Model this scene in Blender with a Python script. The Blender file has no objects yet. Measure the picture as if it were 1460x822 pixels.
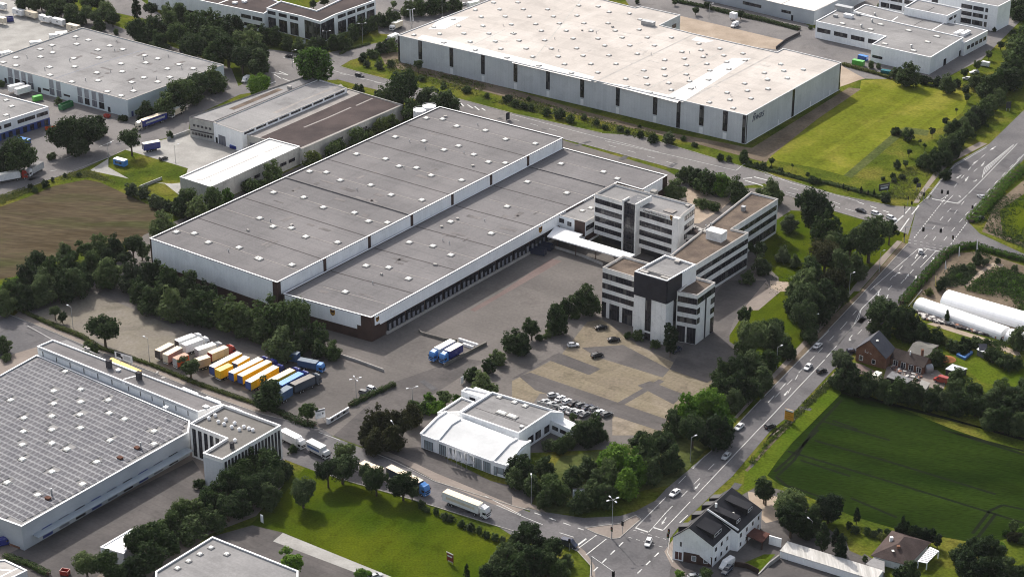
import bpy, bmesh, math, random
from mathutils import Vector, Matrix
R_ = math.radians
random.seed(7)
SC = bpy.context.scene
COL = SC.collection

# ---------------------------------------------------------------- camera, sky, sun, exposure
CAMH, PITCH, FPX = 315.0, R_(25.35), 2900.0
cam = bpy.data.cameras.new('camera'); cam.sensor_width = 36.0; cam.lens = FPX / 1460 * 36
cam.clip_start = 5; cam.clip_end = 12000
cam_o = bpy.data.objects.new('camera', cam); COL.objects.link(cam_o)
cam_o.location = (0, 0, CAMH); cam_o.rotation_euler = (R_(90) - PITCH, 0, 0)
SC.camera = cam_o
SUN_ELEV = R_(39); SUN_DIR = Vector((0.405, -0.914, 0))          # where the sunlight travels, seen from above
wd = bpy.data.worlds.new('World'); SC.world = wd; wd.use_nodes = True
nt = wd.node_tree; bg = nt.nodes['Background']; sky = nt.nodes.new('ShaderNodeTexSky')
sky.sky_type = 'NISHITA'; sky.sun_disc = False; sky.sun_elevation = SUN_ELEV
sky.sun_rotation = math.atan2(-SUN_DIR.x, -SUN_DIR.y)
sky.dust_density = 5.0; sky.altitude = 300
hs_ = nt.nodes.new('ShaderNodeHueSaturation'); hs_.inputs['Saturation'].default_value = .55      # thin high cloud pales the blue
nt.links.new(sky.outputs[0], hs_.inputs['Color']); nt.links.new(hs_.outputs[0], bg.inputs[0]); bg.inputs[1].default_value = 0.15
sun = bpy.data.lights.new('sun', 'SUN'); sun.energy = 3.6; sun.angle = R_(0.5); sun.color = (1, 0.945, 0.87)
sun_o = bpy.data.objects.new('sun', sun); COL.objects.link(sun_o)
d = Vector((SUN_DIR.x * math.cos(SUN_ELEV), SUN_DIR.y * math.cos(SUN_ELEV), -math.sin(SUN_ELEV)))
sun_o.rotation_euler = d.to_track_quat('-Z', 'Y').to_euler()
SC.view_settings.view_transform = 'Standard'; SC.view_settings.look = 'None'
SC.view_settings.exposure = 0.48; SC.view_settings.gamma = 1
SC.cycles.filter_width = 1.05
SC.cycles.max_bounces = 6; SC.cycles.diffuse_bounces = 3; SC.cycles.glossy_bounces = 2
SC.cycles.transmission_bounces = 2; SC.cycles.transparent_max_bounces = 4

# ---------------------------------------------------------------- survey: photo points to points of the site
def G(p, z=0.0):
    u = (p[0] - 730) / FPX; v = (p[1] - 411) / FPX
    dy = math.cos(PITCH) - v * math.sin(PITCH); dz = -math.sin(PITCH) - v * math.cos(PITCH)
    t = (z - CAMH) / dz
    return Vector((u * t, dy * t, z))
TX = {'a': 0, 'b': 365, 'c': 730, 'd': 1090}; TY = {'1': 0, '2': 205, '3': 410, '4': 612}
def X(s):
    out = []; x0 = y0 = 0.0; k = 1.0
    for t in s.split():
        if ':' in t:
            h, t = t.split(':')
            if h == 'p': x0 = y0 = 0.0; k = 1.0
            elif h[0] == '@': x0, y0 = map(float, h[1:].split(',')); k = 8.06
            else: x0 = TX[h[0]]; y0 = TY[h[1]]; k = 3.914
        v = list(map(float, t.split(',')))
        out.append((x0 + v[0] / k, y0 + v[1] / k) + tuple([v[2] / k] if len(v) > 2 else []))
    return out
def GP(s, z=0.0): return [G(p, z) for p in X(s)]
def pxm(v): return FPX / math.sqrt(v[0] ** 2 + v[1] ** 2 + (CAMH - v[2]) ** 2)     # photo pixels per metre there

# ---------------------------------------------------------------- materials
MATS = {}
def _new(name):
    m = bpy.data.materials.new(name); m.use_nodes = True
    return m, m.node_tree, m.node_tree.nodes['Principled BSDF']
def rgb(c): return (c[0], c[1], c[2], 1)
def mat(name, c, c2=None, scale=0.06, fine=0.12, fscale=1.5, rough=0.9, metal=0.0, spec=None, stretch=None, c3=None, lo=.35, hi=.65, stain=None, strips=(), cells=None):
    """Base colour wandering between c and c2 over metres, plus a fine grain."""
    if name in MATS: return MATS[name]
    m, t, b = _new(name); N, L = t.nodes, t.links
    b.inputs['Roughness'].default_value = rough; b.inputs['Metallic'].default_value = metal
    b.inputs['Specular IOR Level'].default_value = (.3 if rough < .7 else 0.0 if name.endswith(('grass', 'green', 'stubble')) else .05) if spec is None else spec
    geo = N.new('ShaderNodeNewGeometry'); src = geo.outputs['Position']
    if stretch:
        mp = N.new('ShaderNodeMapping'); mp.inputs['Rotation'].default_value = (0, 0, stretch[0]); mp.inputs['Scale'].default_value = (stretch[1], stretch[2], 1)
        L.new(src, mp.inputs[0]); src = mp.outputs[0]
    def noise(sc, det):
        n = N.new('ShaderNodeTexNoise'); n.inputs['Scale'].default_value = sc; n.inputs['Detail'].default_value = det
        L.new(src, n.inputs['Vector']); return n.outputs['Fac']
    r = N.new('ShaderNodeValToRGB'); r.color_ramp.elements[0].position = lo; r.color_ramp.elements[1].position = hi
    r.color_ramp.elements[0].color = rgb(c); r.color_ramp.elements[1].color = rgb(c2 or c)
    if c3:
        e = r.color_ramp.elements.new((lo + hi) / 2); e.color = rgb(c3)
    L.new(noise(scale, 5), r.inputs[0])
    mr = N.new('ShaderNodeMapRange'); mr.inputs[1].default_value = .25; mr.inputs[2].default_value = .75
    mr.inputs[3].default_value = 1 - fine; mr.inputs[4].default_value = 1 + fine
    L.new(noise(fscale, 3), mr.inputs[0])
    mx = N.new('ShaderNodeVectorMath'); mx.operation = 'SCALE'
    L.new(r.outputs[0], mx.inputs[0]); L.new(mr.outputs[0], mx.inputs['Scale'])
    col = mx.outputs[0]
    def times(c_, f_):
        k = N.new('ShaderNodeVectorMath'); k.operation = 'SCALE'; L.new(c_, k.inputs[0]); L.new(f_, k.inputs['Scale']); return k.outputs[0]
    def M(op, a, b_=0.0, c_=0.0):
        k = N.new('ShaderNodeMath'); k.operation = op
        for i_, v in enumerate((a, b_, c_)):
            if isinstance(v, (int, float)): k.inputs[i_].default_value = v
            else: L.new(v, k.inputs[i_])
        return k.outputs[0]
    if stain:                                                        # blotches: ponding, dirt, wear
        n = N.new('ShaderNodeTexNoise'); n.inputs['Scale'].default_value = stain[0]; n.inputs['Detail'].default_value = 7; n.inputs['Roughness'].default_value = .65; n.inputs['Distortion'].default_value = .6
        L.new(geo.outputs['Position'], n.inputs['Vector']); q = N.new('ShaderNodeMapRange'); q.inputs[1].default_value = .52; q.inputs[2].default_value = .66; q.inputs[3].default_value = 1; q.inputs[4].default_value = 1 - stain[1]
        L.new(n.outputs['Fac'], q.inputs[0]); col = times(col, q.outputs[0])
    for ang, per, tone, line in strips:                              # laid strips: each its own tone, a joint between them
        sx = N.new('ShaderNodeVectorMath'); sx.operation = 'DOT_PRODUCT'; sx.inputs[1].default_value = (math.cos(ang), math.sin(ang), 0); L.new(geo.outputs['Position'], sx.inputs[0])
        v = M('DIVIDE', sx.outputs['Value'], per); wn = N.new('ShaderNodeTexWhiteNoise'); wn.noise_dimensions = '1D'; L.new(M('FLOOR', v), wn.inputs['W'])
        col = times(col, M('MULTIPLY_ADD', wn.outputs['Value'], 2 * tone, 1 - tone))
        if line: col = times(col, M('SUBTRACT', 1.0, M('MULTIPLY', M('LESS_THAN', M('FRACT', v), .12), line)))
    if cells:                                                        # panes behind which blinds are drawn, or not
        sc_ = N.new('ShaderNodeVectorMath'); sc_.operation = 'MULTIPLY'; sc_.inputs[1].default_value = cells[0]; L.new(geo.outputs['Position'], sc_.inputs[0])
        fl = N.new('ShaderNodeVectorMath'); fl.operation = 'FLOOR'; L.new(sc_.outputs[0], fl.inputs[0]); wn = N.new('ShaderNodeTexWhiteNoise'); wn.noise_dimensions = '3D'; L.new(fl.outputs[0], wn.inputs['Vector'])
        mxc = N.new('ShaderNodeMix'); mxc.data_type = 'RGBA'; mxc.inputs['B'].default_value = rgb(cells[1]); L.new(M('MULTIPLY', M('GREATER_THAN', wn.outputs['Value'], cells[2]), M('MULTIPLY', wn.outputs['Value'], .8)), mxc.inputs['Factor']); L.new(col, mxc.inputs['A']); col = mxc.outputs['Result']
    L.new(col, b.inputs['Base Color'])
    MATS[name] = m; return m
def paint(name, c, rough=0.35, metal=0.0):
    return mat(name, c, tuple(x * .86 for x in c), 1.2, .05, 6, rough, metal, .5)
def leafmat(name, dark, light, tip):
    if name in MATS: return MATS[name]
    m, t, b = _new(name); N, L = t.nodes, t.links
    b.inputs['Roughness'].default_value = .75; b.inputs['Specular IOR Level'].default_value = .05
    oi = N.new('ShaderNodeObjectInfo'); geo = N.new('ShaderNodeNewGeometry')
    n = N.new('ShaderNodeTexNoise'); n.inputs['Scale'].default_value = .55; n.inputs['Detail'].default_value = 4
    L.new(geo.outputs['Position'], n.inputs['Vector'])
    ad = N.new('ShaderNodeMath'); ad.operation = 'MULTIPLY_ADD'; ad.inputs[1].default_value = .5; ad.inputs[2].default_value = .25
    L.new(oi.outputs['Random'], ad.inputs[0])
    sm = N.new('ShaderNodeMath'); sm.operation = 'ADD'; L.new(n.outputs['Fac'], sm.inputs[0]); L.new(ad.outputs[0], sm.inputs[1])
    hf = N.new('ShaderNodeMath'); hf.operation = 'MULTIPLY'; hf.inputs[1].default_value = .5; L.new(sm.outputs[0], hf.inputs[0])
    r = N.new('ShaderNodeValToRGB'); e = r.color_ramp.elements
    e[0].position = .36; e[0].color = rgb(dark); e[1].position = .66; e[1].color = rgb(tip)
    k = e.new(.5); k.color = rgb(light)
    L.new(hf.outputs[0], r.inputs[0]); L.new(r.outputs[0], b.inputs['Base Color'])
    tr = N.new('ShaderNodeBsdfTranslucent'); L.new(r.outputs[0], tr.inputs[0])
    mx = N.new('ShaderNodeMixShader'); mx.inputs[0].default_value = .3
    L.new(b.outputs[0], mx.inputs[1]); L.new(tr.outputs[0], mx.inputs[2])
    L.new(mx.outputs[0], N['Material Output'].inputs[0])
    MATS[name] = m; return m
LEAF = {
 'dark': leafmat('leaf_dark', (.016, .030, .012), (.038, .062, .022), (.082, .112, .045)),
 'mid': leafmat('leaf_mid', (.022, .042, .014), (.056, .088, .027), (.112, .146, .056)),
 'light': leafmat('leaf_light', (.032, .068, .012), (.075, .150, .018), (.135, .220, .030)),
 'grey': leafmat('leaf_grey', (.026, .040, .020), (.056, .078, .036), (.105, .130, .065)),
 'red': leafmat('leaf_red', (.018, .022, .010), (.034, .038, .014), (.058, .058, .022)),
 'pine': leafmat('leaf_pine', (.009, .018, .009), (.017, .032, .014), (.034, .055, .020)),
 'weed': leafmat('leaf_weed', (.034, .054, .014), (.075, .100, .026), (.140, .150, .045)),
}
BARK = mat('bark', (.07, .05, .035), (.10, .08, .06), 1.5, .2, 5)
ASPH = mat('asphalt', (.100, .097, .101), (.150, .142, .144), .05, .13, 1.2, .9, stain=(.12, .22))
ASPH2 = mat('asphalt_light', (.135, .128, .128), (.18, .168, .162), .05, .13, 1.2, stain=(.1, .22))
YARD = mat('yard_paving', (.106, .097, .092), (.146, .132, .124), .035, .12, 1.0, c3=(.124, .113, .106), stain=(.07, .2), strips=((R_(53.6), 3.5, .03, .05),))
YARDR = mat('red_paving', (.135, .100, .094), (.16, .122, .113), .1, .1, 1.0)
TAN = mat('tan_paving', (.175, .146, .110), (.235, .198, .155), .05, .2, 1.0, c3=(.18, .152, .108), stain=(.12, .25), strips=((R_(53.6), 2.5, .07, .1), (R_(-36.4), 5.0, .03, .06)))
GRAVEL = mat('gravel', (.165, .147, .127), (.215, .193, .168), .05, .16, 1.0, c3=(.175, .157, .126), stain=(.1, .22))
LANE = mat('grey_paving', (.078, .072, .071), (.114, .104, .100), .07, .12, 1.0, stain=(.12, .2), strips=((R_(53.6), 2.5, .05, .08),))
PAVE = mat('pavement', (.19, .16, .14), (.24, .205, .18), .1, .1, 1.0)
CONC = mat('concrete', (.26, .25, .235), (.34, .33, .31), .12, .1, 1.2)
SAND = mat('sand', (.27, .215, .165), (.35, .285, .225), .12, .1, 1.2)
GRASS = mat('verge_grass', (.042, .062, .008), (.118, .112, .022), .06, .4, 1.1, c3=(.072, .090, .011), stain=(.22, .35))
LAWN = mat('lawn_grass', (.034, .056, .003), (.066, .082, .005), .05, .3, 1.6, stain=(.12, .28), strips=((R_(-30), 2.2, .06, 0),))
LAWNB = mat('bright_grass', (.045, .078, .006), (.080, .104, .010), .06, .35, 1.2, stain=(.2, .25))
MOWN = mat('mown_grass', (.10, .118, .012), (.165, .160, .026), .05, .25, .7, c3=(.118, .132, .014), stain=(.16, .2), strips=((R_(-35), 2.6, .09, 0),))
DITCH = mat('ditch_grass', (.05, .065, .02), (.09, .10, .035), .1, .3, .8)
EARTH = mat('earth', (.10, .078, .055), (.165, .13, .095), .08, .25, .8)
FIELD = mat('stubble', (.060, .046, .028), (.055, .055, .025), .035, .3, .35, stretch=(R_(-26), .5, 2.6), c3=(.074, .058, .038), stain=(.05, .2), strips=((R_(70), 1.5, .12, .12), (R_(70), 7, .06, 0)))
CROP = mat('crop_green', (.009, .019, .0028), (.017, .031, .0045), .03, .4, .8, stretch=(R_(22), .6, 2.2), stain=(.035, .25), strips=((R_(62), 3.0, .10, .15), (R_(62), 12, .07, 0)))  # cloud shade and vignette are darkened into the crop's base colour
WHITE = mat('road_paint', (.62, .62, .6), (.42, .42, .41), .8, .1, 3)
ROOFG = mat('grey_felt', (.140, .134, .136), (.182, .173, .174), .04, .12, 1.5, stain=(.07, .10), strips=((R_(53.6), 1.0, .05, .06), (R_(-36.4), 10, .03, .05)))
ROOFS = mat('roof_seam', (.06, .055, .055), (.08, .07, .07), .3)
ROOFL = mat('roof_strip', (.24, .22, .21), (.3, .28, .26), .3)
ROOFW = mat('pale_roof', (.42, .385, .355), (.52, .48, .445), .035, .06, 1.2, c3=(.465, .425, .39), stain=(.06, .14), strips=((R_(-34), 2.0, .03, .04), (R_(56), 12, .02, .05)))
ROOFWW = mat('pale_roof_wash', (.60, .58, .56), (.70, .68, .66), .05, .05, 1.2)
ROOFA = mat('ash_roof', (.205, .20, .20), (.265, .258, .255), .06, .11, 1.5, stain=(.1, .2), strips=((R_(53.6), 1.1, .05, .07),))
ROOFB = mat('brown_gravel', (.085, .066, .055), (.165, .128, .10), .12, .18, 1.8, stain=(.15, .25))
ROOFD = mat('dark_felt', (.045, .036, .036), (.075, .058, .056), .08, .12, 1.5)
WALLW = mat('white_cladding', (.82, .835, .84), (.90, .905, .91), .08, .05, 2, .6, stain=(.25, .09), strips=((R_(12), 1.0, .025, .05),))
WALLP = mat('pale_panel', (.52, .54, .56), (.60, .615, .63), .08, .06, 2, .55, stain=(.2, .1), strips=((R_(12), 1.0, .035, .07),))
WALLC = mat('concrete_wall', (.36, .35, .33), (.46, .45, .42), .15, .09, 1.5, stain=(.3, .18), strips=((R_(12), 2.4, .04, .08),))
WALLG = mat('grey_cladding', (.33, .36, .39), (.40, .43, .46), .1, .05, 2, .5)
STONE = mat('light_stone', (.74, .725, .70), (.84, .825, .80), .2, .07, 2, stain=(.35, .14), strips=((R_(12), 1.5, .04, .07),))
BROWN = mat('brown_cladding', (.045, .024, .02), (.065, .035, .028), .3, .1, 2, .6)
BRICK = mat('brick', (.15, .075, .05), (.21, .11, .075), .5, .2, 4)
TILE = mat('roof_tile', (.045, .036, .034), (.075, .06, .054), .3, .2, 3)
TILEB = mat('black_tile', (.009, .009, .013), (.018, .017, .021), .3, .2, 3, .6)
TRIM = mat('white_trim', (.78, .78, .78), (.85, .85, .85), .3, .03, 2, .5)
TRIMG = mat('grey_trim', (.33, .31, .29), (.40, .38, .36), .3, .08, 2)
TRIMD = mat('dark_trim', (.05, .05, .055), (.07, .065, .07), .3)
GLASS = mat('window_glass', (.010, .011, .016), (.026, .026, .036), .5, .2, 1, .14, spec=.5, cells=((.75, .75, .27), (.13, .125, .12), .80))
FRAME = mat('window_frame', (.06, .055, .06), None, 1)
METAL = mat('galvanised', (.30, .31, .32), (.38, .39, .40), .5, .06, 3, .45, .3)
LAMPW = mat('lamp_white', (.75, .75, .76), None, 1, .02)
BLACK = mat('black_rubber', (.012, .012, .013), (.02, .02, .02), 1)
DOME = mat('skylight_dome', (.60, .59, .54), (.74, .73, .68), .4, .03, 1, .4)
PV = mat('solar_cell', (.06, .06, .075), (.10, .098, .11), .3, .15, 1.2, .65, spec=.1)
PVF = mat('panel_frame', (.27, .27, .285), (.34, .34, .35), .3)

# ---------------------------------------------------------------- mesh builder
class MB:
    def __init__(s): s.v = []; s.f = []; s.m = []
    def poly(s, pts, m=0):
        n = len(s.v); s.v += [tuple(p) for p in pts]; s.f.append(tuple(range(n, n + len(pts)))); s.m.append(m); return s
    def prism(s, pts, z0, z1, m=0, top=None, bottom=True):
        """upright prism over a CCW outline (x, y)"""
        n = len(pts); b = len(s.v)
        s.v += [(p[0], p[1], z0) for p in pts] + [(p[0], p[1], z1) for p in pts]
        for i in range(n):
            j = (i + 1) % n; s.f.append((b + i, b + j, b + n + j, b + n + i)); s.m.append(m)
        s.f.append(tuple(range(b + n, b + 2 * n))); s.m.append(m if top is None else top)
        if bottom: s.f.append(tuple(range(b + n - 1, b - 1, -1))); s.m.append(m)
        return s
    def box(s, c, size, rz=0.0, m=0, taper=0.0):
        x, y, z = [k / 2 for k in size]; cs, sn = math.cos(rz), math.sin(rz); b = len(s.v)
        for sz in (-1, 1):
            k = 1 - taper if sz > 0 else 1
            for sx, sy in ((-1, -1), (1, -1), (1, 1), (-1, 1)):
                px, py = sx * x * k, sy * y * k
                s.v.append((c[0] + px * cs - py * sn, c[1] + px * sn + py * cs, c[2] + sz * z))
        for f in ((0, 3, 2, 1), (4, 5, 6, 7), (0, 1, 5, 4), (1, 2, 6, 5), (2, 3, 7, 6), (3, 0, 4, 7)):
            s.f.append(tuple(b + i for i in f)); s.m.append(m)
        return s
    def bar(s, a, b_, w, h=None, m=0):
        """a rectangular bar from a to b_"""
        a = Vector(a); b_ = Vector(b_); t = (b_ - a)
        if t.length < 1e-6: return s
        t.normalize(); up = Vector((0, 0, 1)) if abs(t.z) < .9 else Vector((1, 0, 0))
        sd = t.cross(up).normalized() * w / 2; u = sd.cross(t).normalized() * (h or w) / 2
        n = len(s.v)
        for q in (a, b_):
            for e in (-sd - u, sd - u, sd + u, -sd + u): s.v.append(tuple(q + e))
        for f in ((0, 3, 2, 1), (4, 5, 6, 7), (0, 1, 5, 4), (1, 2, 6, 5), (2, 3, 7, 6), (3, 0, 4, 7)):
            s.f.append(tuple(n + i for i in f)); s.m.append(m)
        return s
    def cyl(s, a, b_, r0, r1=None, n=10, m=0):
        a = Vector(a); b_ = Vector(b_); t = (b_ - a).normalized(); r1 = r0 if r1 is None else r1
        up = Vector((0, 0, 1)) if abs(t.z) < .9 else Vector((1, 0, 0))
        e1 = t.cross(up).normalized(); e2 = t.cross(e1); k = len(s.v)
        for q, r in ((a, r0), (b_, r1)):
            for i in range(n):
                w = 2 * math.pi * i / n; s.v.append(tuple(q + e1 * math.cos(w) * r + e2 * math.sin(w) * r))
        for i in range(n):
            j = (i + 1) % n; s.f.append((k + i, k + n + i, k + n + j, k + j)); s.m.append(m)
        s.f.append(tuple(range(k, k + n))); s.m.append(m); s.f.append(tuple(range(k + 2 * n - 1, k + n - 1, -1))); s.m.append(m)
        return s
    def build(s, name, mats, parent=None, smooth=False, loc=None):
        me = bpy.data.meshes.new(name); off = Vector((0, 0, 0))
        if loc is not None: off = Vector(loc)
        elif parent is not None:
            q = parent
            while q is not None: off = off + q.location; q = q.parent
        me.from_pydata([(v[0] - off[0], v[1] - off[1], v[2] - off[2]) for v in s.v], [], s.f)
        for m in (mats if isinstance(mats, (list, tuple)) else [mats]): me.materials.append(m)
        me.polygons.foreach_set('material_index', s.m)
        if smooth: me.polygons.foreach_set('use_smooth', [True] * len(s.f))
        me.validate(); me.update()
        o = bpy.data.objects.new(name, me); COL.objects.link(o)
        if parent is not None: o.parent = parent
        elif loc is not None: o.location = off
        return o
def tag(o, label=None, cat=None, group=None, kind=None):
    if label: o['label'] = label
    if cat: o['category'] = cat
    if group: o['group'] = group
    if kind: o['kind'] = kind
    return o
def thing(name, label, cat, loc=(0, 0, 0), rz=0.0, group=None):
    o = bpy.data.objects.new(name, None); COL.objects.link(o); o.empty_display_size = .5
    o.location = loc; o.rotation_euler = (0, 0, rz)
    return tag(o, label, cat, group)
KIDS = {}
def kids(o):
    if o.name not in KIDS: KIDS[o.name] = [c for c in bpy.data.objects if c.parent == o]
    return KIDS[o.name]
def dup(root, loc, rz=0.0, scale=1.0, label=None, cat=None, group=None, name=None):
    """a copy of a thing with copies of its parts and sub-parts"""
    r = root.copy(); COL.objects.link(r); r.location = loc; r.rotation_euler = (0, 0, rz)
    r.scale = (scale,) * 3 if isinstance(scale, (int, float)) else scale
    if name: r.name = name
    tag(r, label, cat, group)
    out = {}
    for ch in kids(root):
        c = ch.copy(); COL.objects.link(c); c.parent = r; out.setdefault(ch.name.split('.')[0], []).append(c)
        for g in kids(ch):
            e = g.copy(); COL.objects.link(e); e.parent = c; out.setdefault(g.name.split('.')[0], []).append(e)
    return r, out
def recolour(o, m, slot=0):
    s = o.material_slots[slot]; s.link = 'OBJECT'; s.material = m

def ccw(p): 
    a = sum(p[i][0] * p[(i + 1) % len(p)][1] - p[(i + 1) % len(p)][0] * p[i][1] for i in range(len(p)))
    return a > 0
def inset(p, d):
    """outline p (CCW) moved inwards by d"""
    n = len(p); out = []
    for i in range(n):
        a, b, c = Vector(p[i - 1][:2]), Vector(p[i][:2]), Vector(p[(i + 1) % n][:2])
        t1 = (b - a).normalized(); t2 = (c - b).normalized()
        n1 = Vector((-t1.y, t1.x)); n2 = Vector((-t2.y, t2.x)); k = 1 + n1.dot(n2)
        out.append(b + (n1 + n2) * (d / max(k, .3)))
    return out

# ---------------------------------------------------------------- the ground
def ground(name, s, m, layer, kind='structure'):
    pts = GP(s); z = .006 * layer + .00006 * len([o for o in COL.objects if o.get('kind') == 'structure'])
    if not ccw(pts): pts.reverse()
    mb = MB(); mb.poly([(p.x, p.y, z) for p in pts])
    return tag(mb.build(name, m), kind=kind)
mb = MB(); mb.poly([(-6000, -2000, 0), (6000, -2000, 0), (6000, 9000, 0), (-6000, 9000, 0)])
tag(mb.build('ground', GRASS), kind='structure')
mb = MB(); mb.prism([(-6020, -2020), (6020, -2020), (6020, 9020), (-6020, 9020)], -1.0, CAMH + 6)
hz = bpy.data.materials.new('haze'); hz.use_nodes = True; hz.node_tree.nodes.remove(hz.node_tree.nodes['Principled BSDF'])
pv_ = hz.node_tree.nodes.new('ShaderNodeVolumePrincipled'); pv_.inputs['Color'].default_value = (.93, .95, 1, 1); pv_.inputs['Density'].default_value = 0.000016; pv_.inputs['Anisotropy'].default_value = .2
hz.node_tree.links.new(pv_.outputs[0], hz.node_tree.nodes['Material Output'].inputs['Volume'])
tag(mb.build('haze', hz), kind='stuff')
# land
ground('stubble_field', 'p:-110,292 a2:0,352 150,300 300,235 480,200 560,215 930,385 870,500 700,560 420,610 150,730 p:0,398 -110,420', FIELD, 2)
ground('crop_field', 'd3:395,575 480,560 p:1300,588 1360,612 1460,645 1600,690 1600,800 1462,762 1400,775 1345,765 1290,757 1215,735 1112,690 1092,676', CROP, 2)
ground('meadow', 'p:1068,210 1126,178 1226,112 1262,112 1392,128 1385,150 1350,200 1318,240 1295,262 1215,272 1100,240', GRASS, 2)
ground('mown_meadow', '@1000,160:735,530 p:1160,172 1226,127 1228,115 1262,113 1385,132 1372,160 1345,182 1325,186 1292,181 1278,186 1203,250 1165,240', MOWN, 3)
ground('ditch_slope', 'p:1203,250 1278,186 1292,181 1325,186 1322,194 1294,190 1284,195 1214,254', DITCH, 4)
ground('earth_strip', 'c1:0,500 400,620 800,725 1200,800 p:1063,210 1072,211 1135,172 1210,125 1228,127 1165,170 1100,222 1092,232 1000,207 880,178 740,143 640,118 560,92 561,80', EARTH, 3)
ground('bare_patch', 'b1:690,300 800,290 880,370 840,400 720,360', EARTH, 4)
# industrial ground, upper left
ground('industrial_yard', 'p:-160,330 -160,-30 20,-20 160,35 330,98 342,128 270,170 268,188 215,203 176,214 120,240 40,266 -10,285', ASPH2, 2)
ground('loading_yard', 'p:-160,60 -60,-20 30,5 110,40 60,60 0,82 -60,100', CONC, 3)
ground('side_yard', 'p:128,243 172,215 268,190 345,188 440,215 300,270 262,283 235,262 185,255', CONC, 3)
ground('side_lawn', '@0,180:1245,350 1440,270 p:268,240 p:262,260 245,262 186,256 @0,180:1245,470', GRASS, 4)
ground('office_park', 'p:440,12 505,-30 700,-40 640,20 560,50 540,48 536,30', ASPH2, 3)
# upper right yards
ground('warehouse_yard', 'p:900,12 870,-30 1010,-30 1160,40 1330,105 1262,113 1226,112 1200,118 1120,90', ASPH2, 3)
ground('tan_yard', '@960,0:60,180 450,270 1290,470 1190,570 p:1000,60 960,40', SAND, 4)
ground('tan_apron', 'd1:425,365 560,440 p:1226,114 1198,124', SAND, 4)
ground('office_yard', 'p:1160,32 1300,-40 1480,-40 1470,15 1400,85 1340,115 1320,112 1230,105', ASPH2, 2)
# the parcel hall's lot
ground('hall_yard', 'p:30,441 70,420 110,398 140,400 205,335 420,240 630,150 957,240 1030,268 1115,268 1150,300 1110,345 1130,400 1045,475 1045,520 1000,560 930,625 870,640 640,650 590,668 518,637 475,621 440,602 370,588 296,562 217,529 128,494 77,473', YARD, 2)
ground('hall_back_verge', 'p:632,152 800,199 950,243 985,262 1005,256 960,235 820,192 640,143', GRASS, 3)
ground('red_paving_band', '@640,310:1180,470 1300,500 640,880 300,1080 240,1060 560,880', YARDR, 3)
ground('gravel_strip', 'a3:180,150 480,10 700,100 1150,300 1000,480 820,420 500,280', GRAVEL, 3)
ground('tan_car_park', 'c3:270,380 420,190 500,175 640,270 700,320 1120,520 1050,620 880,760 820,822 560,822 560,700 180,590 0,600 0,520', TAN, 4)
ground('tan_car_park_corner', 'c3:0,520 170,570 120,640 0,610', TAN, 5)
for s in ('c3:190,398 262,362 495,452 430,487', 'c3:40,495 100,472 870,735 830,800 560,712 130,570', 'c3:390,335 620,318 880,455 840,500 470,385',
          'c3:700,545 770,520 960,595 900,650', 'c3:0,505 240,370 262,375 30,500', 'c3:590,640 820,510 850,522 620,655'):
    ground('paving_band', s, LANE, 6)
ground('entrance_drive', 'p:475,621 518,637 540,610 640,548 690,515 660,510 560,545 ', LANE, 3)
ground('office_forecourt', 'c3:880,455 1050,160 1190,-40 1420,-40 1240,180 1200,290 1300,360 1090,530', LANE, 6)
ground('front_paving', 'p:598,636 640,655 700,685 765,700 755,727 735,724 690,712 620,688 518,640 560,640', LANE, 3)
ground('office_path', '@950,340:570,830 860,480 1010,400 1140,460 1200,570 1310,610 1060,822', PAVE, 5)
ground('rear_car_park', '@840,250:1100,150 1240,130 1451,250 @960,260:700,180 560,300 300,470 200,470', SAND, 4)
ground('office_court', '@780,280:365,470 415,432 540,425 800,500 1010,610 1010,664', mat('court_planting', (.022, .026, .014), (.05, .045, .035), .3, .2, 1.5), 4)
# lawns round the offices
ground('office_lawn', 'p:1075,330 1100,318 1128,300 1180,302 1290,330 1272,380 1200,475 1130,560 1030,600 1010,560 1040,520 1040,478 1078,420 1112,418 1110,395 1085,372', LAWN, 4)
ground('bare_lawn_patch', '@950,340:1190,480 1400,500 1451,600 1300,610 1200,570', SAND, 5)
ground('showroom_verge', 'p:757,724 765,700 800,650 870,640 930,625 1000,560 1045,600 960,690 920,698 870,715 830,728 781,735', DITCH, 3)
# lower left
ground('lower_yard', 'p:-120,560 40,495 77,476 217,532 296,565 407,640 405,690 365,735 300,760 215,830 190,870 -140,900', PAVE, 2)
ground('warehouse_forecourt', 'p:-60,822 30,780 275,655 300,690 290,720 180,780 110,850 -80,880', LANE, 3)
ground('roundabout_island', 'a3:0,250 70,262 120,290 110,320 60,370 0,380', PAVE, 5)
ground('front_lawn', 'p:355,748 395,715 440,660 540,690 590,712 640,742 700,760 735,772 705,810 690,850 600,850 560,835 405,759', LAWN, 3)
ground('lower_car_park', 'p:300,765 360,748 405,759 560,835 590,870 190,870 220,815', LANE, 3)
ground('lawn_path', 'b4:95,622 150,575 760,822 p:575,850 545,830', CONC, 4)
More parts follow.
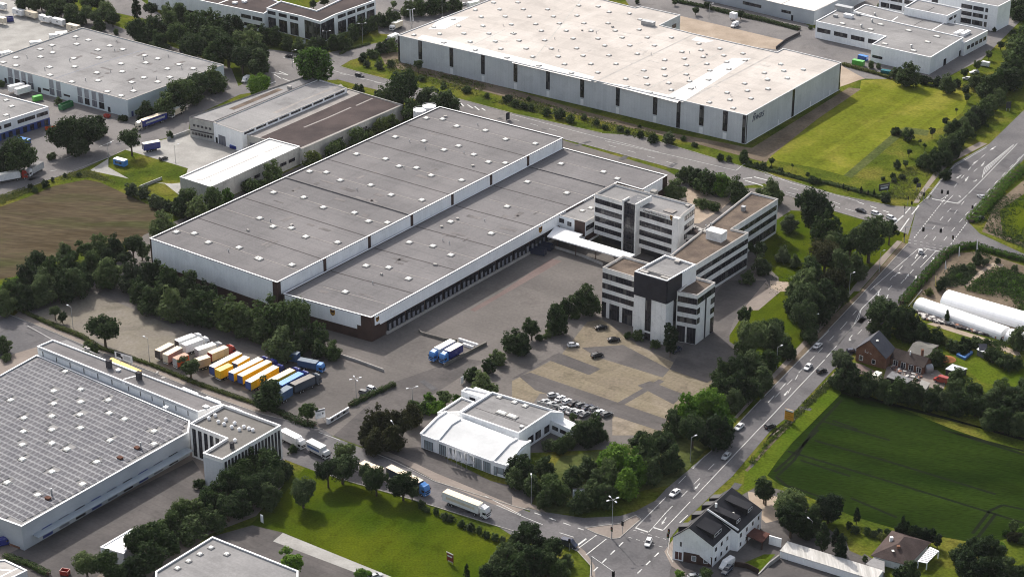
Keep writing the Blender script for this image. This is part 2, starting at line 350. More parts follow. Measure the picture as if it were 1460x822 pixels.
# right side plots
ground('nursery_ground', 'p:1300,415 1348,362 1396,358 1470,382 1520,400 1520,500 1460,500 1400,470', EARTH, 2)
ground('nursery_path', '@1280,340:760,540 900,400 1090,280 1220,300 1200,330 1090,330 960,420 820,545', SAND, 4)
ground('scrap_path', '@1280,440:330,170 480,150 700,240 930,310 1100,370 1400,500 1420,560 1180,470 900,350 640,270', SAND, 4)
ground('garden_lawn', 'p:1270,478 1305,470 1350,492 1345,505 1390,500 1470,515 1470,555 1400,545 1360,510 1300,500', LAWNB, 3)
ground('brick_terrace', '@1190,460:240,460 300,470 480,560 420,610 300,590 200,530', YARDR, 4)
ground('farm_yard', '@1190,460:600,500 820,480 1000,540 1180,540 1300,640 1250,760 1000,740 560,640', PAVE, 3)
ground('corner_yard', 'p:952,790 985,745 1085,690 1120,700 1190,760 1250,800 1290,870 900,870 955,822', LANE, 3)
ground('sand_yard', 'p:1066,700 1112,708 1112,740 1092,745 1070,725', SAND, 4)
ground('corner_lawn', '@1000,720:420,690 720,560 850,560 660,770', LAWNB, 4)
ground('garden_patch', '@1080,720:980,300 1300,330 1390,420 1200,580 1060,520', GRASS, 4)
ground('dirt_field', 'p:1400,330 1420,290 1480,240 1520,260 1520,360 1460,352', EARTH, 2)
ground('rough_grass', 'p:1425,300 1470,270 1500,300 1470,350 1430,335', LAWN, 3)

ground('verge_earth', 'd2:800,560 570,822 d3:345,245 0,600 -30,575 300,225 d2:535,822 770,550', EARTH, 7)
ground('crop_margin', '@1060,560:20,822 480,320 780,40 p:1190,548 1200,560 1120,640 1085,690 1060,700', LAWNB, 3)
# roads
ground('main_road', 'p:1500,118 d2:1255,0 1060,110 985,200 900,310 850,352 800,555 560,822 d3:345,245 0,600 c4:1230,0 1110,120 860,330 800,395 690,455 600,482 400,492 200,462 100,440 p:755,760 806,775 824,786 842,806 838,850 p:955,850 c4:880,790 900,740 870,690 880,610 940,530 1130,350 1230,260 1448,0 p:1133,586 1188,527 1229,494 1284,433 1348,360 1358,353 1396,352 1480,379 1500,372 1460,362 1397,333 1381,317 1384,307 1404,289 1430,259 1460,227 1510,185', ASPH, 8)
ground('cross_road', 'p:480,113 485,95 508,102 562,116 605,128 735,163 858,190 d2:-700,-45 0,165 400,285 700,345 850,352 800,510 790,500 640,450 400,380 110,285 0,222 p:1062,265 952,238 837,207 730,181 595,143 516,123', ASPH2, 7)
ground('service_road', 'p:-80,420 0,439 20,451 77,474 128,496 217,530 296,563 370,589 462,612 475,622 518,639 564,658 620,686 735,722 790,742 806,775 730,763 710,750 595,714 508,689 449,671 407,655 300,600 60,492 0,510 -80,530', ASPH, 6)
ground('industrial_road', 'p:-140,335 -80,295 -5,266 60,241 91,228 174,194 189,178 255,161 342,122 375,104 400,125 342,135 271,168 269,185 217,202 176,214 154,224 105,242 41,266 0,280 -80,315 -140,360', ASPH2, 6)
ground('top_crossroads', 'p:340,130 365,106 372,96 320,72 220,30 163,18 100,-20 160,-30 250,36 350,62 380,70 440,78 468,75 545,60 600,30 690,-25 740,-25 640,34 565,68 500,86 485,95 480,114 440,116 400,125', ASPH2, 5)
ground('traffic_island', 'c4:405,550 430,545 600,525 690,478 720,500 650,560 600,605 555,610 530,600 470,580', PAVE, 12)
ground('pavement', 'd2:1245,0 1040,105 960,190 880,290 860,330 830,330 860,280 940,170 1010,85 1200,-10', PAVE, 9)
ground('pavement', 'd2:770,545 530,822 500,822 d3:300,250 150,410 0,560 c4:1200,0 1100,100 1090,90 1180,0 d3:0,530 140,380 280,230 470,30 d2:500,790 740,540', PAVE, 9)
ground('pavement', 'p:30,441 77,466 128,488 217,522 296,555 370,581 440,602 462,611 370,588 296,562 217,529 128,495 77,473 20,450', PAVE, 9)
ground('pavement', 'b4:640,115 800,175 1000,285 1448,465 c4:90,432 200,470 150,430 0,370 b4:1430,420 1000,240 850,170 680,100', PAVE, 9)
ground('pavement', 'p:842,850 842,806 824,786 806,775 814,770 834,785 848,806 850,850', PAVE, 9)
ground('pavement', 'c4:850,680 900,610 935,590 905,640 905,700 960,770 1020,790 960,810 890,760', PAVE, 12)
ground('field_track', 'd3:0,860 30,822 180,700 390,470 400,480 200,700 c4:1448,40 1448,20', PAVE, 9)
ground('field_edge_path', 'p:1229,500 1185,538 1128,598 1090,640 1062,670 1066,672 1095,640 1133,599 1190,537', EARTH, 9)

# painted markings, one mesh per road
def mk(): return MB()
def stroke(mb, s, w=.2, dash=None, z=.086):
    pts = GP(s)
    for a, b in zip(pts, pts[1:]):
        L = (b - a).length; t = (b - a) / max(L, .01); n = Vector((-t.y, t.x, 0)) * w / 2
        segs = [(0, L)] if not dash else [(k, min(k + dash[0], L)) for k in [i * sum(dash) for i in range(int(L / sum(dash)) + 1)]]
        for p, q in segs:
            A, B = a + t * p, a + t * q
            mb.poly([(v.x, v.y, z) for v in (A - n, B - n, B + n, A + n)])
D = (4, 6); D2 = (1.2, 1.2); D3 = (2.5, 2.5); D6 = (5, 5)
m = mk()
for s in ('c4:690,547 858,378', 'c4:765,570 862,460', 'c4:845,560 995,402', 'c4:1010,385 1375,0 d3:0,757 335,402', 'd3:345,388 402,325',
          'd2:590,815 850,592', 'd2:820,680 905,590', 'd2:870,690 955,600', 'd2:1082,334 1218,198', 'd2:1025,285 985,312', 'd3:413,315 525,175 540,120 650,8', 'd3:413,315 500,205 535,125',
          'd2:1215,190 1228,135 1390,5', 'd2:1218,198 1410,0', 'd2:1000,340 1050,290', 'd2:1448,60 1330,190 1220,330 1150,400', 'd2:1240,20 1060,125 985,205 905,310',
          'd3:360,240 180,420 0,605', 'd3:880,10 690,240 540,400'): stroke(m, s, .22)
for s in ('c4:690,548 760,572', 'c4:785,545 842,562', 'd2:888,583 1010,608', 'd2:935,308 1082,334'): stroke(m, s, .55)
for s in ('c4:862,460 1015,305 1240,80', 'd3:60,610 190,475 300,360 440,215 520,120', 'd3:130,590 190,480', 'd3:520,260 600,170 700,60', 'd2:700,760 790,660', 'd2:760,780 860,670', 'd2:690,815 735,765',
          'd2:1060,240 1160,120 1290,10', 'd2:1120,200 1230,100', 'd2:1000,540 1120,400 1240,270 1440,60', 'd2:890,530 1020,380 1160,260', 'd2:940,540 1060,390 1130,300'): stroke(m, s, .2, D)
for s in ('c4:930,300 1040,185 1180,40', 'd3:20,640 130,520', 'c4:935,520 1010,450'): stroke(m, s, .25, D6)
for s in ('c4:455,790 640,608', 'c4:700,802 825,680'): stroke(m, s, .4, D3)
for s in ('d2:835,525 1020,290', 'd2:1040,560 1130,440'): stroke(m, s, .35, D2)
for s in ('c4:650,600 840,655', 'c4:675,560 860,612', 'd2:800,535 1040,580', 'd2:800,552 1010,592', 'd3:890,470 1000,500'): stroke(m, s, .16, D2)
h1, h2 = GP('d2:1225,172 1395,8'); h3, h4 = GP('d2:1240,122 1395,5')
for i in range(13):
    a = h1.lerp(h2, i / 13); b = h3.lerp(h4, min(1, (i + .5) / 13)); n = (h2 - h1).normalized() * .55
    m.poly([(v.x, v.y, .087) for v in (a - n, a + n, b + n, b - n)])
def arrow(s, turn=0):
    a, b = GP(s); t = (b - a).normalized(); n = Vector((-t.y, t.x, 0)); z = .087
    P = lambda *q: m.poly([((a + t * x + n * y).x, (a + t * x + n * y).y, z) for x, y in q])
    L = (b - a).length; P((0, -.16), (L * .6, -.16), (L * .6, .16), (0, .16))
    if turn: P((L * .5, 0), (L * .75, turn * .95), (L * .9, turn * .35), (L * .6, -.1)) if turn > 0 else P((L * .5, 0), (L * .6, .1), (L * .9, -.35), (L * .75, -.95))
    else: P((L * .6, -.5), (L, 0), (L * .6, .5))
for s, k in (('c4:860,490 835,530', 0), ('c4:1048,300 1018,335', 0), ('d3:130,575 108,605', 0), ('d3:490,265 462,298', 1), ('d3:640,20 632,50', 0), ('d3:690,40 680,62', 0), ('d2:725,740 752,712', -1), ('d2:785,755 806,725', 0),
             ('d2:830,765 860,735', 1), ('d2:840,640 855,615', 0), ('d2:885,640 905,620', 0), ('d2:930,655 955,635', 1), ('d2:1095,300 1085,290', 0), ('d2:1185,200 1172,215', -1), ('d2:1098,175 1070,195', 0), ('d2:1135,190 1120,210', 0), ('d2:1190,95 1165,110', 0), ('d2:1225,110 1210,125', 0), ('d2:1290,15 1265,35', 0)): arrow(s, k)
tag(m.build('main_road_markings', WHITE), kind='structure')
m = mk()
for s in ('b1:430,395 560,430 760,480', 'c1:0,640 400,745 820,850', 'c2:520,-15 900,68 1250,150 d2:-110,110 150,220 520,320', 'd2:0,172 110,205', 'd2:450,362 715,440'): stroke(m, s, .2)
for s in ('b1:470,412 740,478', 'c1:0,665 250,730', 'c2:540,8 1000,140', 'd2:120,270 180,285', 'd2:140,245 190,258', 'd2:380,322 440,345', 'd2:375,345 420,358'): stroke(m, s, .22, D)
stroke(m, 'd2:520,325 720,392', .45, (3, 3)); stroke(m, 'd2:715,455 775,400', .6); stroke(m, 'd2:755,490 808,415', .45); stroke(m, 'd2:822,395 862,345', .45); stroke(m, 'd2:785,390 815,355', .4)
for s in ('c2:1290,195 1340,190', 'c2:1300,205 1400,235', 'c2:1350,185 1448,210', 'b1:1130,565 1160,595', 'b1:1180,585 1210,605', 'b1:1220,595 1245,615', 'b1:1260,605 1280,618'): stroke(m, s, .6)
tag(m.build('cross_road_markings', WHITE), kind='structure')
m = mk()
for s in ('b4:350,15 470,60', 'b4:1340,420 1500,490 1600,530', 'c4:-150,370 50,475', 'a3:150,210 330,310', 'a3:840,510 1000,580'): stroke(m, s, .2)
stroke(m, 'c4:125,464 400,560', .35, D3); stroke(m, 'c4:265,575 345,600', .25)
stroke(m, 'c4:352,675 472,588', .3); stroke(m, 'c4:412,700 526,610', .3); stroke(m, 'c4:335,668 415,608', .6)
tag(m.build('service_road_markings', WHITE), kind='structure')
m = mk()
for s in ('b1:85,405 180,420', 'b1:130,400 175,418', 'b1:150,440 205,460', 'b1:100,415 140,440', 'b1:75,470 110,455', 'b1:150,320 210,335', 'b1:200,350 225,340'): stroke(m, s, .5)
for s in ('a1:600,800 740,740', '@0,180:740,380 920,310 1160,230 1260,190', '@0,180:570,520 650,505'): stroke(m, s, .25, D)
tag(m.build('upper_road_markings', WHITE), kind='structure')
# tramlines pressed into the crop
m = mk()
for s in ('d4:55,235 130,170 300,0', 'd4:75,255 165,170 d3:260,810 430,625', 'd3:430,585 1050,740 1448,840', 'd3:380,740 520,790', 'd4:280,60 700,180 1290,360', 'd4:990,0 1448,120', 'd4:1160,580 1260,450 1330,420 1448,445', 'd4:1190,600 1290,470', 'd4:60,260 120,310 300,370', 'd3:520,600 1000,720 1448,850', 'd3:330,745 700,850', 'd4:200,170 480,260', 'd4:480,380 740,490', 'd4:130,120 700,290 1448,520', 'd3:1060,810 1448,930'):
    stroke(m, s, 1.0, None, .03)
tag(m.build('crop_tramlines', mat('tramline', (.003, .006, .002), (.006, .010, .003), .5)), kind='structure')

# kerbs: real stone edges a hand high, and old repair patches in the roads
KERB = mat('kerb_stone', (.30, .285, .265), (.38, .365, .34), .5, .12, 2)
mb = MB()
for s in ('c4:405,550 430,545 600,525 690,478 720,500 650,560 600,605 555,610 530,600 470,580 405,550', 'p:842,850 842,806 824,786 806,775', 'd2:1250,8 1060,118 985,198 900,308 850,350', 'd2:798,558 560,822 d3:345,248 0,603 c4:1230,2 1110,122 1000,215',
          'p:-40,428 20,451 77,474 128,496 217,530 296,563 370,589 462,612', 'p:518,639 564,658 620,686 735,722 755,727', 'c4:880,605 868,690 900,742', 'p:449,671 508,689 595,714 710,750 763,766', 'p:485,95 508,102 562,116 605,128 735,163 858,190', 'd2:-700,-45 0,165 400,285 700,345', 'p:1062,265 952,238 837,207 730,181', 'd2:110,283 400,378 640,448 788,500', 'p:0,281 41,267 105,243 154,225 176,215'):
    P = GP(s)
    for a, b in zip(P, P[1:]): mb.bar(a + Vector((0, 0, .07)), b + Vector((0, 0, .07)), .22, .26)
tag(mb.build('kerb', KERB), kind='structure')
PATCH = mat('road_patch', (.075, .073, .077), (.098, .095, .098), .3, .15, 2); prng = random.Random(4)
mb = MB()
for s, w in (('c4:1040,560 1250,330 d3:260,560 600,180', 9), ('d2:700,760 1000,420 1300,80', 12), ('a3:0,160 700,470 1400,760', 5), ('b4:300,120 900,350 1448,540', 5), ('c1:-200,620 400,780 c2:600,70 1300,230', 7), ('@0,180:100,700 900,400 1400,200', 6), ('b3:700,600 1000,500', 14), ('c2:0,700 250,520', 14)):
    P = GP(s)
    for a, b in zip(P, P[1:]):
        t = (b - a); L = t.length; t.normalize(); n = Vector((-t.y, t.x, 0))
        for _ in range(int(L / 16)):
            c = a + t * prng.uniform(0, L) + n * prng.uniform(-w / 2, w / 2); mb.box((c.x, c.y, .075), (prng.uniform(1.5, 9), prng.uniform(.5, 2.4), .012), math.atan2(t.y, t.x) + prng.choice((0, 0, 1.57)))
tag(mb.build('road_patches', PATCH), kind='structure')
# ---------------------------------------------------------------- flat-roofed buildings
class Bld:
    """walls over a surveyed roof outline; roof sunk behind a parapet with a coping"""
    def __init__(s, name, label, cat, outline, z, wall, roof, trim=TRIM, par=.6, z0=0.0, seams=(), over=.08, group=None, root=None):
        s.px = X(outline) if isinstance(outline, str) else outline
        s.z = z; s.par = par; s.z0 = z0
        P = [G(p, z) for p in s.px]; s.P = P; s.ccw = ccw(P); Q = P if s.ccw else P[::-1]; s.Q = Q
        c = sum(Q, Vector()) / len(Q)
        s.root = root or thing(name, label, cat, (c.x, c.y, 0), 0, group)
        I = inset(Q, .35); n = len(Q); w = MB()
        for i in range(n):
            j = (i + 1) % n
            w.poly([(Q[i].x, Q[i].y, z0), (Q[j].x, Q[j].y, z0), (Q[j].x, Q[j].y, z), (Q[i].x, Q[i].y, z)])
            w.poly([(I[j].x, I[j].y, z - par), (I[i].x, I[i].y, z - par), (I[i].x, I[i].y, z), (I[j].x, I[j].y, z)])
        if z0 > 0: w.poly([(p.x, p.y, z0) for p in Q[::-1]])
        w.build('wall', wall, s.root)
        O = inset(Q, -over); I2 = inset(Q, .42); k = MB()
        for i in range(n):
            j = (i + 1) % n
            A = [(O[i], z), (O[j], z), (O[j], z + .12), (O[i], z + .12)]
            k.poly([(a.x, a.y, h) for a, h in A])
            k.poly([(O[i].x, O[i].y, z + .12), (O[j].x, O[j].y, z + .12), (I2[j].x, I2[j].y, z + .12), (I2[i].x, I2[i].y, z + .12)])
            k.poly([(I2[j].x, I2[j].y, z), (I2[i].x, I2[i].y, z), (I2[i].x, I2[i].y, z + .12), (I2[j].x, I2[j].y, z + .12)])
            k.poly([(O[j].x, O[j].y, z), (O[i].x, O[i].y, z), (I2[i].x, I2[i].y, z), (I2[j].x, I2[j].y, z)])
        k.build('coping', trim, s.root)
        r = MB(); zr = z - par; s.zr = zr
        r.poly([(p.x, p.y, zr) for p in I]); mats = [roof]
        for h, (line, wd_, m) in enumerate(seams):
            if m not in mats: mats.append(m)
            pts = GP(line, zr)
            if wd_ == 0: r.poly([(p.x, p.y, zr + .012 + h * .003) for p in (pts if ccw(pts) else pts[::-1])], mats.index(m)); continue
            for a, b in zip(pts, pts[1:]):
                t = (b - a).normalized(); nn = Vector((-t.y, t.x, 0)) * wd_ / 2
                r.poly([(v.x, v.y, zr + .03 + h * .0005) for v in (a - nn, b - nn, b + nn, a + nn)], mats.index(m))
        r.build('roof', mats, s.root)
    def edge(s, i):
        a, b = s.P[i], s.P[(i + 1) % len(s.P)]; a = Vector((a.x, a.y, 0)); b = Vector((b.x, b.y, 0))
        t = (b - a); n = Vector((t.y, -t.x, 0)).normalized()
        return a, b, (n if s.ccw else -n)
    def u(s, i, v):
        if v <= 1.5: return v
        p, q = s.px[i], s.px[(i + 1) % len(s.px)]
        w = G((v, p[1] + (q[1] - p[1]) * (v - p[0]) / (q[0] - p[0])), s.z); a, b, _ = s.edge(i); w.z = 0
        return (w - a).dot(b - a) / (b - a).length_squared
    def slab(s, i, a, b, z0, z1, m, name='panel', proud=.06, deep=.0, mull=0, mm=None, parent=None, label=None):
        """a slab on side i from a to b (fractions or photo columns), z0..z1; mull bars divide it"""
        ua, ub = s.u(i, a), s.u(i, b); A, B, n = s.edge(i); p, q = A.lerp(B, ua), A.lerp(B, ub); mb = MB()
        mb.bar((p + n * (proud / 2 - deep)) + Vector((0, 0, (z0 + z1) / 2)), (q + n * (proud / 2 - deep)) + Vector((0, 0, (z0 + z1) / 2)), proud, z1 - z0)
        mats = [m]
        if mull:
            mats.append(mm or FRAME); t = (q - p)
            for k in range(mull + 1):
                c = p + t * (k / mull) + n * (proud + .02); mb.box((c.x, c.y, (z0 + z1) / 2), (.09, .09, z1 - z0), math.atan2(t.y, t.x), 1)
            for zz in (z0 + .05, z1 - .05):
                mb.bar(p + n * (proud + .02) + Vector((0, 0, zz)), q + n * (proud + .02) + Vector((0, 0, zz)), .08, .1, 1)
        o = mb.build(name, mats, parent or s.root)
        if label: o['label'] = label
        return o
    def win(s, i, a, b, z0, z1, mull=0, name='window', m=None, mm=None): return s.slab(i, a, b, z0, z1, m or GLASS, name, .05, 0, mull, mm)
    def wins(s, i, a, b, z0, z1, n, gap=.3, name='window', mull=1, m=None, mm=None):
        ua, ub = s.u(i, a), s.u(i, b); w = (ub - ua) / n
        for k in range(n): s.win(i, ua + w * (k + gap / 2), ua + w * (k + 1 - gap / 2), z0, z1, mull, name, m, mm)
    def skylights(s, spots, size=(2.0, 2.0), h=.45, m=DOME, name='skylight'):
        a, b, n = s.edge(0); rz = math.atan2((b - a).y, (b - a).x)
        for p in X(spots):
            c = G(p, s.zr + h); mb = MB()
            mb.box((c.x, c.y, s.zr + h * .3), (size[0] + .25, size[1] + .25, h * .6), rz, 1)
            mb.box((c.x, c.y, s.zr + h * .8), (size[0], size[1], h * .4), rz, 0, .25)
            mb.build(name, [m, TRIMG], s.root)
    def boxes(s, spots, size, m, name, rz=None):
        a, b, n = s.edge(0); rz = math.atan2((b - a).y, (b - a).x) if rz is None else rz
        for p in X(spots):
            c = G(p, s.zr + size[2] / 2); mb = MB(); mb.box((c.x, c.y, s.zr + size[2] / 2), size, rz); mb.box((c.x, c.y, s.zr + size[2] + .06), (size[0] + .2, size[1] + .2, .12), rz); mb.build(name, m, s.root)
    def pipes(s, spots, h=1.2, r=.18, m=METAL, name='vent_pipe'):
        for p in X(spots):
            c = G(p, s.zr + h / 2); mb = MB(); mb.cyl((c.x, c.y, s.zr), (c.x, c.y, s.zr + h), r, r, 8); mb.cyl((c.x, c.y, s.zr + h), (c.x, c.y, s.zr + h + .15), r * 1.7, r * .8, 8); mb.build(name, m, s.root)

def text_on(parent, s, c, t, n, size, m, name='lettering', shear=0.0):
    """raised lettering, centred at c, reading along t on a face with outward normal n"""
    cu = bpy.data.curves.new(name, 'FONT'); cu.body = s; cu.size = size; cu.extrude = .03; cu.align_x = 'CENTER'; cu.align_y = 'CENTER'; cu.shear = shear
    tmp = bpy.data.objects.new(name, cu); COL.objects.link(tmp)
    me = bpy.data.meshes.new_from_object(tmp.evaluated_get(bpy.context.evaluated_depsgraph_get()))
    bpy.data.objects.remove(tmp); bpy.data.curves.remove(cu)
    me.materials.clear(); me.materials.append(m); me.name = name
    o = bpy.data.objects.new(name, me); COL.objects.link(o)
    t = Vector(t).normalized(); n = Vector(n).normalized(); u = n.cross(t)
    M = Matrix(((t.x, u.x, n.x, c[0]), (t.y, u.y, n.y, c[1]), (t.z, u.z, n.z, c[2]), (0, 0, 0, 1)))
    q = parent; off = Vector()
    while q is not None: off += q.location; q = q.parent
    o.parent = parent; o.matrix_local = Matrix.Translation(-off) @ M
    return o
GOLD = mat('gold_mark', (.55, .30, .04), None, 1, .03, 3, .5); DKBRN = mat('brown_mark', (.06, .03, .02), None, 1)
def shield(b, i, u, zc, h=2.2):
    """brown shield emblem with a golden edge and golden letters"""
    A, B, n = b.edge(i); c = A.lerp(B, b.u(i, u)) + n * .2; t = (B - A).normalized()
    if Vector((0, 0, 1)).cross(n).dot(t) < 0: t = -t
    o = [(-.42, .5), (0, .4), (.42, .5), (.42, -.1), (.3, -.34), (0, -.52), (-.3, -.34), (-.42, -.1)]
    mb = MB()
    for k, (sc_, off) in enumerate(((1, 0), (.84, .05))):
        f = [c + t * (x * h * sc_) + Vector((0, 0, zc + y * h * sc_)) + n * off for x, y in o]
        g = [p - n * .12 for p in f]; m = len(f)
        mb.poly(f[::-1], k)
        for j in range(m): mb.poly([f[j], f[(j + 1) % m], g[(j + 1) % m], g[j]], k)
    s = mb.build('emblem', [GOLD, DKBRN], b.root)
    text_on(b.root, 'ups', c + n * .08 + Vector((0, 0, zc - .05 * h)), t, n, h * .5, GOLD, 'emblem_letters')

# ---- the long parcel hall: a high nave and a lower one in front
hallroot = thing('parcel_hall', 'huge grey-roofed two-level hall with white wall panels, brown corners and a shield emblem', 'warehouse', tuple(G((560, 330))), 0)
hi = [(213.3, 339.6), (392, 401.3), (400.8, 401.2), (802.8, 196.7), (626.9, 152)]
def bay(edge_a, edge_b, k, n): return edge_a.lerp(edge_b, k / n)
zu, zl = 13.8, 9.3
def pix(w):                                                        # photo point of a site point (only to write seams in one notation)
    x, y, z = w[0], w[1], w[2] - CAMH; dp = y * math.cos(PITCH) - z * math.sin(PITCH)
    return '%.2f,%.2f' % (730 + FPX * x / dp, 411 + FPX * (-y * math.sin(PITCH) - z * math.cos(PITCH)) / dp)
H = Bld('', '', '', 'p:213.3,339.6 395,402.6 802.8,196.7 626.9,152', zu, BROWN, ROOFG, TRIM, .35, root=hallroot)
def seamlines(b, ia, ib, n, zr, half, skip=()):
    out = []
    a0, a1 = b.P[ia[0]], b.P[ia[1]]; c0, c1 = b.P[ib[0]], b.P[ib[1]]
    for k in range(1, n * 2):
        f = k / (2 * n); p = a0.lerp(a1, f); q = c0.lerp(c1, f); p.z = q.z = zr
        p, q = p.lerp(q, .01), p.lerp(q, .99)
        if (k % 2 == 1) == half: out.append((p, q))
    return out
mb = MB()
for p, q in seamlines(H, (0, 3), (1, 2), 7, H.zr, False): mb.bar(p + Vector((0, 0, .02)), q + Vector((0, 0, .02)), .45, .06, 0)
for p, q in seamlines(H, (0, 3), (1, 2), 7, H.zr, True): mb.bar(p + Vector((0, 0, .02)), q + Vector((0, 0, .02)), .35, .05, 1)
p, q = seamlines(H, (0, 3), (1, 2), 7, H.zr, False)[2]; mb.bar(p + Vector((0, 0, .2)), q + Vector((0, 0, .2)), .9, .5, 2)
mb.build('roof_joints', [ROOFS, ROOFL, ROOFG], hallroot)
H.skylights('a2:984,487 1084,495 1162,545 1333,574 1440,632 b2:20,637 200,670 20,410 95,457 197,465 277,513 455,545 97,267 266,294 375,350 549,380 628,427 733,435 298,150 392,155 470,199 640,226 754,280 925,309 560,53 722,80 798,121 895,130 977,172 1147,199 1049,30 1215,56 1297,97 1391,103 b1:777,760 937,783 1130,810 950,655 1041,661 1120,700 1280,724 1393,773 c1:130,797', (2.0, 2.0), .55)
for k in range(7):
    H.slab(1, (k + .045 if k else .07) / 7, (k + .975) / 7, zl - .5, zu - .25, WALLW, 'white_panel', .12)
H.slab(0, .015, .93, 4.2, zu - .25, WALLW, 'white_panel', .14); H.slab(0, .93, .965, 6.5, zu - .25, WALLW, 'white_panel', .14)
H.slab(3, .03, .97, 4, zu - .25, WALLW, 'white_panel', .12)
LO = Bld('', '', '', 'p:403.5,418.5 529,452.5 880,260 916,270.5 951.5,249.8 803.2,210.8', zl, BROWN, ROOFG, TRIM, .3, root=hallroot)
mb = MB()
a0, a1, c0, c1 = LO.P[0], LO.P[5], LO.P[1], G((911, 239.1), zl)
for k in range(1, 14):
    p = a0.lerp(a1, k / 14); q = c0.lerp(c1, k / 14); p.z = q.z = LO.zr + .02
    if k % 2 == 0: mb.bar(p.lerp(q, .02), p.lerp(q, .985), .45, .06, 0)
    else: mb.bar(p.lerp(q, .2), p.lerp(q, .985), .35, .05, 1)
p = a0.lerp(a1, 12 / 14); q = c0.lerp(c1, 12 / 14); p.z = q.z = LO.zr + .15; mb.bar(p.lerp(q, .02), p.lerp(q, .985), .8, .4, 2)
mb.build('roof_joints', [ROOFS, ROOFL, ROOFG], hallroot)
LO.skylights('b3:498,18 b2:614,675 740,685 850,747 855,545 987,565 1087,615 1085,430 1312,495 1401,345 c2:85,208 305,270 273,107 510,152 587,190', (2.0, 2.0), .55)
LO.slab(0, .02, .84, 3.6, zl - .25, WALLW, 'white_panel', .14); LO.slab(0, .84, .885, 5.2, zl - .25, WALLW, 'white_panel', .14)
LO.slab(1, .012, .03, 5.6, zl - .25, WALLW, 'white_panel', .16); LO.slab(1, .03, .765, 4.9, zl - .25, WALLW, 'white_panel', .14)
LO.slab(3, .05, .8, 4.5, zl - .25, WALLW, 'white_panel', .12); LO.win(3, .3, .62, 2.5, 5, 3)
LO.slab(4, .03, .97, 3.5, zl - .25, WALLW, 'white_panel', .12)
DOCK = mat('dock_seal', (.012, .012, .016), (.03, .03, .036), .8, .2, 2); SHUT = mat('shutter', (.12, .13, .16), (.2, .2, .22), .3, .1, 3)
g0 = .055
for g in range(10):
    for k in range(4):
        u0 = g0 + g * .0695 + k * .0164
        o = LO.slab(1, u0, u0 + .0138, 1.1, 4.55 - .12 * (k == 3), DOCK, 'dock_door', .5)
        LO.slab(1, u0 + .003, u0 + .011, 1.25, 3.6 - (k * g % 3) * .5, SHUT, 'dock_shutter', .04, -.5, 3, FRAME)
LO.slab(1, .05, .76, .0, 1.0, TRIMG, 'dock_ledge', .7)
shield(LO, 0, .57, 7.3, 2.4); shield(LO, 1, .021, 7.5, 1.9); shield(LO, 1, .655, 7.3, 2.6)
# two tanks behind the hall
def tank(s, z, r, label):
    c = GP(s, z)[0]; t = thing('storage_tank', label, 'tank', (c.x, c.y, 0), 0, 'tanks behind the hall')
    mb = MB(); mb.cyl((c.x, c.y, 0), (c.x, c.y, z), r, r, 28); mb.build('shell', WALLP, t, False)
    mb = MB(); mb.cyl((c.x, c.y, z), (c.x, c.y, z + .5), r + .1, r * .15, 28); mb.build('lid', TRIM, t)
    mb = MB()
    for k in range(28):
        w = 2 * math.pi * k / 28; v = 2 * math.pi * (k + 1) / 28
        mb.bar((c.x + r * math.cos(w), c.y + r * math.sin(w), z + .6), (c.x + r * math.cos(v), c.y + r * math.sin(v), z + .6), .08)
    mb.build('railing', METAL, t)
tank('b1:914,612', 9.5, 2.8, 'pale round tank behind the grey hall, the one nearer the dark-roofed shed')
tank('b1:967,592', 10, 2.9, 'pale round tank behind the grey hall, the one farther from the shed')

# ---- link block and canopy
K = Bld('link_building', 'low white and brown link block between the grey hall and the five-storey office', 'building', '@780,280:102,205 440,297 600,205 545,-8', 9.0, WALLW, ROOFA, TRIMG, .3)
K.slab(0, .64, .99, 3, 8.9, BROWN, 'brown_panel', .1); K.win(0, .02, .28, 6.2, 7.9, 3); K.win(0, .4, .53, 5.7, 7.4, 1); K.win(0, .72, .9, 4.2, 6.8, 2)
K.win(1, .05, .9, 5.2, 7.2, 3); K.slab(1, 0, .99, 1, 3.2, BROWN, 'brown_panel', .08); K.skylights('@780,280:405,155 500,125', (1.6, 1.6))
def canopy(name, label, s, z, th, m, posts, trim=TRIM):
    pts = GP(s, z); pts = pts if ccw(pts) else pts[::-1]; c = sum(pts, Vector()) / len(pts)
    t = thing(name, label, 'canopy', (c.x, c.y, 0))
    MB().prism(pts, z - th, z).build('canopy_roof', m, t)
    for p in GP(posts, z): MB().box((p.x, p.y, (z - th) / 2), (.3, .3, z - th)).build('post', trim, t)
    return t
canopy('entrance_canopy', 'flat white canopy stretching from the grey hall to the office entrance', '@780,280:0,455 830,692 962,694 1010,665 357,470 410,430 100,340', 5.0, .45, TRIM, '@780,280:120,460 330,540 560,610 780,670 900,675', BROWN)

# ---- five-storey office
A = Bld('office_tower_block', 'five-storey office with white and dark window bands and a dark glass stair tower', 'office', '@840,250:65,212 1028,500 1088,440 1215,340 285,95', 19.3, STONE, ROOFA, TRIMG, .7, 3.2)
for z0, z1 in ((15.9, 17.8), (12.1, 14.1), (8.4, 10.5), (4.9, 6.7)):
    A.win(0, .01, .395, z0, z1, 14); A.win(0, .55, .985, z0, z1, 15); A.win(2, .1, .97, z0, z1, 5); A.win(4, .05, .95, z0, z1, 8); A.win(3, .03, .97, z0, z1, 24)
mb = MB(); I = inset(A.Q, 2.2); mb.prism(I, 0, 3.2); mb.build('ground_floor', mat('dark_front', (.02, .02, .024), (.04, .04, .045), .5, .2, 1, .3), A.root)
a, b, n = A.edge(0); t = (b - a).normalized()
p0, p1 = a.lerp(b, .385), a.lerp(b, .525)
tw = [p0 + n * 1.8, p1 + n * 1.8, p1 - n * 7, p0 - n * 7]
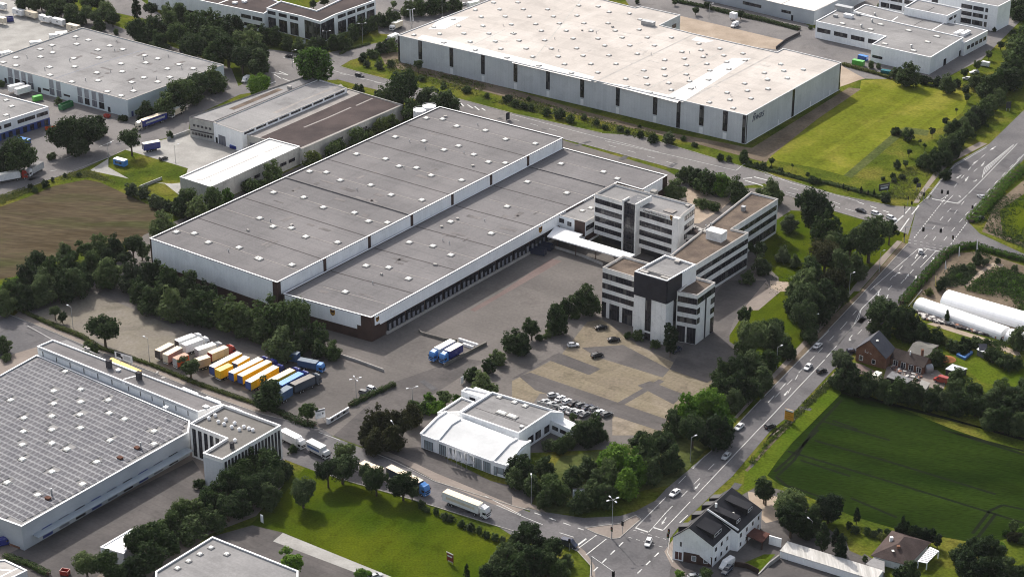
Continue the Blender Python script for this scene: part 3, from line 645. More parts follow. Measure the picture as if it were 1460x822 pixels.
mb = MB(); mb.prism([(v.x, v.y) for v in (tw if ccw(tw) else tw[::-1])], 0, 20.6); mb.build('stair_tower', GLASS, A.root)
mb = MB()
for k in range(1, 4):
    c = p0.lerp(p1, k / 4) + n * 1.85; mb.box((c.x, c.y, 10.3), (.1, .1, 20.4), math.atan2(t.y, t.x))
for k in range(1, 11): mb.bar(p0 + n * 1.85 + Vector((0, 0, k * 2)), p1 + n * 1.85 + Vector((0, 0, k * 2)), .08, .25)
mb.build('tower_glazing_bars', FRAME, A.root)
for q in (p0, p1 + t * .5):
    mb = MB(); mb.box((q.x + n.x * .4, q.y + n.y * .4, 10.7), (.55, 4, 21.4), math.atan2(t.y, t.x)); mb.build('white_fin', STONE, A.root)
c = (p1 + t * .5) - n * 4.6; mb = MB(); mb.box((c.x, c.y, 20.3), (.55, 6, 2.2), math.atan2(t.y, t.x)); mb.build('white_fin', STONE, A.root)
q = b + n * .25 - t * 0.7; mb = MB(); mb.box((q.x, q.y, 9.9), (2.6, 1.6, 19.8), math.atan2(t.y, t.x)); mb.build('white_fin', STONE, A.root)
for k in (.42, .445, .47, .495):
    pass
cc = a.lerp(b, .72) + n * .08; text_on(A.root, 'United Parcel Service', cc + Vector((0, 0, 18.55)), t, n, 1.15, DKBRN)
shield(A, 0, .925, 18.9, 1.9)
A.boxes('@840,250:1130,350', (1.2, 1.2, .6), TRIMG, 'roof_unit'); A.boxes('@840,250:930,410', (4, 3, .25), ROOFL, 'roof_unit')
A.boxes('@840,250:745,195', (2.2, 2.2, 1.4), CONC, 'roof_unit')

# ---- white office by the car park: low wings and a taller shaft block with a dark top storey
croot = thing('corner_office', 'white office block with a dark-clad top storey beside the half-empty car park', 'office', tuple(G((930, 480))), 0)
W1 = Bld('', '', '', '@840,345:155,290 535,405 690,240 390,155', 18.9, STONE, ROOFB, TRIMG, .7, root=croot)
for z0, z1 in ((14.9, 17.1), (11.1, 13.2), (7.5, 9.5)): W1.win(0, .01, .96, z0, z1, 12); W1.win(3, .04, .96, z0, z1, 14)
for u0, u1 in ((.005, .13), (.24, .53), (.63, .93)): W1.win(0, u0, u1, .05, 5.9, 4, 'entrance_glazing')
W1.wins(3, .05, .95, .3, 5.7, 4)
S = Bld('', '', '', '@840,345:525,337 895,447 1225,257 870,150', 24.2, STONE, ROOFA, TRIM, .6, root=croot)
S.slab(0, -.003, 1.003, 15.7, 24.0, mat('slate_cladding', (.018, .018, .026), (.03, .03, .04), .4, .15, 1.5, .4), 'dark_top_storey', .35)
S.slab(1, -.003, .5, 15.7, 24.0, MATS['slate_cladding'], 'dark_top_storey', .35)
S.slab(1, .5, 1.0, 15.7, 24.0, TRIM, 'white_top_storey', .3); S.slab(0, .365, .54, 3.4, 15.6, GLASS, 'stair_window', .08, 0, 2); S.slab(0, .365, .54, .1, 2.6, GLASS, 'door', .08, 0, 2)
S.slab(1, .26, .38, 1, 15.6, GLASS, 'stair_window', .08, 0, 2)
S.boxes('@840,345:635,340 880,408', (3, 1.6, .5), TRIMG, 'roof_unit'); S.boxes('@840,345:1015,225', (1.6, 1.6, .7), TRIMG, 'roof_unit')
mb = MB(); a_, b_, n_ = S.edge(0); q0, q1 = a_.lerp(b_, .1) - n_ * 3.2, a_.lerp(b_, 1) - n_ * 3.2; mb.bar(q0 + Vector((0, 0, 24.05)), q1 + Vector((0, 0, 24.05)), .3, .8); mb.build('roof_upstand', TRIMG, croot)
W2 = Bld('', '', '', '@840,345:1010,568 1245,612 1450,465 1215,398', 18.7, STONE, ROOFB, TRIMG, .7, root=croot)
for z0, z1 in ((15.1, 17.3), (11.4, 13.5), (7.7, 9.7)):
    W2.win(0, .06, .99, z0, z1, 8); W2.win(1, .01, .16 if z0 < 15 else .98, z0, z1, 3); W2.win(1, .78, .99, z0, z1, 3)
W2.win(0, .05, .46, .2, 6.2, 3, 'entrance_glazing'); W2.win(0, .56, .98, .2, 6.2, 3, 'entrance_glazing'); W2.slab(1, .46, .54, 0, 15, TRIMD, 'shadow_joint', .05); W2.win(1, .8, .98, .2, 6, 2)
# ---- long brown-roofed wing
Dw = Bld('office_wing', 'long three-storey wing with a brown gravel roof and dark window bands', 'office', '@960,260:890,110 1205,190 668,535 865,577 @950,340:335,308 45,195', 14.2, STONE, ROOFB, TRIMG, .6)
for z0, z1 in ((10.1, 12.0), (6.3, 8.3), (1.2, 4.2)):
    Dw.win(1, .03, .98, z0, z1, 22); Dw.win(3, .01, .98, z0, z1, 30); Dw.win(0, .05, .95, z0, z1, 8); Dw.win(5, .05, .6, z0, z1, 24)
Dw.boxes('@960,260:495,600', (6.5, 4.2, 3.4), STONE, 'plant_room'); Dw.boxes('@960,260:805,300', (1.4, 1.4, 1.7), METAL, 'roof_unit')
Dw.pipes('@960,260:375,510 430,490', 1.6, .2)
Dw.boxes('@960,260:340,560', (3.5, 1.4, .6), TRIMG, 'roof_unit')
lk = Bld('connecting_block', 'small low block joining the five-storey office to the brown-roofed wing', 'building', '@960,260:110,600 330,620 400,560 250,500', 9.5, STONE, ROOFD, TRIMG, .5)
lk.win(0, .2, .5, 5.6, 7.6, 1)

# ---- white showroom with stepped sloping fronts
sroot = thing('showroom', 'white showroom with sloping front roofs and a pale flat roof behind', 'showroom', tuple(G((710, 640))), 0)
SH = Bld('', '', '', '@590,540:525,385 900,147 @740,540:515,390 365,378 @590,540:1205,622', 7.4, WALLW, ROOFA, TRIM, .6, root=sroot, seams=(('@590,540:700,325 1330,540', .25, ROOFS),))
SH.skylights('@590,540:985,195 1160,255 1280,298', (1.6, 1.6)); SH.skylights('@590,540:1010,375 1130,415', (1.8, 3.4), .6); SH.boxes('@590,540:1240,550', (1, 1, .6), METAL, 'roof_unit')
SH.win(3, .05, .2, 1, 3.4, 2); SH.win(3, .32, .48, 1, 3.6, 1); SH.win(3, .55, .72, 1, 3.6, 1); SH.win(4, .1, .12, 1, 3, 1)
An = Bld('', '', '', '@590,540:272,385 547,207 700,262 530,380 ', 5.4, WALLW, ROOFA, TRIM, .5, root=sroot)
Bk = Bld('', '', '', '@590,540:545,137 605,97 870,160 790,217', 7.0, WALLW, ROOFWW, TRIM, .4, root=sroot); Bk.win(0, .3, .55, 4.8, 5.9, 2); Bk.win(3, .35, .6, 4.8, 5.9, 2)
Bk2 = Bld('', '', '', '@590,540:690,103 715,95 880,150 860,160', 6.8, WALLW, ROOFA, TRIM, .4, root=sroot)
Ra = Bld('', '', '', '@740,540:345,468 480,434 702,538 618,590', 4.4, WALLW, TRIM, TRIM, .12, root=sroot); Ra.win(3, .62, .85, 1.7, 3, 2); Ra.win(3, .28, .52, 1.7, 3, 2)
E_ = GP('@590,600:80,155 275,225 905,465 1075,515', 4.5); C_ = GP('@590,540:262,455 428,528 1085,755 1225,792', 6.2); K_ = GP('@590,540:372,380 532,465 1182,692 1340,716', 6.25)
wl, rf, rb = MB(), MB(), MB()
for i in range(3):
    e0, e1, c0, c1, k0, k1 = E_[i], E_[i + 1], C_[i], C_[i + 1], K_[i], K_[i + 1]; dn = Vector((0, 0, -1))
    g0_, g1_ = Vector((e0.x, e0.y, 0)), Vector((e1.x, e1.y, 0))
    wl.poly([g0_, g1_, e1, e0]); rf.poly([e0, e1, c1, c0]); rf.poly([c0, c1, k1, k0])
for e, c, k in ((E_[0], C_[0], K_[0]), (E_[3], C_[3], K_[3])): wl.poly([(e.x, e.y, 0), e, c, k, (k.x, k.y, 0)])
wl.poly([(K_[0].x, K_[0].y, 0), K_[0], K_[1], K_[2], K_[3], (K_[3].x, K_[3].y, 0)])
wl.build('front_wall', WALLW, sroot); rf.build('front_roof', mat('white_membrane', (.40, .41, .42), (.46, .47, .48), .15, .04, 1, .6), sroot)
for e, c, k in zip(E_, C_, K_):
    up = Vector((0, 0, .2)); mb = MB(); mb.bar(e + up, c + up, .7, .6); mb.bar(c + up, k + up, .7, .6); mb.build('roof_rib', TRIM, sroot)
for i in range(3): MB().bar(E_[i] + Vector((0, 0, .05)), E_[i + 1] + Vector((0, 0, .05)), .45, .5).build('eave', TRIM, sroot)
def fwin(i, u0, u1, z0, z1, mull, name='window'):
    a, b = E_[i], E_[i + 1]; a = Vector((a.x, a.y, 0)); b = Vector((b.x, b.y, 0)); n = Vector(((b - a).y, -(b - a).x, 0)).normalized(); mb = MB(); p, q = a.lerp(b, u0), a.lerp(b, u1)
    if n.y > 0: n = -n
    zc = Vector((0, 0, (z0 + z1) / 2)); mb.bar(p + n * .03 + zc, q + n * .03 + zc, .06, z1 - z0)
    for k in range(mull + 1):
        c = p.lerp(q, k / mull) + n * .08; mb.box((c.x, c.y, zc.z), (.1, .1, z1 - z0), math.atan2((q - p).y, (q - p).x), 1)
    mb.build(name, [SGL, FRAME], sroot)
SGL = mat('shop_glass', (.22, .26, .28), (.32, .36, .38), .3, .1, 1, .15, spec=.5)
fwin(0, .22, .7, .2, 3.2, 3); fwin(2, .1, .3, .2, 3.2, 1); fwin(2, .35, .75, 1, 3.2, 1)
for k in range(6): fwin(1, .03 + k * .162, .15 + k * .162, .15, 3.7, 3, 'shop_window')

# ---- solar hall, its office strip and head building
Z7 = 8.0
SO = Bld('solar_warehouse', 'grey warehouse whose whole flat roof is covered in rows of solar panels', 'warehouse', 'p:52.4,505.8 270.8,599.6 268.8,615.8 30.7,750 -90,706 -100,590', Z7, WALLG, ROOFA, TRIM, .35)
a, b, _ = SO.edge(0); ex = (b - a).normalized(); ey = Vector((-ex.y, ex.x, 0))
if ey.y > 0: ey = -ey
W_, L_ = (b - a).length, (SO.P[3] - SO.P[1]).length
holes = [G(p, SO.zr) for p in X('a3:365,462 300,572 450,562 60,622 300,642 450,632 605,622 135,722 290,712 447,703 610,695 695,728 130,797 290,787 450,777 860,795 a4:125,80 290,72 375,105 615,55 125,160 290,230 40,290 460,300 540,175 210,360 860,75')]
def in_poly(c, q): return all((q[(i + 1) % len(q)] - q[i]).cross(Vector((c.x, c.y)) - q[i]) > 0 for i in range(len(q)))
sI = inset(SO.Q, 1.6)
pv = MB(); nrow = int((L_ + 20) / 2.4)
for r in range(nrow):
    for k in range(-26, int((W_ + 30) / 1.7)):
        c = Vector((a.x, a.y, 0)) + ex * (1.6 + k * 1.7) + ey * (2.0 + r * 2.4)
        if any((c - Vector((h.x, h.y, 0))).length < 1.7 for h in holes): continue
        if not in_poly(c, sI): continue
        z0, z1 = SO.zr + .12, SO.zr + .42; hx, hy = ex * .80, ey * 1.05
        lo = [c - hx + hy, c + hx + hy, c + hx - hy, c - hx - hy]; zz = (z0, z0, z1, z1)
        pv.poly([(p.x, p.y, z) for p, z in zip(lo, zz)], 1)
        h2, k2 = hx * .80, hy * .74; pv.poly([(p.x, p.y, z + .02) for p, z in zip((c - h2 + k2, c + h2 + k2, c + h2 - k2, c - h2 - k2), (z0 + .03, z0 + .03, z1, z1))], 0)
tag(pv.build('solar_panels', [PV, PVF], SO.root), kind='stuff')
SO.skylights('a3:365,462 300,572 450,562 60,622 300,642 450,632 605,622 135,722 290,712 447,703 610,695 695,728 130,797 290,787 450,777 860,795 a4:125,80 290,72 375,105 615,55 125,160 290,230 40,290 460,300 540,175 210,360 860,75', (1.9, 1.9), .7)
SO.boxes('a4:765,105 670,160 268,385', (1.5, 1.2, .8), mat('rust', (.09, .045, .035), (.14, .07, .05), .6), 'roof_unit'); SO.pipes('a4:785,90 288,350', 2.4, .25)
pts = GP('a4:172,580 1035,95 1078,115 215,602', 3.5); pts = pts if ccw(pts) else pts[::-1]
MB().prism(pts, 3.2, 3.5).build('loading_canopy', mat('blue_grey_sheet', (.27, .31, .34), (.33, .37, .40), .2, .08, 2, .5), SO.root)
for k in range(9): SO.slab(2, .08 + k * .095, .135 + k * .095, .4, 3.7, (DOCK, SHUT, paint('blue_door', (.02, .04, .2)))[k % 3], 'dock_door', .15)
SO.slab(3, .05, 1.0, 0, .7, BRICK, 'brick_plinth', .1)
ST = Bld('office_strip', 'long two-storey strip with a dark flat roof between the solar roof and the road', 'office', 'a3:207,327 690,522 1105,692 1245,650 295,290', 10.8, WALLW, ROOFG, TRIM, .35, seams=(('a3:295,310 370,290 600,395 480,350', 0, ROOFA), ('a3:690,510 760,490', .5, TRIM)))
ST.slab(0, .02, .98, 9.8, 10.7, WALLP, 'cladding_band', .06); ST.slab(1, .02, .98, 9.8, 10.7, WALLP, 'cladding_band', .06)
ST.wins(3, .03, .97, 5.5, 7.5, 18); ST.wins(3, .03, .97, 1, 3.2, 18)
for u in (.06, .22, .38, .54, .7, .86): ST.slab(0, u, u + .008, 8.0, 9.7, TRIMD, 'downpipe', .1); ST.slab(1, u, u + .008, 8.0, 9.7, TRIMD, 'downpipe', .1)
ST.boxes('a3:660,460 925,668', (1.2, 1.2, .5), TRIM, 'roof_unit'); ST.boxes('a3:1150,668', (1.6, 1.4, .9), METAL, 'roof_unit')
ST.boxes('a3:608,425 775,492', (1.6, 1.3, 2.6), TRIMD, 'chimney')
canopy('yellow_canopy', 'bright yellow flat canopy over the pavement beside the office strip', 'a3:600,402 625,387 790,460 770,478', 8.4, .5, paint('yellow_sheet', (.60, .34, .02), .6), 'a3:630,400 785,465', paint('yellow_post', (.6, .4, .05)))
for s_, lb in (('a3:1010,560 1025,552 1105,585 1095,597', 'white porch roof on the office strip nearer the yellow canopy'), ('a3:1140,615 1155,603 1230,632 1220,650', 'pale reddish-white porch roof on the road side beside the head building'), ('a3:1270,665 1285,655 1355,685 1345,700', 'white porch roof on the road side of the striped head building')):
    canopy('porch', lb, s_, 4.6, .3, TRIM, s_)
HB = Bld('head_building', 'three-storey striped office with small roof vents at the end of the solar hall', 'office', '@240,570:245,270 670,437 398,608 620,682 1295,290 637,52', 11.6, STONE, mat('worn_felt', (.14, .132, .122), (.18, .17, .16), .08, .1, 1.5), TRIM, .8)
HB.wins(0, .03, .98, .8, 10.3, 6, .45, mull=2); HB.wins(3, .02, .98, .8, 10.3, 17, .45, mull=2); HB.wins(4, .03, .97, 1, 10, 10, .4)
HB.slab(2, 0, 1, 0, 10.4, WALLP, 'blank_wall', .05)
for p in X('@240,570:465,205 540,172 575,245 640,270 660,218 728,305 762,262 815,332 868,302 925,322 970,340 765,458'):
    c = G(p, HB.zr + .5); mb = MB(); mb.cyl((c.x, c.y, HB.zr), (c.x, c.y, HB.zr + .7), .5, .5, 10); mb.cyl((c.x, c.y, HB.zr + .7), (c.x, c.y, HB.zr + 1.0), .62, .3, 10); mb.build('roof_vent', TRIM, HB.root)
HB.boxes('@240,570:732,520', (1, 1, 1.9), TRIMD, 'chimney')

# ---- lower left corner roofs
LL = Bld('grey_roof_building', 'grey flat-roofed building with small white skylights at the bottom edge', 'building', 'p:222,814 302.8,764.5 425,813 425,880 222,880', 6.0, WALLP, ROOFA, TRIM, .4)
LL.skylights('a4:1177,652 1115,688 1265,688 1052,727 990,767', (1.3, 1.3), .5)
LC = Bld('white_shed', 'small white shed with a ribbed pale roof in the bottom left corner', 'shed', '@0,720:-250,640 60,625 312,745 120,840 -250,840', 3.5, WALLP, TRIMG, TRIM, .2, seams=(('@0,720:-100,730 130,745', .5, TRIM), ('@0,720:-20,830 240,700', .5, TRIM)))
TL = Bld('white_tent_hall', 'long white tent roof between the trees and the loading yard', 'tent', 'a4:560,655 740,550 765,600 690,692', 4.0, WALLW, TRIM, TRIM, .1)

# ---- upper left warehouse and neighbours
UL = Bld('pale_warehouse', 'pale blue-white warehouse with many roof domes and grey shutter strips along its front', 'warehouse', 'p:-19,88 181.4,143 318.9,92.5 117.5,39.4', 8.2, mat('pale_blue_cladding', (.52, .58, .60), (.60, .66, .68), .1, .04, 2, .6), ROOFA, TRIMG, .3, seams=(('a1:300,440 600,340 850,265', .7, mat('blue_stain', (.19, .20, .23), (.23, .23, .25), .3)),))
UL.skylights('a1:423,203 493,221 428,244 290,250 224,272 293,291 226,315 612,253 546,276 552,320 685,273 411,323 416,369 276,372 279,416 400,454 675,353 681,397 540,403 546,447 806,307 880,325 814,348 998,357 934,381 1078,380 948,428 802,430 880,454 735,456 745,505 598,508 675,531 88,319 88,363 17,345 340,188', (2.3, 2.0), .45)
UL.pipes('a1:425,212 290,265 150,315 388,335 250,385 640,280 615,395 478,445 800,325 1015,378 872,435 740,490 938,309 652,231', 1.3, .15)
for x0, x1 in ((85, 135), (160, 215), (238, 290), (315, 370), (560, 610), (640, 690), (885, 935), (965, 1015), (1050, 1100), (1130, 1185)):
    UL.slab(0, x0 / 8.06, x1 / 8.06, 3.9, 7.9, mat('grey_shutter', (.22, .23, .25), (.27, .28, .3), .3), 'shutter_strip', .06)
    UL.slab(0, x0 / 8.06, x1 / 8.06, .8, 3.7, DOCK if x0 in (965, 1130, 160, 238) else SHUT, 'dock_door', .08, 0, 2)
for x0, x1 in ((420, 455), (1225, 1255), (35, 60)): UL.slab(0, x0 / 8.06, x1 / 8.06, .2, 2.6, DOCK, 'door', .05)
for x0, x1 in ((480, 550), (720, 790)): UL.win(0, x0 / 8.06, x1 / 8.06, 2, 2.9, 4)
UL.slab(1, .03, .05, .1, 2.4, paint('blue_door', (.02, .04, .2)), 'door', .06); UL.slab(1, .08, .1, .1, 2.4, paint('blue_door', (.02, .04, .2)), 'door', .06)
BL = Bld('blue_based_building', 'white two-storey building with blue doors and a grey roof at the left edge', 'building', 'p:69,152.3 -70,197 -130,150 -60,118', 8.2, WALLW, ROOFA, TRIM, .35)
BL.slab(0, .0, .98, 0, 3.3, paint('blue_front', (.02, .06, .25), .5), 'blue_ground_floor', .1)
for u0, u1 in ((.015, .13), (.15, .255), (.26, .33), (.4, .47), (.5, .7)): BL.win(0, u0, u1, 5.0, 6.6, 3)
for k in range(9): BL.slab(0, .02 + k * .075, .06 + k * .075, .2, 2.8, GLASS, 'door', .16)
BL.skylights('@0,90:72,420 135,490 70,590', (2, 1.7), .4); BL.pipes('@0,90:105,605', 1, .15)

M1 = Bld('concrete_works', 'old concrete works with a long flat grey roof, the strip nearest the road', 'building', 'p:269.5,167 303.5,174.3 453,113 433.5,109.6', 9.0, WALLC, ROOFA, TRIMD, .3, seams=(('p:330,156 400,127', 3, ROOFB),))
M1.wins(0, .12, .95, 5.2, 6.2, 5, .5); M1.wins(0, .08, .95, 1.4, 2.6, 7, .3); M1.slab(0, .05, 1, 3.3, 3.7, TRIMD, 'ledge', .3); M1.boxes('@380,80:265,360 600,250', (1.6, 1.4, 1.1), TRIMG, 'roof_unit')
M2 = Bld('white_front_works', 'workshop with a white gable front and worn grey roof behind the concrete strip', 'workshop', 'p:304,174.6 345,189.3 494.5,125.6 453.6,113', 8.9, WALLW, ROOFA, TRIMG, .3, seams=(('@380,80:120,660 400,520 880,340 850,320 60,650', 0, ROOFL),))
M2.slab(0, .17, .4, 0, 4.2, SHUT, 'roller_door', .08, 0, 2); M2.slab(0, .05, .12, 0, 2.6, DOCK, 'door', .06)
for k in range(9): M2.win(1, .02 + k * .108, .11 + k * .108, 7.6, 8.5, 1)
M3 = Bld('dark_roof_shed', 'long shed with a dark brown-black roof and a pale edge strip', 'shed', 'p:345.5,190.8 430,212.5 574.5,149.5 496.5,126.6', 7.0, WALLC, ROOFL, TRIMG, .3, seams=(('p:369,197 427,211 569,150 514,133', 0, ROOFD), ('@380,80:430,820 700,710 970,590', .9, ROOFL), ('@380,80:1030,570 1220,485', .9, ROOFL)))
M3.slab(0, .12, .4, 0, 4, SHUT, 'roller_door', .08); M3.wins(1, .3, .9, 3.6, 4.6, 5, .5)
M4 = Bld('white_roof_shed', 'concrete shed with a bright white flat roof beside the grey hall', 'shed', 'p:256.3,252.3 300.3,266.4 427.5,208.8 384,197.2', 7.7, WALLC, ROOFWW, TRIM, .35, seams=(('@240,160:325,775 380,780 1030,500', .5, TRIMG), ('@240,160:1080,445 1130,455 1310,378', .5, TRIMG)))
M4.wins(1, .35, .95, 2.6, 4, 6, .3); M4.pipes('@240,160:480,770', 1.5, .12)

# ---- top office with black roofs
TO = Bld('glass_corner_office', 'white two-storey office with a black roof and dark glazed corner beyond the crossroads', 'office', 'p:380,11.8 428.5,23 456.5,31.2 478.5,20.6 535.3,.3 495,-5 451.5,15.2 400.5,1.6', 10.9, WALLW, ROOFD, TRIM, .5)
for k in range(3): TO.win(0, .03 + k * .33, .26 + k * .33, 8.2, 9.9, 1); TO.win(0, .03 + k * .33, .26 + k * .33, .4, 6.6, 2)
TO.win(1, .2, .99, .3, 9.6, 4, 'corner_glazing'); TO.win(2, .01, .88, .3, 9.6, 4, 'corner_glazing')
for k in range(4): TO.win(3, .05 + k * .24, .24 + k * .24, 8.2, 9.9, 1); TO.win(3, .05 + k * .24, .24 + k * .24, .4, 6.6, 2)
TB = Bld('black_roof_hall', 'long white hall with a black roof behind the roadside shrubs at the top edge', 'building', 'p:210,-15 376,19.8 400,4 330,-25', 9.6, WALLW, ROOFD, TRIM, .4, seams=(('@240,0:580,40 720,-10', .8, TRIM),))
for k in range(9): TB.win(0, .25 + k * .083, .25 + k * .083 + .066, 1.6, 3.2, 2)
for k in range(2): TB.win(0, .81 + k * .095, .89 + k * .095, 5.4, 7.2, 2)
TB.boxes('@240,0:765,35 875,20', (2, 2, .8), TRIM, 'roof_unit')

# ---- big pale warehouse
BW = Bld('pale_roof_warehouse', 'enormous warehouse with a pale roof, grey walls and tall dark window strips', 'warehouse', 'p:567,50.5 1064.5,164.5 1199.5,89.3 1116.8,69.3 1107.5,74.5 988,48 941,36 970,21.7 912.7,9 905,11 762,-25', 13.1, WALLP, ROOFW, mat('pale_trim', (.5, .5, .5), (.58, .58, .58), .3), .25,
         seams=(('c1:460,460 740,325 1015,192', .9, TRIMG), ('c1:975,557 1200,440 1444,310', 1.0, TRIMG), ('c1:95,365 385,0', .4, WALLC), ('c1:712,518 960,395 1255,248', .4, WALLC), ('@540,0:960,575 1451,340', .4, WALLC),
                ('b1:930,195 1120,235 1448,315 1448,350 1150,275 900,215', 0, ROOFWW), ('c1:0,310 120,340 460,430 440,455 0,352', 0, ROOFWW), ('c1:600,470 940,545 925,575 500,465', 0, ROOFWW), ('c1:850,545 955,570 1335,325 1230,325', 0, ROOFWW), ('b1:1040,95 1190,95 1050,165 960,165', 0, ROOFWW), ('c1:1030,205 1130,230 1080,240 1000,225', 0, ROOFWW)))
for x0, x1 in ((596.5, 601.4), (641, 646), (686, 691), (732.5, 737.6), (779, 784), (827.6, 833), (878.7, 883.8), (931.8, 937.5), (998, 1004), (1031.5, 1038)):
    BW.win(0, x0, x1, 3.8, 12.9, 1, 'strip_window'); BW.slab(0, x0 + .6, x1 - .6, .2, 3, TRIM, 'door', .06)
for x0, x1 in ((567.4, 569.6), (965.6, 970.6), (1059.5, 1063.8)): BW.win(0, x0, x1, .3, 12.9, 1, 'strip_window')
BW.win(1, 1064.9, 1065.8, .3, 12.9, 1, 'strip_window'); BW.win(1, 1130.6, 1133.6, .3, 12.9, 1, 'strip_window'); BW.win(1, 1198, 1199.2, .3, 12.9, 1, 'strip_window')
for x in (1111, 1157, 1185): BW.slab(1, x, x + 1.2, .2, 2.6, TRIM, 'door', .06)
BW.slab(1, .0, 1, 0, .35, TRIM, 'plinth', .08)
a, b, n = BW.edge(1); t = (b - a).normalized(); text_on(BW.root, 'fiwas', a.lerp(b, .115) + n * .08 + Vector((0, 0, 10.1)), t, n, 5.0, paint('blue_mark', (.02, .03, .10)), 'lettering', .35)
BWS = 'b1:1223,53 1326,12 1100,104 1256,92 1359,50 1130,143 1266,142 1390,90 1424,134 992,148 1024,187 1160,185 1300,185 1195,231 1335,229 1435,182 880,192 1048,233 1224,275 1366,269 1400,317 c1:33,10 63,48 198,49 372,28 481,33 97,90 231,89 362,84 542,64 655,73 132,131 264,127 401,126 536,126 715,105 10,184 164,169 303,168 441,169 576,168 710,162 40,223 182,221 341,212 480,212 615,206 755,206 890,206 79,267 220,268 360,266 517,251 657,250 795,250 115,313 258,312 397,307 541,305 699,297 151,361 293,354 440,353 580,353 332,403 478,401 1043,240 1055,276 948,286 1159,268 852,331 962,323 1067,314 1181,306 1288,295 1301,332 735,389 847,380 973,360 1087,353 1198,342 748,429 853,418 973,411 1104,389 1210,381 634,437 640,479 755,467 874,460 990,449 1097,440 770,512 889,498 1000,489 896,542 1408,403 1426,441 1298,462 1429,493 1313,502 1200,513 1216,553 1333,545 1101,567 1235,600'
sp = X(BWS)
BW.skylights('p:' + ' '.join('%.2f,%.2f' % p for p in sp[15:115]), (1.7, 1.7), .55)
mb = MB()
for p in sp[:15] + X('d1:90,355 107,392 217,385 17,440 127,433 18,493'):
    c = G(p, BW.zr + .5); mb.box((c.x, c.y, BW.zr + .3), (1.9, 1.9, .6), .9, 0, .15)
tag(mb.build('far_skylight', DOME, BW.root), kind='stuff')
BW.boxes('c1:760,130', (6.5, 2.6, 2.0), METAL, 'air_handler')
BW.win(6, .15, .35, 8, 10, 1); BW.win(6, .6, .8, 8, 10, 1)

# ---- upper right group
T1 = Bld('white_factory', 'white factory hall with a grey roof and a row of wide low windows', 'factory', '@1100,0:510,245 1310,417 1150,512 @1280,0:378,662 757,432 @1100,0:762,108', 8.4, WALLW, ROOFA, TRIM, .3)
for k in range(4): T1.win(0, .03 + k * .245, .22 + k * .245, 3.3, 5.4, 4)
T1.slab(2, .03, .2, 2.2, 3.5, GLASS, 'window', .05, 0, 5); T1.slab(3, .42, .5, 0, 3.2, DOCK, 'door', .06); T1.slab(3, .9, .96, 0, 2.6, DOCK, 'door', .06)
T1.skylights('@1100,0:815,265 1140,332 1255,275 1300,498 @1280,0:125,345 450,412 340,475 180,575', (2.6, 1.6), .5)
T1.boxes('@1100,0:835,100', (9, 3.2, 2.4), METAL, 'air_handler'); T1.boxes('@1100,0:885,185', (4.5, 2.4, 1.6), TRIM, 'air_handler'); T1.boxes('@1100,0:735,185 995,165', (1.8, 1.6, 1), METAL, 'roof_unit'); T1.pipes('@1100,0:1035,300 1158,240 @1280,0:160,535', 1.6, .4)
T2 = Bld('factory_annexe', 'lower grey-roofed annexe between the factory hall and the white offices', 'building', '@1280,0:768,495 1035,355 860,310 75,160 @1100,0:1075,52 940,128', 6.6, WALLW, ROOFA, TRIM, .3, seams=(('@1280,0:400,345 540,260', .6, TRIM), ('@1280,0:190,290 290,235', .4, TRIMD), ('@1100,0:1380,245 1451,195', .6, TRIM)))
T2.wins(0, .1, .98, 2.4, 4.2, 5, .35); T2.boxes('@1280,0:700,380', (7, 1.8, 1.4), TRIM, 'air_duct'); T2.boxes('@1280,0:780,385', (7, 1.8, 1.4), TRIM, 'air_duct'); T2.pipes('@1100,0:1190,165', 1.2, .4)
T3 = Bld('middle_office', 'two-storey white block with a grey roof in front of the tall white office', 'office', '@1280,0:75,85 570,185 735,100 225,-5', 10.2, WALLW, ROOFA, TRIM, .4, seams=(('@1280,0:340,130 420,85', .5, TRIMD),))
T3.win(1, .12, .38, 7.2, 8.6, 1); T3.win(1, .48, .64, 7.2, 8.6, 1); T3.slab(1, .55, .62, 3.5, 5.6, GLASS, 'door', .05)
T4 = Bld('tall_white_office', 'tall white three-storey office in the upper right corner', 'office', '@1280,0:-200,-176 1155,78 1305,0 0,-250', 12.8, WALLW, ROOFA, TRIM, .4)
for z0, z1 in ((8.9, 10.9), (5.4, 7.4), (1.4, 3.8)):
    for u0, u1, mu in ((.70, .79, 4), (.80, .885, 4), (.9, .92, 1), (.1, .2, 4), (.02, .09, 3), (.22, .3, 4), (.45, .5, 2)): T4.win(0, u0, u1, z0, z1, mu)
T0 = Bld('grey_hall', 'grey hall with white flat roofs at the top edge', 'warehouse', 'p:1161.3,16.5 1112.5,6 1086,-.5 1000,-20 1100,-60 1235,-18', 7.2, WALLG, ROOFWW, TRIMG, .25, seams=(('p:1113,6.5 1180,-25', .8, TRIMG),))
T0.win(0, .68, .95, 3.2, 4.6, 4); T0.slab(0, .6, .66, 0, 2.8, DOCK, 'door', .06); T0.win(2, .0, .3, 2.6, 4.2, 8); T0.slab(5, .1, .3, 4, 6, GLASS, 'window', .06)

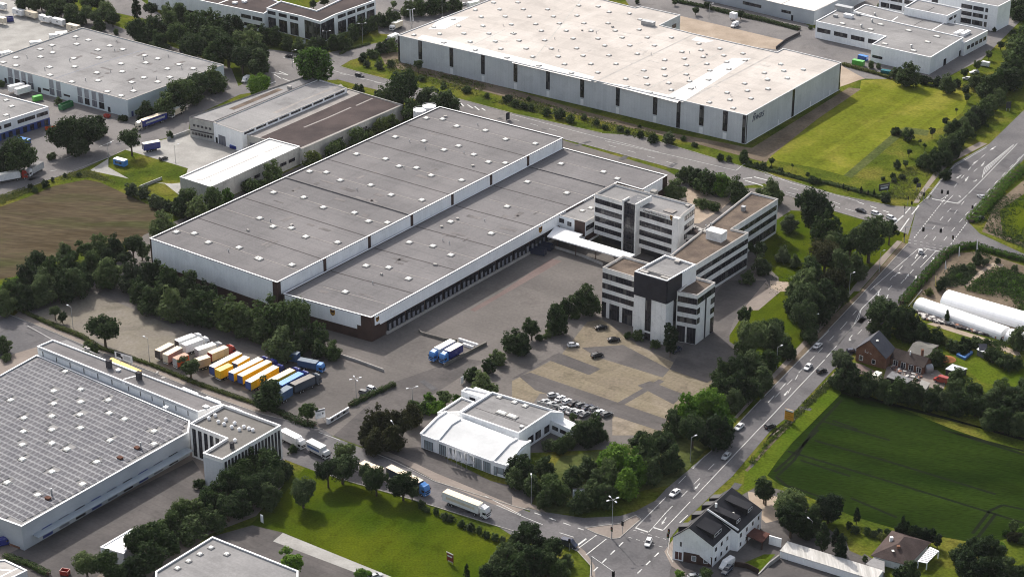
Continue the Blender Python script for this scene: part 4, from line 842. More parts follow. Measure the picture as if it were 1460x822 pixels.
crng = random.Random(21)
def clutter(b, n, pts_px):
    q = GP(pts_px, b.zr); cx = lambda: q[0].lerp(q[1], crng.random()).lerp(q[3].lerp(q[2], crng.random()), crng.random())
    for _ in range(n):
        c = cx(); mb = MB(); k = crng.random()
        if k < .6: mb.cyl((c.x, c.y, b.zr), (c.x, c.y, b.zr + .9), .14, .14, 8); mb.cyl((c.x, c.y, b.zr + .9), (c.x, c.y, b.zr + 1.1), .3, .1, 8); mb.build('vent_pipe', METAL, b.root)
        else: mb.box((c.x, c.y, b.zr + .3), (crng.uniform(.7, 1.5), crng.uniform(.6, 1.2), .6), crng.uniform(0, 3)); mb.build('roof_unit', TRIMG, b.root)
clutter(H, 12, 'p:260,335 390,385 770,200 630,165'); clutter(LO, 8, 'p:440,415 525,440 760,300 690,290'); clutter(BW, 12, 'p:620,50 1050,150 1150,95 780,10'); clutter(ST, 5, 'p:90,485 250,550 300,560 110,490')
wp = MB(); PT_ = [(H, 'p:260,335 390,385 770,200 630,165', 26), (LO, 'p:440,415 525,440 790,295 690,290', 14), (BW, 'p:620,50 1050,150 1150,95 780,10', 30), (UL, 'p:60,80 170,130 290,92 130,50', 14)]
for b, s_, n in PT_:
    q = GP(s_, b.zr); a_, c_, _ = b.edge(0); rz = math.atan2((c_ - a_).y, (c_ - a_).x); mb = MB()
    for _ in range(n):
        c = q[0].lerp(q[1], crng.random()).lerp(q[3].lerp(q[2], crng.random()), crng.random()); mb.box((c.x, c.y, b.zr + .02), (crng.uniform(1, 7), crng.uniform(.8, 2.2), .03), rz + crng.choice((0, 1.5708)))
    tag(mb.build('roof_patches', mat('felt_patch_pale', (.40, .37, .345), (.46, .43, .40), .3) if b is BW else mat('felt_patch', (.105, .098, .098), (.2, .185, .18), .12), b.root), kind='stuff')
# ---------------------------------------------------------------- houses
def roof_slab(mb, pts, th=.22, m=0):
    a, b, c = Vector(pts[0]), Vector(pts[1]), Vector(pts[2]); n = (b - a).cross(c - a).normalized()
    if n.z < 0: pts = pts[::-1]; n = -n
    k = len(pts); lo = [Vector(p) - n * th for p in pts]
    mb.poly(pts, m); mb.poly(lo[::-1], m)
    for i in range(k): mb.poly([lo[i], lo[(i + 1) % k], Vector(pts[(i + 1) % k]), Vector(pts[i])], m)
def gable(root, L, Rr, apex, D, zl, zr, wall, roof, over=.4, ends=(1, 1)):
    """house body: gable from L to Rr with the ridge over apex, running along D"""
    g = lambda p, z: Vector((p.x, p.y, z))
    w = MB(); L2, R2, a2 = L + D, Rr + D, apex + D
    for (a, b, c) in ((L, Rr, apex), (R2, L2, a2)): w.poly([g(a, 0), g(b, 0), g(b, zl if a is R2 and False else (zr if b is Rr else (zl if b is L2 else zr))), g(c, c.z), g(a, zl if a is L else zr)])
    w.poly([g(Rr, 0), g(R2, 0), g(R2, zr), g(Rr, zr)]); w.poly([g(L2, 0), g(L, 0), g(L, zl), g(L2, zl)])
    w.build('wall', wall, root)
    d = D.normalized() * over; r = MB(); up = Vector((0, 0, .12))
    for e, z in ((L, zl), (Rr, zr)):
        a = g(e, z); s = (a - apex); o = s.normalized() * over
        r_pts = [apex - d + up, apex + D + d + up, a + D + d + o + up, a - d + o + up]; roof_slab(r, r_pts)
    r.build('roof', roof, root)
def wall_win(root, a, b, u0, u1, z0, z1, m=None, name='window', mull=1, frame=TRIM):
    a = Vector((a.x, a.y, 0)); b = Vector((b.x, b.y, 0)); t = b - a; n = Vector((t.y, -t.x, 0)).normalized()
    p, q = a + t * u0, a + t * u1; zc = Vector((0, 0, (z0 + z1) / 2)); mb = MB()
    mb.bar(p + n * .03 + zc, q + n * .03 + zc, .06, z1 - z0)
    f = .12
    for z in (z0, z1): mb.bar(p + n * .05 + Vector((0, 0, z)), q + n * .05 + Vector((0, 0, z)), .1, f, 1)
    for k in range(mull + 1):
        c = p.lerp(q, k / mull) + n * .05; mb.box((c.x, c.y, zc.z), (f, .1, z1 - z0), math.atan2(t.y, t.x), 1)
    return mb.build(name, [m or GLASS, frame], root)
# white corner house with black roofs
c = G((1010, 780)); hs = thing('corner_house', 'white gabled corner house with black dormered roofs at the lower junction', 'house', (c.x, c.y, 0))
L0, R0, ap = GP('@940,720:160,355', 7.6)[0], GP('@940,720:620,465', 7.0)[0], GP('@940,720:345,250', 12.2)[0]
end = GP('@940,690:830,42', 12.2)[0]; Dv = Vector((end.x - ap.x, end.y - ap.y, 0)); D1 = Dv * .42
gable(hs, L0, R0, ap, D1, 7.6, 7.0, WALLW, TILEB, .25)
off = Vector((R0.x - L0.x, R0.y - L0.y, 0)).normalized()
gable(hs, L0 + D1, R0 + D1 + off * 2.2, ap + D1 + off * .0, Dv * .58, 7.6, 6.2, WALLW, TILEB, .2)
mb = MB(); q0 = Vector((ap.x, ap.y, 12.3)) + D1; q1 = Vector((R0.x, R0.y, 6.9)) + D1 + off * 2.2; mb.bar(q0 + Vector((0, 0, .2)), q1 + Vector((0, 0, .2)), .4, .5); mb.build('party_wall', TRIM, hs)
wall_win(hs, L0, R0, .24, .30, 8.3, 9.5); wall_win(hs, L0, R0, .44, .50, 8.3, 9.4); wall_win(hs, L0, R0, .17, .23, 4.8, 6.4); wall_win(hs, L0, R0, .50, .57, 4.3, 6.0)
wall_win(hs, L0, R0, .28, .985, .0, 3.2, BROWN, 'shop_front', 1, BROWN); wall_win(hs, L0, R0, .06, .24, .4, 3.0, paint('red_shop_window', (.07, .02, .02)), 'shop_window', 2)
for u0 in (.48, .78): wall_win(hs, L0, R0, u0, u0 + .11, .9, 2.5, SGL, 'shop_window', 1)
R1_, R2_ = R0, R0 + D1
for k in range(3):
    for z0 in (1.0, 4.3): wall_win(hs, R1_, R2_, .1 + k * .32, .22 + k * .32, z0, z0 + 1.5)
R3_, R4_ = R0 + D1 + off * 2.2, R0 + Dv + off * 2.2
for k in range(4):
    for z0 in (.9, 3.9): wall_win(hs, R3_, R4_, .07 + k * .25, .15 + k * .25, z0, z0 + 1.5)
sl = lambda u, v, w=0: (ap + Dv * u) + (Vector((R0.x, R0.y, 6.8)) + off * (2.2 if u > .42 else 0) - Vector((ap.x, ap.y, ap.z))) * v + Vector((0, 0, w))
for u0, u1 in ((.08, .3), (.47, .58), (.74, .88)):                  # long shed dormers on the yard side
    mb = MB(); roof_slab(mb, [sl(u0, .12, .3), sl(u1, .12, .3), sl(u1, .85, 1.9), sl(u0, .85, 1.9)], .2)
    b0, b1 = sl(u0, .85, 1.7), sl(u1, .85, 1.7); mb.poly([sl(u0, .85, 0), sl(u1, .85, 0), b1, b0]); mb.poly([sl(u0, .15, .1), sl(u0, .85, 0), b0]); mb.poly([sl(u1, .15, .1), sl(u1, .85, 0), b1])
    dm = mb.build('dormer', TILEB, hs); wall_win(dm, b0, b1, .15, .85, b0.z - 1.1, b0.z - .2, None, 'window', 2)
sr = lambda u, v, w=0: (ap + Dv * u) + (Vector((L0.x, L0.y, 7.5)) - Vector((ap.x, ap.y, ap.z))) * v + Vector((0, 0, w))
for u0 in (.06, .36, .6, .78):                                      # short dormers on the street side
    mb = MB(); a, b2, cc, dd = sr(u0, .25, .3), sr(u0 + .1, .25, .3), sr(u0 + .1, .85, 2.1), sr(u0, .85, 2.1); roof_slab(mb, [a, b2, cc, dd], .2)
    mb.poly([sr(u0, .85, 0), sr(u0 + .1, .85, 0), cc, dd]); mb.poly([sr(u0, .25, 0), sr(u0, .85, 0), dd, a]); mb.poly([sr(u0 + .1, .25, 0), sr(u0 + .1, .85, 0), cc, b2]); mb.build('dormer', TILEB, hs)
q = sl(.55, .1, 0); MB().box((q.x, q.y, q.z + .6), (.6, .6, 1.6)).build('chimney', TRIM, hs); q = sl(.62, .55, .2); MB().box((q.x, q.y, q.z), (.9, 1.1, .15)).build('roof_window', DOME, hs)
canopy('carport', 'red-brown carport roof behind the white corner house', '@1000,720:512,335 610,255 790,322 700,425', 2.7, .3, mat('rust_roof', (.075, .035, .03), (.11, .055, .045), .4), '@1000,720:530,340 700,415 780,330', BROWN)
# brick farmhouse
c = G((1243, 505)); bh = thing('brick_farmhouse', 'old brick house with a steep slate roof and a long tiled wing', 'house', (c.x, c.y, 0))
L0, R0, ap = GP('@1190,460:250,290', 4.8)[0], GP('@1190,460:590,405', 4.2)[0], GP('@1190,460:405,195', 9.4)[0]
end = GP('@1190,460:510,92', 9.4)[0]; Dv = Vector((end.x - ap.x, end.y - ap.y, 0))
SLATE = mat('slate', (.035, .037, .05), (.055, .056, .07), .4, .2, 3, .6)
gable(bh, L0, R0, ap, Dv, 4.8, 4.2, BRICK, SLATE, .35)
wall_win(bh, L0, R0, .3, .4, 4.3, 5.8); wall_win(bh, L0, R0, .47, .56, 4.3, 5.8); wall_win(bh, L0, R0, .12, .24, .9, 2.6); wall_win(bh, L0, R0, .55, .66, .8, 2.4)
q = ap + Dv * .35 + (Vector((R0.x, R0.y, 4.2)) - ap) * .25; MB().box((q.x, q.y, q.z + .3), (.9, 1.1, .2)).build('roof_window', DOME, bh)
def wing(root, eave, back_px, ze, zr, wall, roof):
    e0, e1 = GP(eave, ze); t = (e1 - e0).normalized(); n = Vector((-t.y, t.x, 0)); n = n if n.y > 0 else -n
    r = GP(back_px, zr)[0]; dpt = max(1.5, (r - e0).dot(n)); D_ = (e1 - e0); D_.z = 0
    gable(root, Vector((e0.x, e0.y, ze)) + n * dpt * 2, Vector((e0.x, e0.y, ze)), Vector((e0.x, e0.y, zr)) + n * dpt, D_, ze, ze, wall, roof, .3); return e0, e1
e0, e1 = wing(bh, '@1190,460:650,400 1020,512', '@1190,460:680,285', 2.7, 4.9, BRICK, TILE)
for k in range(4): wall_win(bh, e0, e1, .08 + k * .24, .22 + k * .24, .3, 2.3, None, 'window', 2)
q = GP('@1190,460:1010,320', 5.4)[0]; MB().box((q.x, q.y, 4.6), (.8, .8, 2.6)).build('chimney', BRICK, bh); q = GP('@1190,460:870,350', 5)[0]; MB().box((q.x, q.y, 4.9), (.35, .35, 1.8)).build('chimney', TRIM, bh)
c = G((1310, 500)); ba = thing('garden_outbuilding', 'grey-roofed outbuilding joined behind the farmhouse wing', 'outbuilding', (c.x, c.y, 0))
wing(ba, '@1190,460:840,345 1060,400', '@1190,460:960,252', 2.4, 3.6, BRICK, mat('grey_eternit', (.13, .125, .115), (.17, .165, .15), .3, .1, 2))
ee = GP('@1190,460:1040,500 1120,490', 2.2); wtk = thing('round_tank', 'grey round-topped tank at the end of the farmhouse wing', 'tank', (ee[0].x, ee[0].y, 0))
MB().cyl((ee[0].x, ee[0].y, 1.4), (ee[1].x, ee[1].y, 1.4), 1.4, 1.4, 14).build('shell', METAL, wtk); MB().box(((ee[0].x + ee[1].x) / 2, (ee[0].y + ee[1].y) / 2, .25), (1.6, 1.8, .5)).build('cradle', CONC, wtk)
def flat_shed(name, label, s, z, roof, wall, cat='shed', seams=(), tilt=0.0, group=None):
    pts = GP(s, z); pts = pts if ccw(pts) else pts[::-1]; c = sum(pts, Vector()) / len(pts); t = thing(name, label, cat, (c.x, c.y, 0), 0, group)
    I = inset(pts, .2); MB().prism([(p.x, p.y) for p in I], 0, z - .15).build('wall', wall, t)
    MB().prism([(p.x, p.y) for p in pts], z - .15, z).build('roof', roof, t); return t
flat_shed('sheet_roof_shed', 'shed with a pale ribbed metal roof beside the garden lawn', '@1280,440:545,688 628,630 805,685 690,732', 2.3, mat('ribbed_sheet', (.42, .44, .46), (.52, .54, .56), .8, .12, 3, .5, .2), TRIMD)
flat_shed('tarpaulin_shelter', 'low grey shelter roof among the hedges south of the farmhouse', '@1190,460:590,620 660,552 900,650 830,690', 2.0, mat('tarpaulin', (.14, .14, .145), (.2, .2, .2), .5, .15, 2), TRIMD)
flat_shed('brick_paved_store', 'small light-roofed store at the end of the farm yard', '@1190,460:965,705 1000,650 1100,690 1050,765', 2.0, CONC, TRIMG)
flat_shed('solar_hut', 'garden hut with a raised dark solar panel on its white roof', '@1280,440:905,462 950,430 1070,490 1035,520', 2.4, TRIM, mat('hut_grey', (.1, .1, .1), (.14, .14, .13), .5))
q = GP('@1280,440:980,440', 3.2)[0]; t_ = [o for o in bpy.data.objects if o.name.startswith('solar_hut')][0]; mb = MB(); roof_slab(mb, [q + Vector((-1.4, -1, -.7)), q + Vector((1.4, -1, -.7)), q + Vector((1.4, .9, .8)), q + Vector((-1.4, .9, .8))], .08); mb.build('solar_panel', PV, t_)
q = GP('@1280,440:572,565', 2.5)[0]; gz = thing('round_pavilion', 'round garden pavilion with a rusty orange roof beside the pool', 'pavilion', (q.x, q.y, 0))
MB().cyl((q.x, q.y, 2.1), (q.x, q.y, 3.0), 2.9, .4, 16).build('roof', mat('rusty_roof', (.20, .085, .035), (.27, .12, .05), .4), gz)
for k in range(6):
    w = k * math.pi / 3; MB().box((q.x + 2.3 * math.cos(w), q.y + 2.3 * math.sin(w), 1.05), (.15, .15, 2.1)).build('post', BARK, gz)
pl = GP('@1280,440:672,530 770,458 866,502 772,576', .5); pl = pl if ccw(pl) else pl[::-1]; c = sum(pl, Vector()) / 4; pr = thing('swimming_pool', 'raised blue rectangular garden pool', 'pool', (c.x, c.y, 0))
mb = MB(); I = inset(pl, .8)
for i in range(4):
    j = (i + 1) % 4; mb.poly([(pl[i].x, pl[i].y, .9), (pl[j].x, pl[j].y, .9), (I[j].x, I[j].y, .9), (I[i].x, I[i].y, .9)]); mb.poly([(pl[i].x, pl[i].y, 0), (pl[j].x, pl[j].y, 0), (pl[j].x, pl[j].y, .9), (pl[i].x, pl[i].y, .9)]); mb.poly([(I[j].x, I[j].y, .3), (I[i].x, I[i].y, .3), (I[i].x, I[i].y, .9), (I[j].x, I[j].y, .9)])
mb.build('pool_frame', paint('pool_blue', (.06, .17, .42), .5), pr); mb = MB(); mb.poly([(p.x, p.y, .55) for p in I]); mb.build('pool_water', mat('pool_water', (.01, .06, .13), (.05, .09, .06), .35, .1, 1, .08), pr)
# hipped bungalow
c = G((1283, 790)); hb = thing('hipped_bungalow', 'bungalow with a brown hipped tile roof at the field edge', 'house', (c.x, c.y, 0))
A_, B_, C_2, D_2 = GP('@1210,700:250,735 500,445 950,582 690,850', 2.7); r1, r2 = GP('@1210,700:640,515 578,592', 5.6)
mb = MB()
for f in ((A_, B_, r1, r2), (B_, C_2, r1), (C_2, D_2, r2, r1), (D_2, A_, r2)): roof_slab(mb, list(f), .18)
mb.build('roof', mat('brown_tile', (.06, .045, .042), (.085, .065, .06), .4, .18, 3), hb)
o = [A_, B_, C_2, D_2]; o = o if ccw(o) else o[::-1]; MB().prism([(p.x, p.y) for p in inset(o, .7)], 0, 2.6).build('wall', WALLW, hb)
for s_, m_, h_ in (('@1210,700:492,535', TRIM, 1.6), ('@1210,700:572,640', BRICK, 1.8)):
    q = GP(s_, 5)[0]; MB().box((q.x, q.y, 4.6), (.9, .9, h_)).build('chimney', m_, hb)
for s_ in ('@1210,700:683,580', '@1210,700:510,675'): q = GP(s_, 4.6)[0]; MB().box((q.x, q.y, 4.45), (.7, .9, .12)).build('roof_window', DOME, hb)
tr = canopy('terrace_roof', 'white slatted terrace roof beside the brown bungalow', '@1210,700:792,800 935,633 1040,682 900,822', 2.4, .12, TRIM, '@1210,700:900,815 1035,685 800,795')
p_ = GP('@1210,700:792,800 935,633 1040,682 900,822', 2.42); mb = MB()
for k in range(1, 9): mb.bar(p_[0].lerp(p_[1], k / 9), p_[3].lerp(p_[2], k / 9), .28, .06)
mb.build('glazing_strip', mat('grey_glazing', (.2, .2, .22), (.26, .26, .28), .4, .1, 2, .3), tr)
flat_shed('bungalow_garage', 'flat grey garage roof beside the brown bungalow', '@1080,720:1240,670 1330,600 1460,640 1460,770', 2.4, ROOFA, WALLC)
# garage row
c = G((1180, 800)); gr = thing('garage_row', 'long row of white garages with a pale corrugated roof', 'garages', (c.x, c.y, 0))
f0, f1 = GP('@1080,720:255,518', 2.4)[0], GP('@1080,720:1360,860', 2.4)[0]; b0 = GP('@1080,720:345,408', 2.9)[0]; b1 = f1 + (b0 - f0); b1.z = 2.9
mb = MB(); roof_slab(mb, [f0, f1, b1, b0], .15); mb.build('roof', mat('corrugated', (.40, .385, .36), (.56, .54, .51), .5, .12, 2.5, .7, stretch=(.35, 2.6, .2)), gr)
g = lambda p, z: Vector((p.x, p.y, z)); t = (f1 - f0); nn = (b0 - f0) * .04; nn.z = 0; mb = MB(); q0, q1, q2, q3 = f0 + nn, f1 + nn, b1 - nn, b0 - nn
for a, b in ((q0, q1), (q1, q2), (q2, q3), (q3, q0)): mb.poly([g(a, 0), g(b, 0), g(b, b.z - .16), g(a, a.z - .16)])
mb.build('wall', WALLW, gr)
for k in range(12):
    a, b = q0.lerp(q1, (k + .06) / 12), q0.lerp(q1, (k + .94) / 12); n = Vector((t.y, -t.x, 0)).normalized() * .04; MB().bar(g(a, 1.08) + n, g(b, 1.08) + n, .06, 2.1).build('garage_door', TRIM, gr)
def wall_thing(name, label, s, h, w, m, cat='wall', cap=None, z=0.0):
    pts = GP(s); c = sum(pts, Vector()) / len(pts); t = thing(name, label, cat, (c.x, c.y, 0)); mb = MB(); k = MB()
    for a, b in zip(pts, pts[1:]):
        mb.bar(Vector((a.x, a.y, z + h / 2)), Vector((b.x, b.y, z + h / 2)), w, h); k.bar(Vector((a.x, a.y, z + h + .04)), Vector((b.x, b.y, z + h + .04)), w + .1, .08)
    mb.build('wall_body', m, t); k.build('coping', cap or m, t); return t
wall_thing('white_garden_wall', 'tall white wall joining the garage row to the carport', '@1080,720:130,440 270,480', 2.8, .3, WALLW)
wall_thing('yard_wall', 'low pale wall running down from the corner of the garage row', '@1080,720:250,610 130,700 10,830', 1.3, .3, CONC)
wall_thing('dark_fence', 'dark fence along the yard beside the white corner house', '@1000,720:380,700 520,720 660,790', 1.6, .12, mat('dark_wood', (.03, .02, .018), (.05, .035, .03), .5), 'fence')
flat_shed('concrete_deck', 'grey flat garage roof at the bottom edge in front of the garage row', '@1080,720:120,712 800,830 700,900 -60,900 20,800', 1.2, LANE, TRIMG, 'garages')
# greenhouses
def barrel(name, label, a, b, w, h, seg=14, m=None):
    a, b = G(a), G(b); t = (b - a).normalized(); n = Vector((-t.y, t.x, 0)); c = (a + b) / 2; th = thing(name, label, 'greenhouse', (c.x, c.y, 0), 0, 'white plastic greenhouses'); mb = MB()
    pr = lambda q: [q + n * (math.cos(math.pi * k / seg) * w / 2) + Vector((0, 0, (math.sin(math.pi * k / seg) ** .75) * h)) for k in range(seg + 1)]
    A, B = pr(a), pr(b)
    for k in range(seg): mb.poly([A[k + 1], A[k], B[k], B[k + 1]])
    mb.build('cover', m or mat('plastic_cover', (.86, .86, .86), (.90, .90, .90), .15, .04, 1, .5), th, False)
    for q, P in ((a, A), (b, B)):
        e = MB(); e.poly(P); e.build('end_wall', MATS['plastic_cover'], th)
    hoop = MB()
    for j in range(int((b - a).length / 4) + 1):
        q = a + t * (4 * j)
        P = pr(q)
        for k in range(seg): hoop.bar(P[k] * 1.0 + Vector((0, 0, .02)), P[k + 1] + Vector((0, 0, .02)), .05)
    hoop.build('hoops', TRIM, th)
barrel('greenhouse', 'long white tunnel greenhouse nearer the farmhouse', (1309, 437), (1433, 479.5), 7.2, 3.4)
barrel('greenhouse', 'larger white tunnel greenhouse running out of the picture at the right edge', (1348, 429), (1500, 473), 9.2, 4.0)
barrel('greenhouse', 'short white tunnel at the right end of the nearer greenhouse', (1438, 481), (1456, 487), 7.0, 3.2)

# ---------------------------------------------------------------- street furniture
def lamp_proto(kind, h):
    t = thing('street_lamp', 'street lamp', 'street lamp'); mb = MB(); mb.cyl((0, 0, 0), (0, 0, h), .11, .06, 8); mb.build('pole', METAL, t)
    arms = {'single': [(1.4, 0)], 'cross': [(1.3, 0), (-1.3, 0), (0, 1.3), (0, -1.3)], 'twin': [(1.3, 0), (-1.3, 0)], 'top': [(0.01, 0)]}[kind]
    for x, y in arms:
        if kind != 'top': MB().cyl((0, 0, h - .05), (x, y, h + .15), .05, .04, 6).build('arm', METAL, t)
        mb = MB(); mb.box((x * 1.25, y * 1.25, h + .2), (.95 if abs(x) > abs(y) else .4, .4 if abs(x) > abs(y) else .95, .22), 0, 0, .2); mb.build('lamp_head', LAMPW, t)
    return t
def place_lamps():
    spots = [('single', 8, 'a3:408,222', 'grey lamp post at the left end of the gravel parking strip', 2.5), ('single', 9, 'a3:835,415', 'grey lamp post at the gravel strip just left of the parked trailers', 2.5),
     ('single', 8.5, '@1180,300:590,715', 'tall lamp post on the verge closest to the big junction', .6), ('single', 8, 'p:1158.5,479.5', 'lamp post beside the main road opposite the brick farmhouse', .6), ('single', 8.5, 'p:984.3,657.5', 'lamp post at the dark trees beside the lower main road', .6),
     ('single', 9, 'p:757.5,718', 'lamp post in front of the trees right of the showroom', 1.6), ('cross', 13, 'p:872.4,767.2', 'tall lamp post with a four-armed head on the lower traffic island', .5), ('cross', 7.5, 'b3:560,622', 'four-headed lamp beside the two parked cars in the hall yard', .4),
     ('twin', 7, 'b3:874,665', 'low two-headed lamp standing in the entrance drive', .4), ('single', 8, 'p:1107,525', 'lamp post between the pavement and trees north of the yellow road sign', .6), ('single', 8, '@1180,300:245,960', 'lamp post on the verge second from the big junction', .6),
     ('twin', 10, '@380,0:700,590', 'two-headed lamp post at the corner of the black-roofed glass office', .2), ('twin', 10, '@380,0:1105,500', 'two-headed lamp post along the road beside the glass office', .2), ('twin', 10, '@540,0:375,335', 'two-headed lamp post nearest the left corner of the pale warehouse', .2),
     ('single', 10, '@540,0:730,205', 'lamp post at the road behind the left edge of the pale warehouse', .2), ('single', 8, '@960,0:410,222', 'lamp post in the yard behind the pale warehouse', .2), ('single', 6, '@1080,720:615,382', 'thin lamp post in front of the dark garden trees', 2.2), ('single', 7, '@0,180:1250,380', 'lamp post beside the road corner near the blue container', .7),
     ('single', 8, '@380,0:300,770', 'lamp post on the corner island of the upper crossroads', .3), ('single', 7, 'a1:1215,505', 'lamp post behind the white truck at the upper left road', .7), ('single', 8, '@240,160:85,585', 'thin lamp post in the concrete yard behind the white-roofed shed', .5), ('single', 9, 'p:562,640', 'lamp post rising out of the dark red trees at the entrance', 2.0)]
    protos = {}
    for kind, h, s, lab, rz in spots:
        key = (kind, h); p = GP(s)[0]
        if key not in protos:
            protos[key] = o = lamp_proto(kind, h); o.location = p; o.rotation_euler.z = rz; tag(o, lab, 'street lamp', 'lamp posts')
        else: dup(protos[key], p, rz, 1, lab, 'street lamp', 'lamp posts')
place_lamps()
SIGN = mat('signal_black', (.012, .012, .012), (.02, .02, .02), 1)
RED, AMB, GRN = paint('signal_red', (.3, .02, .02)), paint('signal_amber', (.35, .2, .02)), paint('signal_green', (.02, .25, .08))
def signal():
    t = thing('traffic_light', 'traffic light', 'traffic light'); MB().cyl((0, 0, 0), (0, 0, 3.4), .08, .07, 8).build('pole', METAL, t)
    h = MB().box((.0, 0, 3.3), (.34, .42, 1.15)).build('signal_head', SIGN, t)
    for k, m_ in enumerate((GRN, AMB, RED)): MB().cyl((.17, 0, 2.95 + k * .35), (.2, 0, 2.95 + k * .35), .12, .12, 10).build('lens', m_, h)
    MB().box((-.02, 0, 3.3), (.05, .75, 1.5)).build('back_board', SIGN, t)
    return t
sg = None
for s, rz, lab in (('@1200,220:757,590', 3.6, 'traffic light at the grass corner of the big junction'), ('@1200,220:940,548', .8, 'traffic light beside the cycle path above the big junction'), ('@1200,220:718,692', 3.4, 'traffic light on the narrow island between the cross road lanes'), ('@1200,220:800,648', .8, 'traffic light on the crossing of the cross road'),
                 ('@1180,300:875,375', 5.2, 'traffic light at the pavement corner below the dark round tree'), ('@1280,290:625,480', 4, 'traffic light at the hedge corner of the nursery'), ('@1280,290:850,130', 1.2, 'traffic light on the far right kerb of the big junction'), ('@940,690:105,650', 4, 'traffic light on the corner beside the white house'),
                 ('@770,720:820,385', 4, 'traffic light on the lower traffic island beside the tall lamp'), ('@770,720:945,320', 1, 'traffic light at the road end of the lower traffic island'), ('@770,720:335,520', 2, 'traffic light on the pavement beside the dark van'), ('@940,720:95,460', 4.2, 'traffic light in front of the gable of the white house')):
    p = GP(s)[0]
    if sg is None: sg = signal(); sg.location = p; sg.rotation_euler.z = rz; tag(sg, lab, 'traffic light', 'traffic lights')
    else: dup(sg, p, rz, 1, lab, 'traffic light', 'traffic lights')
def gantry(base, heads, label):
    b = GP(base)[0]; hh = [G(p, 5.6) for p in X(heads)]; t = thing('signal_gantry', label, 'traffic light', (b.x, b.y, 0)); far = max(hh, key=lambda v: (v - b).length)
    MB().cyl((b.x, b.y, 0), (b.x, b.y, 6.3), .14, .1, 8).build('pole', METAL, t); MB().cyl((b.x, b.y, 6.2), (far.x, far.y, 6.4), .09, .06, 8).build('mast_arm', METAL, t)
    for v in hh:
        d_ = Vector((far.x - b.x, far.y - b.y, 0)); k = min(1, max(0, (v - b).dot(d_) / d_.length_squared)); q = b + d_ * k
        h = MB().box((q.x, q.y, 5.6), (.8, .5, 1.6), 0).build('signal_head', SIGN, t)
gantry('@1280,200:295,705', '@1280,200:508,590 575,600', 'overhead signal mast reaching over the upper arm of the big junction')
gantry('@1280,290:75,440', '@1280,290:295,305 495,312', 'overhead signal mast reaching over the lower arm of the big junction')
gantry('@770,720:590,800', '@770,720:842,785', 'overhead signal mast at the bottom junction')
# signs
def board(name, label, s, z0, z1, face, lines=(), posts=True, w=.15, txt=None, frame=None, cat='sign'):
    a, b = GP(s); a.z = b.z = 0; t = (b - a).normalized(); n = Vector((t.y, -t.x, 0)); c = (a + b) / 2; r = thing(name, label, cat, (c.x, c.y, 0)); zc = Vector((0, 0, (z0 + z1) / 2))
    p = MB().bar(a + zc, b + zc, w, z1 - z0).build('panel', face, r)
    if frame:
        mb = MB()
        for z in (z0, z1): mb.bar(a + n * .08 + Vector((0, 0, z)), b + n * .08 + Vector((0, 0, z)), w, .18)
        for q in (a, b): mb.box((q.x + n.x * .08, q.y + n.y * .08, zc.z), (.18, .18, z1 - z0 + .18), math.atan2(t.y, t.x))
        mb.build('frame', frame, r)
    if posts and z0 > .2:
        for k in (.15, .85): q = a.lerp(b, k) - n * .1; MB().box((q.x, q.y, (z0 + z1) / 4 + z0 / 4), (.16, .16, (z0 + z1) / 2 + z0 / 2)).build('post', METAL, r)
    for u0, u1, h0, h1, m_ in lines:
        MB().bar(a.lerp(b, u0) + n * .1 + Vector((0, 0, z0 + (z1 - z0) * (h0 + h1) / 2)), a.lerp(b, u1) + n * .1 + Vector((0, 0, z0 + (z1 - z0) * (h0 + h1) / 2)), .05, (z1 - z0) * (h1 - h0)).build('marking', m_, r)
    return r
YEL = paint('sign_yellow', (.62, .30, .02), .5); YEL2 = paint('sign_ochre', (.40, .18, .01), .5)
board('direction_sign', 'yellow direction sign with a white top strip at the edge of the green field', '@1060,560:470,320 570,350', .8, 4.6, YEL, ((.03, .97, .84, 1, TRIM), (.1, .9, .76, .82, TRIMD), (.1, .6, .55, .62, YEL2), (.2, .9, .35, .42, YEL2), (.1, .7, .16, .24, YEL2)))
board('billboard', 'white billboard on two posts in front of the trees at the lower junction', 'c4:338,440 402,440', 3.4, 6.8, TRIM, ((.02, .6, .1, .75, mat('poster_grey', (.42, .44, .48), (.5, .52, .55), 1)), (.62, .72, .35, .8, TRIMD), (.75, .98, .1, .8, mat('poster_blue', (.2, .23, .3), (.28, .3, .36), 1)), (0, 1, .95, 1.06, TRIMD)))
board('low_sign', 'small grey sign standing low beside the billboard posts', '@770,720:505,50 570,30', .3, 1.6, TRIMG)
board('entrance_sign', 'white sign board with a dark top stripe at the lorry entrance', '@440,575:255,690 570,620'.replace('@440,575:255,690 570,620', 'p:450,602 464,598.5'), 1.2, 4.4, TRIM, ((.05, .97, .8, .9, TRIMD), (.7, .82, .4, .6, TRIMD), (.15, .55, .3, .55, WALLP)))
ew = wall_thing('entrance_wall', 'low white wall with dark panels along the lorry entrance', '@380,560:710,355 945,215', 1.7, .35, TRIM)
a, b = GP('@380,560:735,345 940,222'); n = Vector(((b - a).y, -(b - a).x, 0)).normalized()
for k in range(6):
    p, q = a.lerp(b, (k + .06) / 6), a.lerp(b, (k + .94) / 6); MB().bar(p + n * .2 + Vector((0, 0, 1.05)), q + n * .2 + Vector((0, 0, 1.05)), .06, .8).build('panel', (GLASS, TRIMG)[k % 2], ew)
MB().box((a.x - .9, a.y - .4, 1.0), (.6, .6, 2.0)).build('pillar', TRIM, ew)
board('black_sign', 'black sign board with pale lettering lines in the grass above the cross road', '@1200,220:425,440 545,420', .6, 3.6, TRIMD, ((.12, .95, .62, .8, TRIMG), (.15, .85, .25, .5, WALLP)))
board('small_dark_sign', 'small dark sign back in the grass beside the cycle path', '@1200,220:855,420 905,420', 1.6, 3.2, TRIMD)
